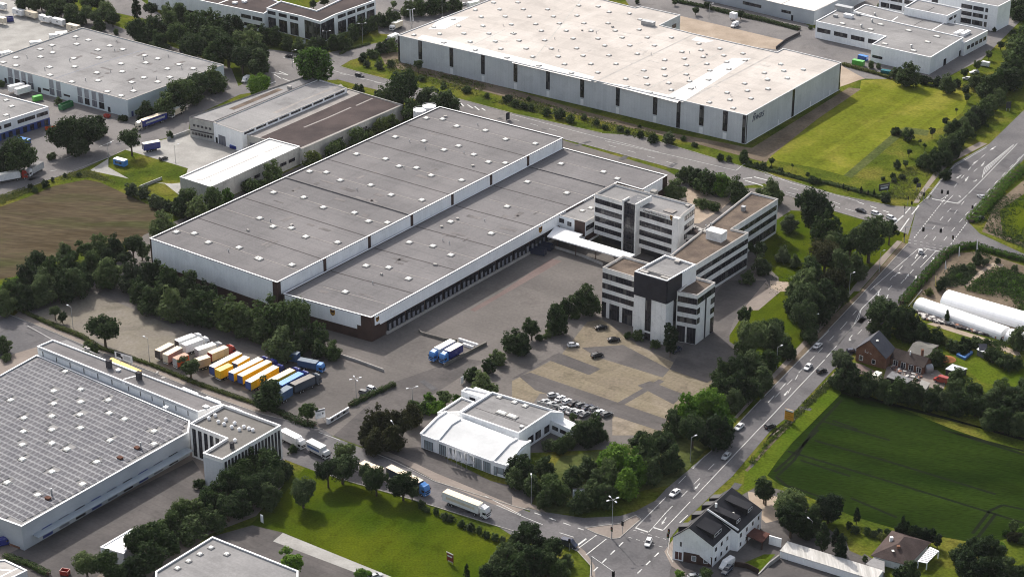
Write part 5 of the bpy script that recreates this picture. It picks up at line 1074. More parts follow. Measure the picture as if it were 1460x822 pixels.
board('roadside_panel', 'dark sign panel on the verge of the upper main road', '@1280,130:1240,225 1295,225', 1.2, 4.2, TRIMD)
board('road_billboard', 'white billboard with a black silhouette behind the yellow canopy', '@140,480:200,290 400,350', 1.6, 4.4, WALLW, ((.1, .35, .3, .85, TRIMD), (.35, .45, .15, .5, TRIMD), (.5, .9, .2, .7, WALLP), (0, 1, .94, 1.06, TRIMD)))
board('lawn_sign', 'red sign with a white top on the front lawn', '@625,780:0,0 0,0'.replace('@625,780:0,0 0,0', 'p:637.3,800 646.5,804.5'), .5, 3.4, paint('sign_red', (.16, .012, .02), .5), ((-.02, 1.02, .93, 1.04, TRIM), (.12, .85, .55, .7, WALLP), (.2, .95, .02, .12, TRIMG)))
board('car_park_sign', 'small white information sign at the left end of the lawn path', 'p:372,744 375.5,746', .3, 2.8, WALLW)
board('office_billboard', 'dark billboard in the shrubs before the glass corner office', '@380,0:345,545 455,545', .8, 4.2, TRIMD, ((.5, .98, .3, .9, WALLP), (.02, .45, .5, .9, paint('poster_navy', (.03, .05, .12)))))
board('gate_sign', 'white upright sign at the gate hedge between the yard and the showroom', 'b3:1144,540 1158,536', .4, 2.9, TRIM)
board('office_sign', 'small white sign beside the office path', '@950,340:1005,350 1055,362', .6, 1.7, TRIM)
board('pole_sign', 'tall narrow dark sign beside the cross road behind the grey hall', 'b1:1395,675 1415,668', .4, 3.6, TRIMD)
# flags: cloth hanging from poles
def flag(s, h, lab, col, grp, w=1.2, bulge=0):
    p = GP(s)[0]; t = thing('flagpole', lab, 'flag', p, random.uniform(-.3, .3), grp); MB().cyl((0, 0, 0), (0, 0, h), .06, .04, 6).build('pole', METAL, t, loc=(0, 0, 0))
    mb = MB(); n = 10
    for i in range(n):
        for j in range(4):
            f = lambda a, b: (.06 + (.28 + .72 * b ** 2) * w * a / 4, .18 * math.sin(a * 2.1 + b * 4), h - .2 - b * h * .62)
            mb.poly([f(j, i / n), f(j + 1, i / n), f(j + 1, (i + 1) / n), f(j, (i + 1) / n)])
    o = mb.build('cloth', col, t, True, loc=(0, 0, 0)); sm = o.modifiers.new('thickness', 'SOLIDIFY'); sm.thickness = .03
FW = paint('flag_white', (.82, .82, .84), .8)
for k, (s, nm) in enumerate((('@590,600:390,490', 'the one nearest the left bay'), ('@590,600:438,500', 'second from the left bay'), ('@590,600:490,525', 'the middle one of five'), ('@590,600:545,540', 'fourth from the left bay'), ('@590,600:610,558', 'the one farthest from the left bay'))):
    flag(s, 6.0, 'hanging white flag in front of the white showroom, ' + nm, FW, 'showroom flags', 1.7 + .2 * k)
for s, lab, h in (('@1280,290:690,660', 'pale banner flag at the nursery hedge corner', 6), ('@1280,290:895,590', 'pale banner flag in the hedge beside the side road', 6.5), ('@1280,290:535,800', 'pale banner flag at the nursery hedge along the main road', 5), ('@1280,340:415,610', 'yellowish banner flag near the end of the tunnel greenhouses', 6.5)):
    flag(s, h, lab, FW if 'yellow' not in lab else paint('flag_cream', (.6, .5, .2), .8), 'nursery flags', .7)
for s, lab in (('@540,0:360,330', 'white flag behind the left corner of the pale warehouse, nearer the truck'), ('@540,0:390,325', 'white flag behind the left corner of the pale warehouse, nearer the lamp')): flag(s, 10, lab, FW, 'warehouse flags', .8)
# yard walls and barriers
RET = mat('stained_concrete', (.14, .13, .115), (.2, .185, .165), .3, .2, 1.5)
wall_thing('ramp_wall', 'low stained wall crossing the yard beside the loading ramp', '@560,460:300,95 330,130 600,205 740,215', .9, .35, RET)
wall_thing('ramp_wall', 'dark stained wall along the lower side of the loading ramp with two trucks', '@560,460:590,505 760,415 930,325 1075,250', 1.1, .4, RET)
wall_thing('white_barrier', 'white barrier across the head of the truck ramp, the one farther from the trucks', '@560,460:760,205 980,275', 1.0, .5, TRIM, 'barrier'); wall_thing('white_barrier', 'white barrier across the head of the truck ramp, right behind the trucks', '@560,460:810,260 925,300', .9, .5, TRIM, 'barrier')
wall_thing('yard_kerb', 'long low concrete wall below the entrance canopy', '@780,280:90,595 400,690 640,790', .9, .4, TRIMG)
wall_thing('front_wall', 'low concrete wall along the front of the grey hall', '@460,430:-200,520 120,600 400,690 700,800', .9, .3, TRIMG)
wall_thing('yard_fence', 'grey fence along the yard edge beside the old concrete works', '@240,160:-10,330 130,280 250,235', 1.5, .1, METAL, 'fence')
wall_thing('warehouse_yard_wall', 'dark low wall between the tan yard and the factory yard', '@960,0:1180,570 1290,480 1451,400', 1.4, .3, TRIMD)
wall_thing('lawn_kerb', 'low concrete wall along the lower car park edge', 'b4:0,712 60,735 130,770', .7, .4, CONC)
wall_thing('field_gate', 'thin metal gate at the edge of the stubble field yard', 'a2:780,250 905,200', 1.2, .06, METAL, 'gate')
MB_ = GP('@0,180:1290,460 1330,400 1451,440 1451,510')
# ---------------------------------------------------------------- vehicles (nose towards +X, built at the origin, then set down)
PAINT = {k: paint('car_' + k, c, .22) for k, c in dict(white=(.74, .74, .74), silver=(.40, .41, .42), black=(.012, .012, .014), grey=(.10, .105, .11), navy=(.02, .028, .06), red=(.32, .03, .02), blue=(.03, .10, .36), green=(.02, .14, .05), brightgreen=(.10, .42, .06), yellow=(.78, .47, .015), cream=(.66, .58, .46), tan=(.36, .30, .26), sky=(.06, .22, .55), deepblue=(.02, .03, .19), steel=(.05, .10, .20), slate=(.06, .075, .10), orange=(.62, .10, .02), teal=(.01, .13, .16)).items()}
def wheels(t, spots, r, w, parent=None):
    for x, y in spots:
        s = 1 if y > 0 else -1
        o = MB().cyl((x, y, r), (x, y + s * w, r), r, r, 14).build('wheel', BLACK, t); MB().cyl((x, y + s * w, r), (x, y + s * (w + .02), r), r * .55, r * .5, 10).build('rim', METAL, o)
def loft(mb, secs, m=0):
    """body through sections (x, [(y, z) ...]) mirrored about y = 0"""
    rings = []
    for x, pr in secs:
        ring = [(x, -y, z) for y, z in pr] + [(x, y, z) for y, z in reversed(pr)]; rings.append(ring)
    b = len(mb.v); n = len(rings[0])
    for r in rings: mb.v += r
    for i in range(len(rings) - 1):
        for j in range(n):
            k = (j + 1) % n; mb.f.append((b + i * n + j, b + (i + 1) * n + j, b + (i + 1) * n + k, b + i * n + k)); mb.m.append(m)
    mb.f.append(tuple(range(b, b + n))); mb.m.append(m); mb.f.append(tuple(range(b + len(rings) * n - 1, b + (len(rings) - 1) * n - 1, -1))); mb.m.append(m)
def car_proto(kind):
    t = thing('parked_car', 'car', 'car'); L, Wd, Ht = dict(saloon=(4.55, .88, 1.43), hatch=(4.1, .86, 1.47), estate=(4.6, .89, 1.52))[kind]; h = L / 2
    sec = lambda x, w, z0, z1: (x, [(w * .86, z0), (w, z0 + .18), (w, z1 - .12), (w * .90, z1)])
    tail = .96 if kind == 'saloon' else .99
    mb = MB(); loft(mb, [sec(-h, Wd * .84, .42, .86), sec(-h + .18, Wd * .95, .27, tail), sec(-h + .9, Wd, .22, .98), sec(0, Wd, .22, .96), sec(h - 1.35, Wd, .22, .94), sec(h - .5, Wd * .96, .24, .82), sec(h - .1, Wd * .84, .30, .72), sec(h, Wd * .7, .40, .62)])
    r0, r1, f0, f1 = dict(saloon=(-h + .55, -h + 1.25, h - 1.95, h - 1.2), hatch=(-h + .12, -h + .5, h - 1.75, h - 1.0), estate=(-h + .1, -h + .45, h - 1.95, h - 1.2))[kind]
    rf = [(r1, Wd * .70, Ht - .04), (r1 + .4, Wd * .74, Ht), (f0 - .3, Wd * .74, Ht), (f0, Wd * .70, Ht - .05)]
    for (xa, wa, za), (xb, wb, zb) in zip(rf, rf[1:]): mb.poly([(xa, -wa, za), (xb, -wb, zb), (xb, wb, zb), (xa, wa, za)])
    for (x0, x1), s in (((r0, r1), 1), ((f1, f0), 1)):
        for y in (-1, 1): mb.bar((x0, y * Wd * .86, .97), (x1, y * Wd * .70, Ht - .04), .09)
    for y in (-1, 1): mb.bar(((r1 + f0) / 2 - .1, y * Wd * .9, .96), ((r1 + f0) / 2 - .05, y * Wd * .74, Ht - .02), .08)
    mb.build('body', PAINT['white'], t)
    g = MB(); lo = [(r0, Wd * .84), (r1 + .1, Wd * .89), (f0, Wd * .89), (f1, Wd * .80)]; up = [(r1, Wd * .695), (r1 + .4, Wd * .735), (f0 - .3, Wd * .735), (f0, Wd * .695)]; z0, z1 = .95, Ht - .05
    for y in (-1, 1):
        for i in range(3):
            q = [(lo[i][0], y * lo[i][1], z0), (lo[i + 1][0], y * lo[i + 1][1], z0), (up[i + 1][0], y * up[i + 1][1], z1), (up[i][0], y * up[i][1], z1)]; g.poly(q if y < 0 else q[::-1])
    g.poly([(lo[0][0], lo[0][1], z0), (lo[0][0], -lo[0][1], z0), (up[0][0], -up[0][1], z1), (up[0][0], up[0][1], z1)]); g.poly([(lo[3][0], -lo[3][1], z0), (lo[3][0], lo[3][1], z0), (up[3][0], up[3][1], z1), (up[3][0], -up[3][1], z1)])
    g.build('window', GLASS, t)
    wheels(t, [(x, y) for x in (-h + .82, h - .86) for y in (-Wd + .16, Wd - .16)], .31, .17)
    for y in (-.55, .55):
        MB().box((h - .12, y, .64), (.16, .3, .13)).build('headlight', LAMPW, t); MB().box((-h + .04, y * 1.1, .80), (.1, .26, .14)).build('tail_light', RED, t)
    return t
CARS = {}
def car(kind, col, s, label, group=None, name='parked_car', z=1.2):
    a, b = GP(s, z); d_ = b - a; p = Vector(((a.x + b.x) / 2, (a.y + b.y) / 2, .06)); rz = math.atan2(d_.y, d_.x)
    if kind not in CARS: CARS[kind] = o = car_proto(kind); o.location = p; o.rotation_euler.z = rz; o.name = name; tag(o, label, 'car', group); pp = kids(o)
    else:
        o, parts = dup(CARS[kind], p, rz, 1, label, 'car', None, name); pp = parts['body']
        if 'group' in o: del o['group']
        if group: o['group'] = group
    for q in pp:
        if q.name.split('.')[0] == 'body': recolour(q, PAINT[col])
    return o
def put(o, s, z=0.0, label=None, cat=None, group=None):
    a, b = GP(s, z); d_ = b - a; o.location = ((a.x + b.x) / 2, (a.y + b.y) / 2, .06); o.rotation_euler = (0, 0, math.atan2(d_.y, d_.x)); tag(o, label, cat, group); return o
def cab(t, x, col, w=1.24, h=3.6, L=2.2, deflect=True):
    """lorry cab whose nose is at x"""
    r = x - L; mb = MB(); loft(mb, [(r, [(w, .7), (w, h * .6), (w, h - .25), (w * .9, h - .1)]), (x - .5, [(w, .6), (w, h * .55), (w * .97, h - .2), (w * .86, h)]), (x - .12, [(w, .5), (w, h * .48), (w * .92, h * .72), (w * .8, h * .78)]), (x, [(w * .96, .5), (w * .97, h * .42), (w * .9, h * .46), (w * .8, h * .48)])])
    c = mb.build('cab', PAINT[col], t)
    g = MB(); g.poly([(x + .015, -w * .9, h * .45), (x + .015, w * .9, h * .45), (x - .11, w * .86, h * .74), (x - .11, -w * .86, h * .74)]); g.build('windscreen', GLASS, c)
    for y in (-1, 1): MB().box((x - .85, y * (w + .005), h * .56), (.95, .04, .75)).build('side_window', GLASS, c); MB().box((x - .02, y * w * .7, .85), (.1, .4, .22)).build('headlight', LAMPW, c); MB().box((x - .1, y * (w + .18), h * .62), (.12, .25, .6)).build('mirror', SIGN, c)
    MB().box((x + .01, 0, 1.15), (.05, w * 1.4, .35)).build('grille', SIGN, c)
    if deflect: mb = MB(); loft(mb, [(r + .15, [(w * .85, h - .15), (w * .85, h + .2), (w * .8, h + .35), (w * .7, h + .4)]), (x - .8, [(w * .8, h - .15), (w * .75, h - .1), (w * .7, h - .05), (w * .6, h)])]); mb.build('roof_deflector', PAINT[col], c)
    return c
def cargo(t, x0, x1, z0, z1, side, top, back=None, w=1.26, stripe=None, name='cargo_body'):
    mb = MB(); mb.box(((x0 + x1) / 2, 0, (z0 + z1) / 2), (x1 - x0, 2 * w, z1 - z0)); o = mb.build(name, side, t)
    MB().box(((x0 + x1) / 2, 0, z1 + .03), (x1 - x0 + .04, 2 * w + .04, .06)).build('cargo_roof', top, o)
    if back: MB().box((x0 - .03, 0, (z0 + z1) / 2), (.06, 2 * w - .06, z1 - z0 - .1)).build('rear_door', back, o)
    if stripe: 
        for y in (-1, 1): MB().box(((x0 + x1) / 2, y * (w + .02), z0 + (z1 - z0) * .5), ((x1 - x0) * .8, .03, (z1 - z0) * .3)).build('side_marking', stripe, o)
    mb = MB()
    for y in (-1, 1):
        for k in range(int((x1 - x0) / 1.3) + 1): mb.box((x0 + .05 + k * 1.3, y * (w + .015), (z0 + z1) / 2), (.06, .03, z1 - z0 - .05))
    mb.build('side_posts', side, o)
    return o
def chassis(t, x0, x1, axles, w=1.05, z=.85):
    MB().box(((x0 + x1) / 2, 0, z), (x1 - x0, .9, .3)).build('chassis', SIGN, t)
    MB().box(((x0 + x1) / 2 + .5, 0, .6), (3.0, 2.2, .5)).build('side_guard', TRIMD, t)
    wheels(t, [(x, y) for x in axles for y in (-w + .1, w - .1)], .5, .32)
PT = PAINT; ROOFT = paint('tarp_cream', (.72, .60, .44), .7); ROOFY = paint('tarp_white', (.80, .78, .70), .7)
def span(s, z):
    a, b = GP(s, z); return (b - a).length
def semi(col, side, top, s, label, back=None, stripe=None, z=4.0, group=None, length=None, full=True):
    """lorry whose roof runs between two photo points: the whole lorry, or only its cargo body"""
    L = min(13.6, max(7.0, span(s, z) - (2.9 if full else 0))) if length is None else length
    t = thing('articulated_lorry', 'lorry', 'lorry'); h = (L + 2.9) / 2
    cab(t, h, col); cargo(t, -h, -h + L, 1.15, 3.95, side, top, back, stripe=stripe); chassis(t, -h + .3, h - .6, (-h + 2.2, -h + 3.4, h - 4.2, h - 1.4)); put(t, s, z, label, 'lorry', group)
    if not full: t.location = t.location + Vector((math.cos(t.rotation_euler.z), math.sin(t.rotation_euler.z), 0)) * 1.45
    return t
def trailer(side, top, s, label, back=None, z=4.0, group=None, length=None, stripe=None):
    length = min(13.6, max(5.0, span(s, z))); t = thing('lorry_trailer', 'trailer', 'trailer'); h = length / 2; cargo(t, -h, h, 1.1, 3.95, side, top, back, stripe=stripe); chassis(t, -h + .3, h - .4, (-h + 1.8, -h + 3.1)); 
    for y in (-.8, .8): MB().box((h - 2.6, y, .55), (.14, .14, 1.1)).build('landing_leg', METAL, t)
    MB().box((-h - .05, 0, .75), (.1, 2.3, .16)).build('rear_bumper', TRIM, t)
    return put(t, s, z, label, 'trailer', group)
def rigid(col, side, top, s, label, L=8.5, z=3.6, stripe=None, group=None, hz=3.6):
    t = thing('box_truck', 'truck', 'truck'); h = L / 2; cab(t, h, col, h=2.7 if L < 9.5 else 3.2, L=1.9, deflect=L > 9.5); cargo(t, -h, h - 2.05, 1.0, hz, side, top, PAINT['silver'], stripe=stripe); chassis(t, -h + .3, h - .4, (-h + 1.6, h - 1.2)); return put(t, s, z, label, 'truck', group)
def van(col, s, label, z=2.3, L=5.4):
    t = thing('panel_van', 'van', 'van'); h = L / 2; w = .98; mb = MB()
    loft(mb, [(-h, [(w * .95, .4), (w, 1.3), (w * .96, 2.1), (w * .85, 2.3)]), (h - 1.9, [(w, .3), (w, 1.3), (w * .96, 2.15), (w * .85, 2.38)]), (h - 1.5, [(w, .3), (w, 1.25), (w * .92, 2.0), (w * .82, 2.2)]), (h - .75, [(w, .3), (w * .98, 1.0), (w * .9, 1.2), (w * .84, 1.25)]), (h, [(w * .85, .4), (w * .88, .75), (w * .8, .9), (w * .7, .95)])]); mb.build('body', PAINT[col], t)
    g = MB(); g.poly([(h - .78, -w * .82, 1.27), (h - .78, w * .82, 1.27), (h - 1.46, w * .78, 2.14), (h - 1.46, -w * .78, 2.14)]); g.build('windscreen', GLASS, t)
    for y in (-1, 1): MB().box((h - 1.6, y * (w - .02), 1.55), (.8, .06, .5)).build('side_window', GLASS, t); MB().box((h - .06, y * .68, .8), (.12, .24, .2)).build('headlight', LAMPW, t)
    wheels(t, [(x, y) for x in (-h + 1.0, h - .95) for y in (-w + .16, w - .16)], .36, .2); return put(t, s, z, label, 'van')
def swap(side, s, label, L=7.3, z=3.7, group=None, legs=True, mark=None):
    t = thing('swap_body', 'container', 'container'); h = L / 2; cargo(t, -h, h, 1.1, 3.7, side, side if side is not PAINT['tan'] else ROOFT, None, w=1.25)
    for x in (-h + .8, h - .8):
        for y in (-1.1, 1.1): MB().box((x, y, .55), (.16, .16, 1.1)).build('support_leg', METAL, t)
    if mark: MB().box((.3, -1.27, 2.5), (.9, .04, .7)).build('side_marking', mark, t)
    return put(t, s, z, label, 'container', group)
def skip_box(name, label, s, size, m, z=None, lid=None):
    t = thing(name, label, 'container'); L, W, Hh = size; mb = MB(); h, w = L / 2, W / 2
    for a, b in (((-h, -w), (h, -w)), ((h, -w), (h, w)), ((h, w), (-h, w)), ((-h, w), (-h, -w))): mb.bar((a[0], a[1], Hh / 2 + .15), (b[0], b[1], Hh / 2 + .15), .12, Hh)
    mb.box((0, 0, .2), (L, W, .1))
    for k in range(int(L / .9)):
        for y in (-1, 1): mb.box((-h + .5 + k * .9, y * (w + .08), Hh / 2 + .1), (.1, .08, Hh - .1))
    mb.build('body', m, t)
    if lid: MB().box((0, 0, Hh + .2), (L, W, .12)).build('lid', lid, t)
    return put(t, s, Hh if z is None else z, label, 'container')
# --- lorries and trailers parked on the gravel strip
R1p = mat('trailer_rear_dark', (.06, .05, .05), (.1, .085, .08), 1); BLUEB = paint('trailer_blue', (.03, .07, .26), .4); YELS = PAINT['yellow']; TARP = '@200,470:'
gp = 'trailers parked side by side on the gravel'
trailer(PT['tan'], ROOFT, '@200,470:195,240 360,155', 'beige trailer with a dark rear, leftmost in the parked row', R1p, group=gp)
trailer(PT['tan'], ROOFT, '@200,470:285,285 455,195', 'beige trailer in the parked row beside the leftmost dark-backed one', PT['cream'], group=gp)
semi('white', PT['white'], TRIM, '@200,470:420,125 610,55', 'white lorry at the back left of the parked trailers', R1p, group=gp, full=False)
semi('white', PT['white'], TRIM, '@200,470:495,170 695,95', 'white lorry with a white cab behind the beige trailers', PT['white'], group=gp, full=False)
semi('silver', PT['white'], TRIM, '@200,470:650,222 845,155', 'white lorry between the beige trailers and the dark tree', PT['silver'], group=gp, full=False)
semi('red', PT['cream'], ROOFT, '@200,470:800,265 985,190', 'cream lorry with a dark red cab and red rear', PT['red'], group=gp, full=False)
trailer(PT['tan'], ROOFT, '@200,470:640,345 780,300', 'brownish beige trailer half hidden by the dark tree', PT['red'], group=gp)
trailer(PT['orange'], paint('tarp_rose', (.45, .25, .17), .7), '@200,470:410,325 520,280', 'small trailer with a reddish roof left of the dark tree', PT['silver'], group=gp)
trailer(YELS, ROOFY, '@200,470:820,425 1140,258', 'yellow trailer with a blue rear, leftmost of the yellow ones', BLUEB, group=gp)
trailer(YELS, ROOFY, '@200,470:1085,385 1225,305', 'short yellow trailer with a pale roof at the back between two long yellow ones', BLUEB, group=gp)
trailer(YELS, paint('tarp_lemon', (.72, .58, .18), .7), '@200,470:890,490 1040,420', 'short all-yellow trailer with a yellow roof in front', YELS, group=gp, z=3.2)
semi('deepblue', YELS, ROOFY, '@200,470:1030,500 1395,318', 'yellow lorry with a white roof behind the all-yellow short trailer', BLUEB, group=gp, full=False)
semi('deepblue', YELS, ROOFT, '@200,470:1125,535 1500,345', 'yellow lorry with a beige roof in the middle of the yellow ones', BLUEB, group=gp, full=False)
semi('deepblue', YELS, ROOFY, '@340,480:100,520 440,330', 'long yellow lorry with a white roof nearest the dark bush', BLUEB, group=gp, full=False)
semi('deepblue', YELS, ROOFT, '@340,480:330,520 620,370', 'yellow lorry with a rosy roof at the right end of the yellow ones', BLUEB, group=gp, full=False)
semi('deepblue', PT['blue'], paint('tarp_blue', (.10, .28, .62), .6), '@340,480:470,545 720,410', 'blue lorry with a bright blue roof beside the yellow ones', BLUEB, group=gp, full=False)
semi('slate', PT['slate'], ROOFL, '@340,480:620,555 850,450', 'dark tipper lorry with a grey tarpaulin at the right end of the row', TRIMD, group=gp, z=3.6, full=False)
trailer(PT['steel'], paint('tarp_greyblue', (.13, .17, .22), .7), '@340,480:440,680 590,590', 'short dark blue trailer half hidden by the bush at the right end of the row', PT['steel'], group=gp, z=3.2)
t = thing('tipper_lorry', 'lorry', 'lorry'); cab(t, 4.6, 'sky', h=3.1, deflect=False); o = cargo(t, -4.6, 2.2, 1.1, 3.3, PT['steel'], paint('tarp_greyblue', (.13, .17, .22), .7)); chassis(t, -4.4, 4.2, (-3.4, -2.1, 3.2)); put(t, '@340,480:695,255 980,310', 3.2, 'blue tipper lorry parked below the big willow', 'lorry')
trailer(PT['steel'], paint('tarp_greyblue', (.13, .17, .22), .7), '@340,480:475,170 690,215', 'blue bulk trailer coupled behind the blue tipper lorry', PT['steel'], z=3.2)
# --- the ramp
semi('sky', PT['white'], ROOFY, '@560,460:690,195 440,330', 'blue-cabbed lorry with a white roof on the ramp, the one nearer the hall', group=None)
semi('sky', PT['deepblue'], ROOFY, '@560,460:775,235 560,355', 'blue-cabbed lorry with a dark blue side on the ramp, the one nearer the hedge')
# --- lower road
rigid('white', PT['white'], TRIM, '@380,560:205,420 400,520', 'white box truck half hidden by the striped head building', 9.8, 3.8)
rigid('white', PT['white'], TRIM, '@380,560:500,545 690,640', 'white box truck with blue lettering beside the small round tree', 8.6, 3.6, paint('side_blue', (.05, .12, .3)))
semi('sky', PT['slate'], ROOFT, '@560,650:-105,85 460,365', 'lorry with a bright blue cab and cream roof behind the lawn trees', z=3.9)
trailer(PT['cream'], ROOFT, 'b4:590,180 700,225', 'cream trailer roof showing between the dark lawn trees')
semi('white', PT['white'], ROOFT, '@560,650:600,392 1100,585', 'long white lorry with a white cab on the lower road', PT['white'], stripe=PT['cream'], z=4.0)
# --- hall docks
for s_, lb in (('@640,310:920,335 1130,375', 'dark blue skip container below the canopy at the hall docks, the nearer one'), ('@640,310:1010,275 1200,320', 'dark skip container below the canopy at the hall docks, the one behind')): skip_box('skip_container', lb, s_, (6, 2.4, 2.3), PT['navy'], None)
# --- upper left
for k, (s, lb) in enumerate((('@0,0:145,95 280,135', 'white swap body at the left end of the row along the dark trees'), ('@0,0:285,120 435,165', 'cream-white swap body second from the left along the dark trees'), ('@0,0:450,172 590,210', 'white swap body in the middle of the row along the dark trees'), ('@0,0:590,205 750,245', 'white swap body right of the middle along the dark trees'), ('@0,0:765,275 915,310', 'cream swap body at the right end of the row, just above the warehouse roof'))):
    swap(PT['cream'] if k in (1, 4) else PT['white'], s, lb, 7.4, 3.4, 'swap bodies along the trees', mark=PT['grey'])
swap(PT['white'], '@0,0:-120,15 90,60', 'tall white container body cut by the upper left edge', 9, 3.6); skip_box('blue_container', 'dark blue container at the upper left edge', '@0,0:60,205 145,195', (4, 2.4, 2.2), PT['deepblue']); swap(PT['cream'], '@0,0:-60,205 75,235', 'pale container at the left edge beside the dark blue one', 6, 2.8)
for s, lb in (('@0,0:45,605 110,590', 'white vehicle roof behind the warehouse edge, the one nearest the left side'), ('@0,0:400,482 465,475', 'white vehicle roof behind the warehouse edge, the middle one'), ('@0,0:690,378 770,370', 'white vehicle roof behind the warehouse edge, nearest the swap bodies'), ('@0,0:620,400 690,393', 'cream vehicle roof behind the warehouse edge beside the white one')):
    rigid('white' if 'white v' in lb else 'cream', PT['white'], TRIM, s, lb, 7.5, 3.4)
swap(PT['white'], '@0,90:290,225 80,275', 'white swap body at the dock under the pale warehouse, the left of two', 7.4, 3.6); swap(PT['white'], '@0,90:345,255 170,305', 'white swap body at the dock under the pale warehouse, the right of two', 7.4, 3.6)
skip_box('green_container', 'bright green container in front of the pale warehouse', '@0,90:375,395 480,370', (4.2, 2.2, 2.0), PT['brightgreen'], 2.0, PT['brightgreen'])
skip_box('green_skip', 'dark green roll-off skip with a tall end in front of the pale warehouse', '@0,90:670,500 840,430', (7.0, 2.4, 2.4), PT['green'], 2.2)
skip_box('blue_skip', 'blue skip with a pale cover below the white two-storey building', '@0,180:200,130 350,165', (5.5, 2.4, 1.8), PT['blue'], 1.8, PT['sky'])
skip_box('red_skip', 'small rusty red skip at the pale warehouse wall', '@0,90:1195,590 1265,600', (2.6, 1.6, 1.2), PT['red'], 1.2)
skip_box('timber_stack', 'heap of orange boards at the end of the blue-based building', '@0,90:520,745 640,730', (4.5, 2, 1.0), PT['orange'], 1.0)
semi('cream', PT['deepblue'], ROOFT, '@180,90:450,560 110,680', 'lorry with a cream roof and dark blue sides on the upper left road', stripe=PT['silver'])
rigid('white', PT['cream'], ROOFY, '@180,90:650,478 490,555', 'cream box truck behind the blue-sided lorry on the upper left road', 8.6, 3.5)
semi('red', PT['white'], ROOFY, '@0,180:-150,575 300,490', 'white lorry with a dark red cab on the road at the left edge')
rigid('white', PT['silver'], ROOFA, '@0,180:480,400 300,500', 'white truck with a grey body in front of the red-cabbed lorry', 9.6, 3.6)
trailer(PT['deepblue'], ROOFY, '@0,180:1640,200 1830,165', 'blue trailer with a white roof beside the dark tree at the concrete yard', PT['deepblue'])
t = thing('office_cabin', 'blue site cabin with a white roof on the small lawn', 'cabin'); cargo(t, -2.9, 2.9, .3, 2.8, PT['sky'], TRIM, None, 1.3, name='cabin_body'); MB().box((0, -1.32, 1.6), (3.4, .06, .8)).build('window', GLASS, t); put(t, '@0,180:1310,375 1451,420', 2.8, None, None)
t.location = GP('a2:672,95', 2.0)[0]; t.location.z = 0; t.rotation_euler.z = math.atan2(*reversed((GP('a2:718,108')[0] - GP('a2:640,88')[0])[:2]))
car('hatch', 'black', '@0,180:1835,280 1880,305'.replace('@0,180:1835,280 1880,305', 'a2:888,82 935,66'), 'small black and white car in the concrete yard beside the lawn')
skip_box('rubbish_bins', 'row of blue bins against the white workshop front', '@240,160:695,375 830,405', (4.5, 1.2, 1.3), PT['deepblue'], 1.3, PT['blue'])
van('white', '@180,90:1410,130 1330,185', 'white van behind the bright tree near the upper crossroads', 2.3)
# --- by the upper road and warehouse yard
rigid('white', PT['cream'], ROOFY, '@540,0:260,240 135,290', 'white box truck on the road behind the glass corner office', 8, 3.2)
rigid('black', PT['white'], TRIM, '@540,0:205,385 95,430', 'white box truck with a dark front at the left corner of the pale warehouse', 8, 3.6)
car('saloon', 'silver', '@540,0:1010,30 935,45', 'silver car on the road behind the pale warehouse'); swap(TRIM, '@540,0:1140,20 1030,45', 'white trailer roof showing behind the pale warehouse edge', 6.5, 3.2)
car('hatch', 'black', '@380,0:300,640 215,630', 'dark car crossing the upper crossroads', name='driving_car'); car('estate', 'black', '@380,80:1030,200 1110,215', 'dark car on the cross road beside the grass corner', name='driving_car')
van('white', '@960,0:760,235 655,285', 'white van alone in the yard behind the pale warehouse', 2.2); swap(TRIM, '@960,0:655,165 730,185', 'white box trailer beside the small yard tree', 3.4, 2.6)
skip_box('green_container', 'green container beside the white factory corner', '@1100,0:925,685 1075,715', (5.5, 2.4, 2.2), PT['brightgreen'], 2.2, PT['brightgreen']); skip_box('blue_container', 'blue container behind the green one at the factory corner', '@1100,0:1010,635 1095,655', (4.5, 2.2, 2.0), PT['blue'], 2.0, PT['sky']); skip_box('teal_container', 'teal container behind the factory hedge', '@1100,0:1260,805 1385,825', (5, 2.3, 2.0), PT['teal'], 2.0, PT['teal'])
van('white', '@1280,0:1045,720 945,700', 'white van under the small tree beside the factory car park', 2.2); car('estate', 'white', '@1280,0:910,815 850,820', 'white car beside the hedge near the factory'); car('hatch', 'white', 'd1:1150,435 1110,430', 'white car at the hedge end below the factory')
# --- big junction and main road
DR = 'driving_car'
car('saloon', 'black', '@1200,220:175,615 270,645', 'black car waiting third at the junction of the cross road', name=DR); car('estate', 'white', '@1200,220:345,650 455,685', 'white car in the middle of the three waiting on the cross road', name=DR); car('estate', 'white', '@1200,220:520,695 625,735', 'white estate car first at the stop line of the cross road', name=DR)
car('hatch', 'white', '@1180,300:1075,475 1060,425', 'white car standing at the stop line below the big junction', name=DR); car('saloon', 'silver', '@1280,200:990,650 935,615', 'dark-roofed silver car on the right lane above the big junction', name=DR)
car('saloon', 'white', 'd3:278,330 318,298', 'silver-white car on the main road, upper of the pair near the farmhouse', name=DR); car('saloon', 'white', 'd3:262,412 225,452', 'white car on the main road, lower of the pair near the farmhouse', name=DR); car('hatch', 'black', 'd3:300,462 340,445', 'dark car overtaken beside the white one near the farmhouse', name=DR)
car('hatch', 'navy', '@1190,460:160,310 245,305', 'dark blue car parked at the roadside gable of the brick farmhouse'); car('hatch', 'black', '@1060,560:265,375 350,345', 'black car on the main road beside the yellow direction sign', name=DR)
car('saloon', 'white', 'p:1059,601.5 1049,610', 'white car on the main road left of the yellow direction sign', name=DR); car('saloon', 'silver', 'p:1040,642.5 1031,652', 'silver car on the main road between the lower white cars', name=DR)
car('saloon', 'white', '@940,690:225,40 130,115', 'white car on the main road approaching the lower junction', name=DR); car('hatch', 'white', '@770,720:1265,355 1225,450', 'white car in the middle of the lower junction', name=DR)
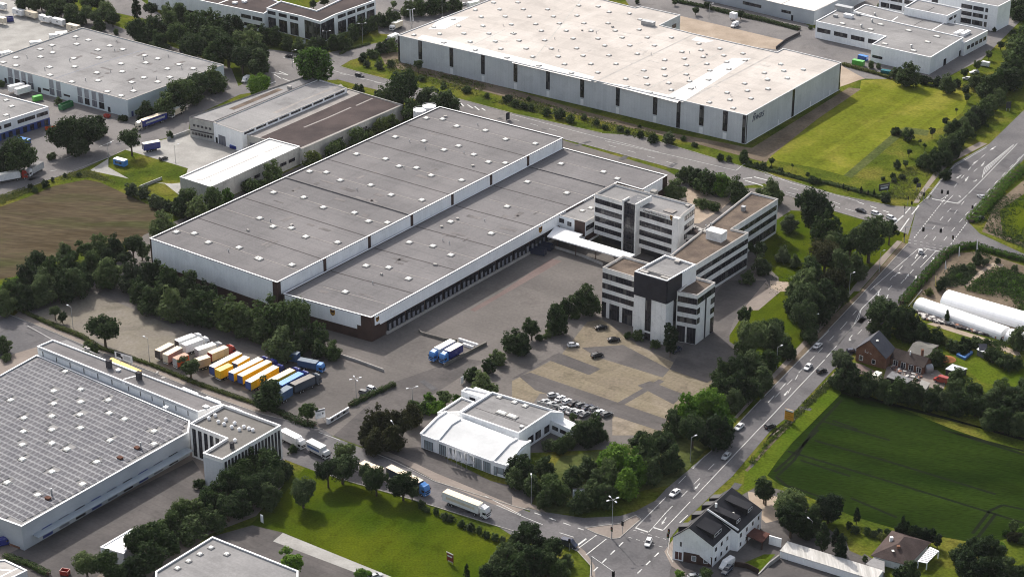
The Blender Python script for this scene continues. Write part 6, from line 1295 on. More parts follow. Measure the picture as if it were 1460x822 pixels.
v = van('navy', '@770,720:275,385 400,420', 'dark van with a white roof waiting at the lower junction', 2.0, 4.8); van('white', '@940,720:855,570 700,680', 'white van parked in the yard of the white corner house', 2.3)
# --- office car park
for kind, col, s, lab in (('saloon', 'black', '@840,420:90,365 185,350', 'black car nearest the entrance doors of the corner office'), ('saloon', 'black', '@840,420:235,500 330,490', 'black car in the middle of three beside the corner office'), ('hatch', 'white', 'c3:318,312 365,308', 'white car alone on the tan paving left of the corner office'), ('estate', 'black', '@840,420:35,690 150,660', 'black estate car lowest of those beside the corner office'), ('estate', 'navy', '@840,420:1060,590 930,650', 'dark car in the shade beside the dark cypress at the corner office')):
    car(kind, col, s, lab)
rows = [('silver', '345,175 440,158'), ('white', '425,235 520,175'), ('white', '495,270 605,205'), ('black', '590,280 680,240'), ('grey', '670,295 755,265'), ('navy', '750,320 830,290'), ('grey', '815,345 905,310'), ('white', '870,390 965,340'), ('grey', '965,400 1060,370')]
front = [('silver', '240,270 345,215'), ('silver', '325,295 420,245'), ('grey', '400,325 490,275'), ('white', '470,350 565,300'), ('silver', '560,370 650,325'), ('white', '645,385 735,345'), ('grey', '715,410 805,365')]
for k, (c_, s) in enumerate(rows): car('saloon' if k % 2 else 'hatch', c_, '@740,540:' + s, '%s car in the back row behind the showroom, %s from the left' % ({'navy': 'dark blue'}.get(c_, c_), ('first', 'second', 'third', 'fourth', 'fifth', 'sixth', 'seventh', 'eighth', 'ninth')[k]), 'cars behind the showroom')
for k, (c_, s) in enumerate(front): car('hatch' if k % 2 else 'saloon', c_, '@740,540:' + s, '%s car in the front row at the showroom wall, %s from the left' % (c_, ('first', 'second', 'third', 'fourth', 'fifth', 'sixth', 'seventh')[k]), 'cars behind the showroom')
fence_ = wall_thing('car_park_fence', 'thin metal fence in front of the cars behind the showroom', '@740,540:205,300 700,420', 1.6, .05, METAL, 'fence')
car('estate', 'grey', '@365,480:0,0 0,0'.replace('@365,480:0,0 0,0', 'b3:580,570 640,585'), 'grey car beside the four-headed lamp in the hall yard, the left of two'); car('estate', 'white', 'b3:620,545 680,570', 'white car beside the four-headed lamp in the hall yard, the right of two')
# --- farm, corner house and lower left
skip_box('caravan_roof', 'cream caravan among the hedges in front of the farmhouse', '@1190,460:440,630 520,560', (4.2, 2.1, 2.2), PT['cream'], 2.2, ROOFY)
van('red', '@1190,460:1300,640 1160,600', 'red van at the end of the farm yard', 2.0, 5.0); car('estate', 'slate' if 'slate' in PAINT else 'grey', '@940,720:800,700 760,740', 'dark car behind the white van at the corner house')
van('deepblue', '@0,720:-60,400 100,360', 'blue van at the lower left corner of the solar warehouse', 2.2, 5.6); skip_box('red_machine', 'small red machine between the yard and the round trees', '@0,720:700,745 790,760', (2.4, 1.6, 1.4), PT['red'], 1.2)
car('hatch', 'silver', '@940,720:370,800 450,790', 'silver car at the bottom edge beside the white corner house'); car('saloon', 'silver', 'b4:640,815 690,800', 'silver car roof at the bottom edge of the lawn path')
car('hatch', 'black', '@0,720:-900,-900 -880,-900'.replace('@0,720:-900,-900 -880,-900', '@1280,290:915,160 975,140'), 'dark car half in the bushes at the right of the big junction')
# ---------------------------------------------------------------- trees, shrubs and hedges
def leaf_cloud(rng, pts, size, out_from=None):
    mb = MB()
    for p in pts:
        n = Vector((rng.gauss(0, 1), rng.gauss(0, 1), rng.gauss(0, 1)))
        if out_from is not None:
            o = (p - out_from(p)); 
            if o.length > 1e-4: n = n * .55 + o.normalized() * 1.4 + Vector((0, 0, .5))
        if n.length < 1e-3: n = Vector((0, 0, 1))
        n.normalize(); a = n.orthogonal().normalized(); a.rotate(Matrix.Rotation(rng.uniform(0, 6.28), 3, n)); b = n.cross(a); s = size * rng.uniform(.6, 1.25); w = s * rng.uniform(.55, .9)
        k = n * s * .22
        mb.poly([p - a * s, p - b * w + k, p + a * s, p + b * w + k])
    return mb
def tree_proto(seed, R, H, trunk, shape='round', clumps=80, per=52, size=.29, leaf='mid', name='tree'):
    rng = random.Random(seed); t = thing(name, 'tree', 'tree'); zb = trunk; zc = (zb + H) / 2; hz = (H - zb) / 2; cl = []
    lobes = [(Vector((0, 0, 0)), 1.0)] if shape in ('cone', 'column') else [(Vector((rng.uniform(-.42, .42), rng.uniform(-.42, .42), rng.uniform(-.35, .38))), rng.uniform(.5, .72)) for _ in range(5)]
    for _ in range(clumps):
        while True:
            v = Vector((rng.uniform(-1, 1), rng.uniform(-1, 1), rng.uniform(-1, 1)))
            if .35 < v.length < 1: break
        lc, lr = rng.choice(lobes); v = lc + v * lr
        if shape == 'cone': f = 1 - (v.z + 1) / 2; k = .15 + .85 * f; v = Vector((v.x * k, v.y * k, v.z)); r = R * rng.uniform(.16, .28) * (.5 + .6 * f)
        elif shape == 'column': v = Vector((v.x, v.y, v.z)); r = R * rng.uniform(.35, .5)
        elif shape == 'dome': v.z = abs(v.z) * 1.9 - .95; v = Vector((v.x * (1 - .3 * max(0, v.z)), v.y * (1 - .3 * max(0, v.z)), v.z)); r = R * rng.uniform(.16, .32)
        else:
            k = 1 - .28 * max(0, -v.z); v = Vector((v.x * k, v.y * k, v.z)); r = R * rng.uniform(.14, .32)
        c = Vector((v.x * R * .80, v.y * R * .80, zc + v.z * hz * .82)); cl.append((c, r))
    pts = []; cen = {}
    for c, r in cl:
        for _ in range(per):
            while True:
                d_ = Vector((rng.uniform(-1, 1), rng.uniform(-1, 1), rng.uniform(-1, 1)))
                if 0.05 < d_.length < 1: break
            p = c + d_.normalized() * r * (rng.uniform(.55, 1.0)) * Vector((1, 1, .85)).length / 1.65
            pts.append(p); cen[len(pts) - 1] = c
    i = iter(range(len(pts)))
    mb = leaf_cloud(rng, pts, size, lambda p: cen[next(i)])
    mb.build('crown', LEAF[leaf], t)
    tm = MB(); tm.cyl((0, 0, -.1), (0, 0, zb + hz * .5), R * .075, R * .05, 8); tm.cyl((0, 0, zb + hz * .5), (R * .05, 0, zb + hz * 1.4), R * .05, R * .02, 6)
    for k in range(6):
        c, r = cl[k * 5 % len(cl)]; z0 = zb + hz * (.05 + .12 * k); tm.cyl((0, 0, z0), tuple(c), R * .035, R * .012, 5)
    tm.build('trunk', BARK, t)
    return t
SPEC = {'round': dict(R=4, H=8.8, trunk=1.5, shape='round'), 'oval': dict(R=3.4, H=9.6, trunk=1.5, shape='round'), 'shrub': dict(R=3, H=4.6, trunk=.1, shape='dome', clumps=46, per=52, size=.26), 'bush': dict(R=4, H=7.5, trunk=.2, shape='dome', clumps=84, per=52, size=.30),
        'column': dict(R=1.7, H=9, trunk=.2, shape='column', clumps=34, per=70, size=.26), 'cone': dict(R=2.8, H=11, trunk=.3, shape='cone', clumps=70, per=40, size=.27), 'young': dict(R=1.5, H=4.4, trunk=1.6, shape='round', clumps=16, per=60, size=.22), 'big': dict(R=6, H=11.8, trunk=1.2, shape='round', clumps=120, per=62, size=.37)}
NV = {'round': 4, 'oval': 2, 'shrub': 3, 'bush': 4, 'column': 1, 'cone': 2, 'young': 2, 'big': 3}
PROTO = {}
NAMES = {'round': 'tree', 'oval': 'tree', 'big': 'tree', 'shrub': 'shrub', 'bush': 'bush', 'column': 'cypress_tree', 'cone': 'conifer_tree', 'young': 'young_tree'}  # bush is also given to domed crowns that are really trees
trng = random.Random(11)
def tree(kind, x, y, d, leaf, label, group=None, hs=1.0):
    """tree whose crown is seen centred at photo point (x, y) and d photo pixels wide"""
    sp = SPEC[kind]; v = trng.randrange(NV[kind]); key = (kind, v); zc = (sp['H'] + sp['trunk']) / 2; s = 1.0
    for _ in range(3): g = G((x, y), zc * s * hs); s = (d * (1.34 if kind == 'bush' else 1.14 if kind in ('big', 'round') else 1.15 if kind in ('shrub', 'oval') else 1.05) / 2) / pxm(g) / sp['R']
    p = Vector((g.x, g.y, 0)); rz = trng.uniform(0, 6.28); sc = (s * trng.uniform(.88, 1.2), s * trng.uniform(.88, 1.2), s * hs * trng.uniform(.9, 1.12))
    first = key not in PROTO
    if first: PROTO[key] = tree_proto(hash(kind) % 7 + v * 13 + len(kind) * 101, name=NAMES[kind], leaf='mid', **sp)
    if first: o = PROTO[key]; o.location = p; o.rotation_euler.z = rz; o.scale = sc; cr = [c for c in kids(o) if c.name.startswith('crown')]
    else:
        o, parts = dup(PROTO[key], p, rz, sc); cr = parts['crown']
        if 'group' in o: del o['group']
    tag(o, label, {'shrub': 'shrub', 'bush': 'bush'}.get(kind, 'tree'), group); recolour(cr[0], LEAF[leaf])
ORD = ['first', 'second', 'third', 'fourth', 'fifth', 'sixth', 'seventh', 'eighth', 'ninth', 'tenth', 'eleventh', 'twelfth', 'thirteenth', 'fourteenth', 'fifteenth', 'sixteenth', 'seventeenth', 'eighteenth', 'nineteenth', 'twentieth'] + ['%s' % w for w in ('twenty-first', 'twenty-second', 'twenty-third', 'twenty-fourth', 'twenty-fifth', 'twenty-sixth', 'twenty-seventh', 'twenty-eighth', 'twenty-ninth', 'thirtieth', 'thirty-first', 'thirty-second', 'thirty-third', 'thirty-fourth', 'thirty-fifth', 'thirty-sixth')]
CODE = {'R': 'round', 'O': 'oval', 'S': 'shrub', 'B': 'bush', 'C': 'column', 'P': 'cone', 'Y': 'young', 'G': 'big'}
LC_ = {'d': 'dark', 'm': 'mid', 'l': 'light', 'g': 'grey', 'r': 'red', 'p': 'pine', 'w': 'weed'}
ADJ = {'dark': 'dark green', 'mid': 'green', 'light': 'bright green', 'grey': 'grey-green', 'red': 'dark reddish', 'pine': 'blackish green', 'weed': 'pale green'}
def belt(where, group, s, default='Bd', hs=1.0, noun=None):
    """a belt of trees: photo points x,y,width with an optional kind and leaf code"""
    toks = s.split(); off = ''; out = []
    for tk in toks:
        h = ''
        if ':' in tk: off, tk = tk.split(':'); 
        c = default
        if '/' in tk: tk, c = tk.split('/')
        (x, y, w), = X((off + ':' if off else 'p:') + tk); out.append((x, y, w, c))
    out.sort(key=lambda q: q[0])
    for k, (x, y, w, c) in enumerate(out):
        kind, leaf = CODE[c[0]], LC_[c[1]]; nn = noun or ('shrub' if kind == 'shrub' else 'bush' if kind == 'bush' else 'cypress' if kind == 'column' else 'conifer' if kind == 'cone' else 'young tree' if kind == 'young' else 'tree')
        lab = '%s %s %s' % (ADJ[leaf], nn, where) if len(out) == 1 else '%s %s %s, %s from the left' % (ADJ[leaf], nn, where, ORD[k])
        tree(kind, x, y, w, leaf, lab, group if len(out) > 1 else None, hs)
belt('in the belt before the grey hall', 'trees before the hall front', 'a2:600,710,150/Bm 730,730,150/Bg 840,710,140/Bd 950,760,170/Bm 1060,790,150/Bd 1150,830,150/Bd a3:850,50,160/Bd 960,80,170/Bm 1080,90,170/Bd 1180,100,190/Bm 1300,130,200/Bm 1390,190,150/Bd 780,20,130/Bd b3:90,150,230/Bm 220,170,220/Gm 330,245,150/Bm 425,330,105/Bm 345,330,100/Bd 250,300,120/Bd 30,220,150/Bd 140,290,180/Bd', 'Bd')
belt('in the wood below the stubble field', 'trees below the stubble field', 'a2:370,600,110/Bd 470,570,110/Rm 560,560,120/Bm 640,570,110/Bd 740,570,130/Rd 790,590,90/Rd 210,650,130/Bd 290,690,140/Bm 400,680,150/Bm 510,650,150/Bm 150,720,130/Bd 240,760,150/Bd 340,770,160/Bd a3:60,20,150/Bm 140,30,150/Bd 20,80,130/Bm 230,0,150/Bd 380,-30,150/Bd 460,-60,120/Bd a2:600,640,110/Bd 690,640,90/Rd 430,770,130/Bd', 'Bd')
belt('in the row behind the grey hall', 'bushes behind the hall', 'a2:910,440,140/Bm 1000,340,100/Bd 1050,290,110/Rm 1110,345,140/Bm 1190,310,130/Bm 1270,290,110/Sl 1390,230,110/Sm 740,250,90/Sg 800,265,90/Sg 880,310,100/Sg 940,330,90/Sg b2:90,160,120/Bm 310,80,120/Sw 430,30,110/Sm 10,220,80/Sm b1:700,700,130/Sw 560,760,130/Sm 760,680,110/Sw 450,800,100/Sm 630,740,80/Sw', 'Bm')
belt('at the gravel strip beside the road', 'trees on the gravel strip', 'a3:305,135,70/Rd 345,150,70/Rd 580,225,160/Rd 510,330,110/Sm 1060,420,120/Rd b3:60,580,160/Bd', 'Rd')
belt('beside the white entrance sign', None, 'b3:285,690,100/Om', 'Om')
belt('in the dark clump at the lorry entrance', 'dark clump at the entrance', 'b3:690,750,160/Br 790,760,150/Rr 870,700,130/Br 620,800,110/Br b4:660,40,140/Br 760,30,150/Br', 'Br')
belt('beside the entrance drive left of the showroom', 'showroom bushes', 'b3:1055,590,90/Om 940,650,110/Sm 1000,650,110/Sl 970,620,100/Sl 880,640,80/Sm 1120,610,70/Sl 1270,540,140/Bm', 'Sm')
belt('in the row between yard and car park', 'hedge row trees', 'b3:1210,480,110/Sd 1300,430,100/Sd 1360,380,110/Sm 1440,300,120/Bd c3:40,290,130/Bd 110,220,110/Rd 250,170,150/Bd 415,60,150/Bd 160,270,60/Sd 210,250,60/Sm 350,140,70/Sm 300,110,90/Bd', 'Bd')
belt('right of the showroom', 'trees right of the showroom', '@740,540:330,720,190/Sg 480,760,160/Bm 870,510,270/Bd 700,600,220/Bd 800,620,250/Bd 620,420,120/Sm 930,640,150/Bd 560,690,160/Bd c4:60,210,130/Bd 190,190,110/Bd 10,200,120/Bd 30,260,120/Bd 110,300,120/Bd 200,290,120/Bm', 'Bd')
belt('in the thicket above the lower junction', 'thicket above the lower junction', 'c4:240,330,130/Bm 340,260,130/Bd 440,340,130/Bd 470,280,120/Bd 560,150,190/Gl 680,200,180/Bl 640,290,170/Bl 530,250,160/Gm 420,200,120/Bd 750,130,180/Bd 850,70,190/Gd 900,140,160/Bd 720,50,120/Bd 190,370,110/Bd 380,390,120/Bd 520,360,130/Bd 780,220,130/Bd c3:980,690,170/Bl 900,740,150/Bd 1080,650,190/Gl 1150,690,170/Bl 1010,790,190/Gd 1160,790,180/Bd', 'Bd')
belt('along the main road beside the car park', 'trees beside the car park', 'c3:1170,470,130/Bd 1260,450,150/Gd 1340,420,160/Bd 1180,560,140/Bd 1270,540,150/Bd 1400,490,130/Bd 1240,610,130/Bd 1330,560,120/Bd d3:50,260,130/Bd 120,330,100/Bd 30,400,100/Bm', 'Bd')
belt('on the office lawn', 'trees on the office lawn', 'd2:270,370,230/Gd 140,435,90/Bg 100,610,80/Bg 350,490,180/Bm 230,300,80/Bm 590,520,250/Gd 480,560,160/Rm 700,490,110/Rd 340,620,190/Gr 420,680,170/Bd 260,700,160/Bm 400,770,190/Gr 240,790,180/Bm 520,680,130/Bd 380,560,130/Bm 170,650,70/Bd c2:1370,570,110/Rd 1390,660,110/Bg 1310,740,90/Sd d3:230,60,210/Gd 340,40,170/Bd 220,160,170/Gd 290,110,150/Bd 170,90,120/Bd 250,230,110/Bd 410,20,120/Bd 210,0,150/Bd', 'Bd')
belt('on the lawn strip below the office path', 'lower lawn trees', 'c3:1295,140,100/Om 1340,280,190/Gm 1400,240,120/Bm 1300,320,120/Bm d3:60,220,140/Gm', 'Gm')
belt('at the foot of the corner office wall', 'plants at the corner office', 'c3:650,255,55/Sm 705,265,70/Sm 800,305,65/Sm', 'Sm')
belt('against the corner office beside the dark car', None, 'c3:885,270,80/Cp', 'Cp', 1.15)
belt('between the offices and the cross road', 'bushes behind the offices', 'c2:910,250,110/Bm 960,170,80/Bd 1030,180,110/Bd 1100,200,130/Bm 1170,220,110/Bl 1250,245,130/Bd 1060,330,70/Sm 1130,345,60/Sm 1380,270,70/Sm 1440,265,80/Bm d2:50,265,120/Bm 1010,170,80/Sd c2:990,140,50/Sd', 'Bd')
belt('near the round tanks behind the shed', 'trees behind the shed', 'b1:815,500,200/Gm 740,530,120/Bd 960,540,130/Bd 1050,570,150/Bd 860,600,120/Bm 570,495,75/Sd 680,520,70/Sd', 'Bd')
belt('at the upper crossroads, the big round one', None, 'b1:325,380,230/Gl', 'Gl'); belt('at the left side of the upper crossroads', None, 'b1:10,470,150/Gl', 'Gl')
belt('at the side of the upper left warehouse', 'trees beside the pale warehouse', 'a1:815,610,100/Bd 920,580,120/Bm 1020,510,160/Gm 1110,460,150/Gm 1190,430,130/Bm 970,560,110/Bd 1080,510,120/Bd 685,650,55/Sd', 'Bm')
belt('on the upper left road island', 'trees on the upper left island', 'a1:480,720,200/Gd 370,750,180/Gd 430,780,140/Bd 550,700,100/Bd 730,780,130/Rd 950,750,55/Sm @0,180:600,320,130/Sd 900,200,60/Sw', 'Gd')
belt('beside the road at the left edge', 'trees at the left edge', 'a2:95,60,200/Gm 30,90,140/Bd 5,140,90/Bd a1:320,560,50/Sd 10,460,50/Sd', 'Gm')
belt('along the stubble field verge', 'verge shrubs of the stubble field', '@0,180:350,680,70/Sd 510,650,110/Sd 600,605,60/Sd 740,555,60/Sd 900,540,70/Sd 410,720,80/Sm 145,775,35/Sm 80,800,30/Sm', 'Sd')
belt('in the dark wood at upper left', 'wood at the upper left edge', '@0,0:250,40,190/Gd 400,50,180/Gd 540,60,190/Gd 690,80,190/Gd 830,120,200/Gd 980,150,180/Gm 1100,180,190/Gd 1200,110,230/Gm 1290,200,180/Gd 1150,270,130/Bd 600,130,160/Bd 780,190,150/Bd 900,210,140/Bd 470,10,180/Gd 320,0,180/Gd 650,0,180/Gd 800,20,180/Gd 1000,20,190/Gm 1120,30,190/Gm 1340,360,90/Sm 1080,320,70/Sm', 'Gd')
belt('in the belt below the black-roofed hall', 'broad upper tree belt', 'a1:760,40,80/Pp 840,40,80/Rd 770,160,150/Gd 860,170,130/Bd 940,120,130/Bm 1000,80,110/Bd 1000,190,160/Gm 1080,150,160/Bm 1080,250,160/Gd 1170,110,140/Bm 1180,200,170/Gm 1260,150,130/Bd 1270,270,180/Gm 1350,310,170/Gd 1340,230,140/Bm 1410,250,150/Bm 1320,140,100/Bd 1400,180,100/Bd 1190,300,140/Bm b1:20,290,120/Gd 10,350,90/Bd a1:880,230,120/Bd 790,200,100/Bd 1440,330,140/Bd 1100,60,80/Sm 930,60,80/Bm', 'Bm')
belt('before the glass corner office', 'shrubs before the glass office', 'b1:40,190,90/Bm 110,200,90/Bm 170,230,80/Bd 240,250,70/Bm 320,240,80/Bm 370,255,80/Bd 430,230,80/Bm 480,220,90/Bm 540,180,80/Bm 520,230,60/Sm 590,150,80/Bm 650,130,70/Bm 700,110,70/Bd 750,90,90/Bm 470,250,60/Sm 320,20,50/Rd 380,15,50/Rd 765,20,45/Rm', 'Bm')
belt('on the road behind the pale warehouse', 'hedge trees behind the pale warehouse', 'b1:860,40,80/Bd 920,40,80/Bm 980,30,90/Bm 1040,15,90/Bm 1100,0,90/Bd 820,60,40/Sm 900,20,60/Bm 1000,5,70/Bm', 'Bm')
belt('in the grass before the pale warehouse', 'shrubs along the pale warehouse', 'b1:600,320,60/Sm 650,290,70/Sm 700,260,80/Sm 760,240,70/Bm 620,350,50/Sg 690,360,60/Sg 750,350,50/Sm 905,365,50/Od 860,400,50/Sm 920,430,50/Sm 1170,490,60/Sm 1050,460,50/Sw 1290,530,40/Sm 1400,540,60/Sd 1440,570,50/Sd c1:15,570,60/Sd 70,585,50/Sd 110,595,50/Sd 95,550,30/Sm 190,620,60/Sm 270,625,80/Sd 330,655,60/Sm 475,680,45/Sd 520,705,40/Sd 600,710,50/Sd 645,730,40/Sd 715,745,50/Sd 780,770,60/Sm 880,765,90/Sg 800,765,50/Sd 960,765,40/Sm 710,700,25/Sm 1020,800,40/Sm 405,650,40/Sm', 'Sd')
belt('beside the cross road below the meadow', 'shrubs below the meadow', '@1000,160:230,510,100/Sd 310,530,90/Sd 490,500,130/Bm 550,580,80/Sd 640,600,90/Sd 710,600,90/Bd 810,540,80/Om 800,640,60/Sd 910,660,90/Sg 1000,705,60/Sd 1060,720,60/Sd 1120,735,60/Sd 1045,615,50/Ym 1220,700,60/Sm 1290,760,120/Sm 1350,790,80/Sm', 'Sd')
belt('in the conifer row at the cross road', 'small conifers beside the cross road', '@1200,220:20,365,45/Pp 75,395,40/Pp 225,410,50/Pp 305,440,40/Pp 375,430,55/Pp 130,400,40/Sm', 'Pp')
belt('in the grass corner above the big junction', 'shrubs above the big junction', '@1200,220:640,110,90/Bd 740,90,70/Om 480,270,60/Sm 600,240,80/Sm 600,280,90/Sg 850,290,80/Sg 520,490,140/Sg 700,240,90/Sg 1045,170,60/Sd', 'Sg')
belt('standing thinly in the meadow', 'young trees in the meadow', '@1280,130:675,220,50/Yd 400,460,90/Od 260,570,60/Yd 310,620,60/Yd 130,700,80/Rd 85,800,60/Yd 800,60,80/Od 545,350,80/Od 1030,400,50/Yd 895,515,45/Ym d1:720,735,40/Sd 735,725,60/Sd 800,750,80/Sm', 'Yd')
belt('in the thicket between meadow and main road', 'thicket beside the meadow', '@1280,130:1150,40,180/Bm 1060,110,180/Bm 990,190,190/Bm 900,260,190/Bg 820,310,190/Bm 760,360,170/Bm 680,390,150/Bm 600,420,120/Bm 960,280,170/Bd 860,350,160/Bd 780,440,170/Bm 700,520,180/Bm 620,560,190/Bm 540,600,180/Bm 640,660,190/Bd 520,690,200/Bm 420,740,200/Bm 330,780,170/Bm 560,750,180/Bd 430,820,180/Bd 250,800,120/Sm d1:1400,370,150/Bm 1440,300,150/Bm 1350,420,140/Bd 1448,230,140/Bm 1400,280,130/Bm 1300,460,130/Bm 1240,480,110/Bd 1180,450,80/Bd', 'Bm')
belt('between the factory and the meadow', 'shrubs at the factory', 'd1:810,410,110/Bd 740,405,80/Sm 900,440,70/Sd 960,450,70/Sd 1020,460,90/Bd 600,360,50/Sm 640,365,40/Sm 1070,460,60/Sd 1130,490,60/Sd', 'Bd')
belt('in the factory car park', 'young trees at the factory', 'd1:1115,410,45/Om 1190,355,50/Om 1255,295,45/Om 1320,240,45/Om 1280,165,30/Sd 255,150,30/Sd 645,25,30/Sm 1400,40,80/Bd 1440,30,80/Bd 1390,180,45/Sg 1420,70,70/Bd', 'Om')
belt('in the yard behind the pale warehouse', 'yard trees behind the pale warehouse', '@960,0:255,115,85/Rd 390,60,75/Rd 775,150,80/Od 20,20,70/Rm c1:700,5,35/Sm', 'Rd')
belt('in the dark trees behind the brick farmhouse', 'trees behind the farmhouse', 'd3:680,130,190/Gd 760,170,170/Gd 640,110,110/Bd 820,200,120/Bd 620,200,90/Bd 690,215,100/Pp 780,230,100/Bd 880,240,110/Bd 960,260,80/Bd 885,285,35/Cp', 'Gd')
belt('at the roadside corner below the farmhouse', 'farmhouse corner trees', 'd3:420,410,120/Rg 460,460,120/Bg 410,500,90/Bd', 'Rg')
belt('in the hedge between farm and green field', 'field hedge trees', 'd3:500,520,110/Bd 580,530,110/Bd 660,545,120/Bd 750,555,130/Bm 830,580,120/Bd 920,620,110/Bd 1000,620,110/Bg 1090,640,120/Bd 1180,650,110/Bd 1260,720,120/Bd 1340,730,130/Bd 1420,750,120/Bd 1080,490,120/Bd 1150,570,130/Bm 1060,560,100/Bd 1320,560,130/Bm 1280,600,120/Bd 1400,600,120/Bd 1440,640,120/Bd 1440,560,110/Bd 960,570,80/Bd 1350,640,100/Bd 700,600,80/Bd 560,560,80/Bd', 'Bd')
belt('in the garden hedges around the pool', 'garden hedge shrubs', 'd3:1060,310,90/Sd 1130,300,100/Sd 1190,290,90/Sd 1010,290,70/Sw 1280,370,110/Sd 1340,400,110/Sd 1400,410,90/Sd 960,380,90/Bd 930,400,60/Sd 1420,280,110/Bd 1240,300,60/Sd 1020,150,45/Pm 1100,330,80/Sd', 'Sd')
belt('in the nursery bed', 'nursery shrubs', '@1280,340:920,230,130/Bd 1020,250,90/Sg 850,310,120/Sm 760,330,110/Sg 700,420,110/Sl 630,430,110/Sm 560,470,130/Sg 780,400,80/Sg 500,520,130/Bd 350,600,110/Sw 540,715,90/Sw 210,745,90/Sg 1150,250,80/Sd 1350,330,90/Sd', 'Sg')
belt('right of the white corner house', 'trees behind the corner house', 'd4:0,330,130/Rd 165,410,190/Gm 150,500,190/Gd 250,500,120/Bd 360,430,170/Gp 330,580,110/Pp 400,590,90/Pp 425,640,110/Pp 280,470,120/Bd 240,560,90/Bd c4:1420,340,130/Rd', 'Gd')
belt('at the lower edge of the green field', 'dark conifers at the field edge', 'd4:517,465,70/Pp 770,540,75/Pp 750,560,40/Cp 820,570,45/Cp 850,575,45/Cp 880,580,45/Cp 905,580,45/Cp 930,590,45/Cp 970,610,40/Cp 790,550,40/Cp', 'Cp')
belt('in the bungalow garden', 'bungalow garden shrubs', 'd4:510,550,60/Sg 570,560,55/Sm 610,575,50/Sg 640,560,45/Sd 690,565,50/Sd 655,595,55/Sw 470,530,50/Sd 810,790,110/Bd 560,715,40/Sm 760,800,80/Bd 430,600,60/Sd', 'Sm')
belt('in the lower right corner', 'trees in the lower right corner', 'd4:1150,640,120/Rp 1230,660,150/Gp 1130,740,140/Bp 1220,760,160/Bp 1310,700,110/Bd 1330,640,50/Sl 1355,570,55/Sl 1400,530,70/Sm 1400,590,80/Sr 1360,760,110/Bd 1430,790,80/Bd 1430,560,60/Sl 1090,690,90/Bd 1290,780,120/Bd 1180,800,120/Bp 1440,610,60/Sm', 'Bp')
belt('in the row beside the lower left yard', 'round trees beside the lower left yard', 'a4:480,740,150/Gm 580,730,160/Gm 650,800,120/Bd 740,760,130/Bd 770,620,170/Gm 860,590,170/Gm 820,690,160/Bd 960,520,140/Bm 1020,460,160/Gm 1110,450,130/Bm 940,620,130/Bd 1060,540,150/Bd 1170,400,170/Gm 1230,340,150/Bm 1270,420,170/Gd 1180,490,140/Bd 1300,300,180/Gm 1350,240,160/Gm 1400,340,170/Gd 1340,400,150/Bd 1420,190,150/Bm 1110,290,80/Sd b4:60,200,190/Gm 20,130,140/Bd 110,270,150/Gd 40,310,160/Gd 130,210,110/Bm 70,370,130/Bd', 'Gm')
belt('standing on the front lawn', 'trees on the front lawn', 'b4:260,340,170/Gd 480,200,180/Gd 400,230,140/Rd 500,120,130/Rm 670,280,160/Gd 620,250,100/Rd 820,310,150/Gd 870,340,80/Rd', 'Gd', 1.05)
belt('beside the road truck in front of the head building', None, 'b4:200,105,60/Sm', 'Sm')
belt('in the round planting on the lower car park', 'small trees at the lower car park', 'b4:205,730,150/Rl 600,795,90/Sl', 'Rl')
belt('between the front lawn and lower road', 'shrubs at the lawn edge', 'b4:950,435,50/Sm 1000,450,50/Sm 1050,475,60/Sm 1090,490,50/Sg 1150,520,50/Sm 1190,535,60/Sg 1240,555,50/Sm 1290,580,50/Sm 1340,595,60/Sm 1380,605,50/Sg 920,410,60/Sm', 'Sm')
belt('in the clump left of the lower junction', 'dark corner clump', 'c4:90,590,140/Rd 220,660,130/Rd 140,640,130/Bd 60,690,160/Bm 30,620,120/Bd 120,740,160/Bd 200,740,140/Bd 30,770,160/Bm 270,780,120/Bm 310,720,80/Bm b4:1400,720,160/Bd 1340,740,130/Bd 1290,790,110/Bd 1380,790,140/Bd 1175,785,60/Pd 1430,650,90/Bd 1080,840,60/Sm', 'Bd')
belt('at the bottom edge before the white corner house', 'small trees at the bottom edge', '@940,720:225,800,120/Rl 545,790,160/Rm', 'Rm')
belt('at the roundabout at the left edge', 'shrubs on the roundabout', 'a3:15,310,90/Bd 30,380,60/Sd', 'Bd')
def hedge(label, s, w, h, leaf, z0=0.0, dens=15, name='hedge'):
    pts = GP(s); c = sum(pts, Vector()) / len(pts); t = thing(name, label, 'hedge', (c.x, c.y, 0)); rng = random.Random(len(s)); P = []; O = []
    for a, b in zip(pts, pts[1:]):
        L = (b - a).length; tt = (b - a).normalized(); n = Vector((-tt.y, tt.x, 0))
        for _ in range(int(L * (w + 2 * h) * dens)):
            q = a + tt * rng.uniform(0, L); bump = 1 + .18 * math.sin(q.x * .9 + q.y * 1.3) + .1 * math.sin(q.x * 2.7); face = rng.random() * (w + 2 * h)
            o = q + Vector((0, 0, h * .5))
            if face < w: p = q + n * rng.uniform(-w / 2, w / 2) + Vector((0, 0, h * bump * rng.uniform(.85, 1)))
            else: p = q + n * (w / 2) * (1 if rng.random() < .5 else -1) * rng.uniform(.85, 1.05) * bump + Vector((0, 0, rng.uniform(0, h)))
            P.append(p); O.append(o)
    i = iter(range(len(P))); leaf_cloud(rng, P, .27, lambda p: O[next(i)]).build('foliage', LEAF[leaf], t)
    mb = MB()
    for a, b in zip(pts, pts[1:]): mb.bar(a + Vector((0, 0, h * .4)), b + Vector((0, 0, h * .4)), w * .4, h * .6)
    mb.build('stems', BARK, t)
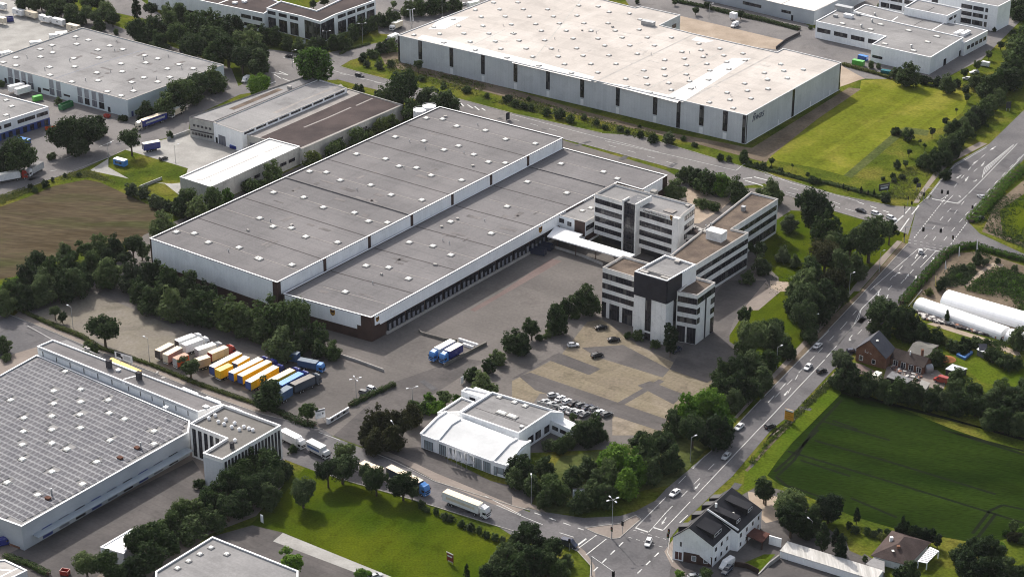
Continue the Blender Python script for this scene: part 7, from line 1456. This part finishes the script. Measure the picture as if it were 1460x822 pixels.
for lab, s, w, h, lf in (('thick clipped hedge along the nursery at the main road and side road', '@1280,340:40,760 560,180 700,130 860,95 1000,140 1230,205 1460,265', 3.0, 2.0, 'light'), ('thin hedge between the gravel strip and the road', '@0,380:200,500 450,610 700,720 940,810 a3:560,340 860,440 1100,540 1448,660', 1.4, 1.1, 'weed'),
                 ('clipped hedge along the lorry entrance behind the low white wall', 'b3:520,665 650,600 775,545', 1.6, 1.5, 'mid'), ('dark ground hedge beside the lower end of the gravel strip', 'b3:0,650 130,700 240,755 330,775', 2.2, 1.3, 'mid'), ('hedge strip behind the tan yard and the pale warehouse', '@960,0:0,20 360,90 640,160 1000,235 1450,350', 2.5, 1.6, 'mid'),
                 ('hedge between the pale warehouse corner and the factory yard', '@1100,0:815,750 1000,800 d1:640,420 700,440', 1.6, 1.4, 'weed'), ('hedge along the white shed in the lower left corner', '@0,720:60,600 330,690 560,810', 1.6, 1.4, 'mid'), ('double hedge strip in the middle of the upper side road', '@380,0:840,630 960,570 1190,510', 1.2, 1.0, 'mid'),
                 ('planted hedge in the small rear car park of the offices', '@960,260:250,230 400,270 530,290', 3.2, 1.6, 'mid'), ('long grassy hedge at the right edge of the crossing field', 'd2:1150,440 1240,340 1340,230 1448,130', 4.5, 1.6, 'light'), ('ragged hedge beside the cross road below the meadow', '@1000,160:520,610 850,690 1200,790 p:1180,262 1230,275 1262,284', 2.0, 1.0, 'mid')):
    hedge(lab, s, w, h, lf)
# loose ground cover nobody could count
def scatter(name, s, n, size, h, leaf, seed=3):
    pts = GP(s); rng = random.Random(seed); P = []
    inside = lambda x, y: sum(((a.y > y) != (b.y > y)) and (x < (b.x - a.x) * (y - a.y) / (b.y - a.y) + a.x) for a, b in zip(pts, pts[1:] + pts[:1])) % 2
    x0, x1 = min(p.x for p in pts), max(p.x for p in pts); y0, y1 = min(p.y for p in pts), max(p.y for p in pts); k = 0
    while len(P) < n and k < n * 30:
        k += 1; cx, cy = rng.uniform(x0, x1), rng.uniform(y0, y1)
        if not inside(cx, cy) or math.sin(cx * .21) + math.sin(cy * .17 + 1) + rng.uniform(-1.4, 1.4) < 0: continue
        hh = h * rng.uniform(.4, 1.2)
        for _ in range(7): P.append(Vector((cx + rng.gauss(0, size * 1.6), cy + rng.gauss(0, size * 1.6), hh * rng.uniform(.05, 1))))
    tag(leaf_cloud(rng, P, size).build(name, LEAF[leaf] if isinstance(leaf, str) else leaf), kind='stuff')
scatter('nursery_plants', '@1280,340:1090,330 1200,330 1600,500 1600,1000 1300,800 1000,640 780,600 960,430', 16000, .2, 1.0, 'mid'); scatter('nursery_plants', '@1280,340:560,450 900,130 1100,230 760,540', 6000, .2, .9, 'mid', 5)
scatter('nursery_plants', '@1280,340:1090,330 1600,480 1600,1000 1000,660 790,590 960,430', 2600, .42, 1.6, 'mid', 41); scatter('nursery_plants', '@1280,340:1060,330 1600,470 1600,900 1000,640 790,590 960,430', 1500, .4, 1.4, 'light', 42); scatter('nursery_plants', '@1280,340:520,480 620,330 900,170 1080,240 780,520 600,560', 1500, .36, 1.2, 'grey', 43)
scatter('roadside_weeds', 'c1:-160,560 0,600 400,700 820,800 800,740 400,640 0,530 -200,480', 5000, .3, .7, 'weed', 6); scatter('roadside_weeds', 'b1:560,350 800,420 1448,600 1448,520 1050,410 800,330', 5000, .3, .7, 'weed', 7)
scatter('roadside_weeds', '@1200,220:560,520 1000,520 1250,250 1100,120 820,130 560,300', 5000, .2, .5, 'weed', 8)
scatter('field_margin_weeds', '@0,180:0,800 330,690 900,510 1060,520 1430,680 1400,700 1040,590 850,600 300,780 0,900', 3500, .28, .6, 'weed', 10); scatter('field_margin_weeds', '@0,380:0,240 250,80 300,30 330,120 100,330 20,420', 1800, .35, .9, 'light', 12)
scatter('crop_margin_weeds', '@1060,560:40,822 500,330 760,60 1000,-150 1050,-120 700,200 300,600 130,822', 2500, .28, .6, 'weed', 11); scatter('right_field_weeds', 'd2:1160,430 1330,240 1448,150 1550,250 1550,560 1448,590 1280,510', 9000, .22, .7, 'mid', 13)
scatter('lawn_tufts', 'd2:60,480 400,420 500,640 300,800 d3:60,60 0,0', 2500, .14, .25, 'mid', 32); 
scatter('dirt_plants', '@1280,440:1080,380 1400,420 1451,520 1451,620 1100,570', 900, .35, .8, 'mid', 14)
# the stacked stone and pot stock beside the greenhouse
rng = random.Random(5); mb = MB(); a0, a1, b0, b1 = GP('@1280,440:215,30 1330,390 330,190 1250,330'); b0, b1 = GP('@1280,440:300,130 1240,370'); stock = [mat('stock_pale', (.42, .40, .38), (.55, .53, .5), 2), mat('stock_dark', (.06, .055, .06), (.1, .09, .09), 2), mat('stock_red', (.25, .13, .09), (.32, .18, .13), 2)]
a0, a1 = GP('@1280,440:215,20 1330,320')
for _ in range(1600):
    u, v = rng.random(), rng.random(); p = a0.lerp(a1, u).lerp(b0.lerp(b1, u), v * .9); s = rng.uniform(.35, 1.1); mb.box((p.x, p.y, s * .35), (s, s * rng.uniform(.6, 1.4), s * .7), rng.uniform(0, 3), rng.choices((0, 1, 2), (4, 5, 1))[0])
tag(mb.build('stacked_stock', stock), kind='stuff')
mb = MB(); a0, a1 = GP('@1190,460:660,480 1000,620'); b0, b1 = GP('@1190,460:640,520 960,690')
for _ in range(90):
    u, v = rng.random(), rng.random(); p = a0.lerp(a1, u).lerp(b0.lerp(b1, u), v); s = rng.uniform(.3, .9); mb.box((p.x, p.y, s * .3), (s, s * rng.uniform(.5, 2), s * .6), rng.uniform(0, 3), rng.choices((0, 1, 2), (3, 3, 2))[0])
tag(mb.build('yard_clutter', stock), kind='stuff')
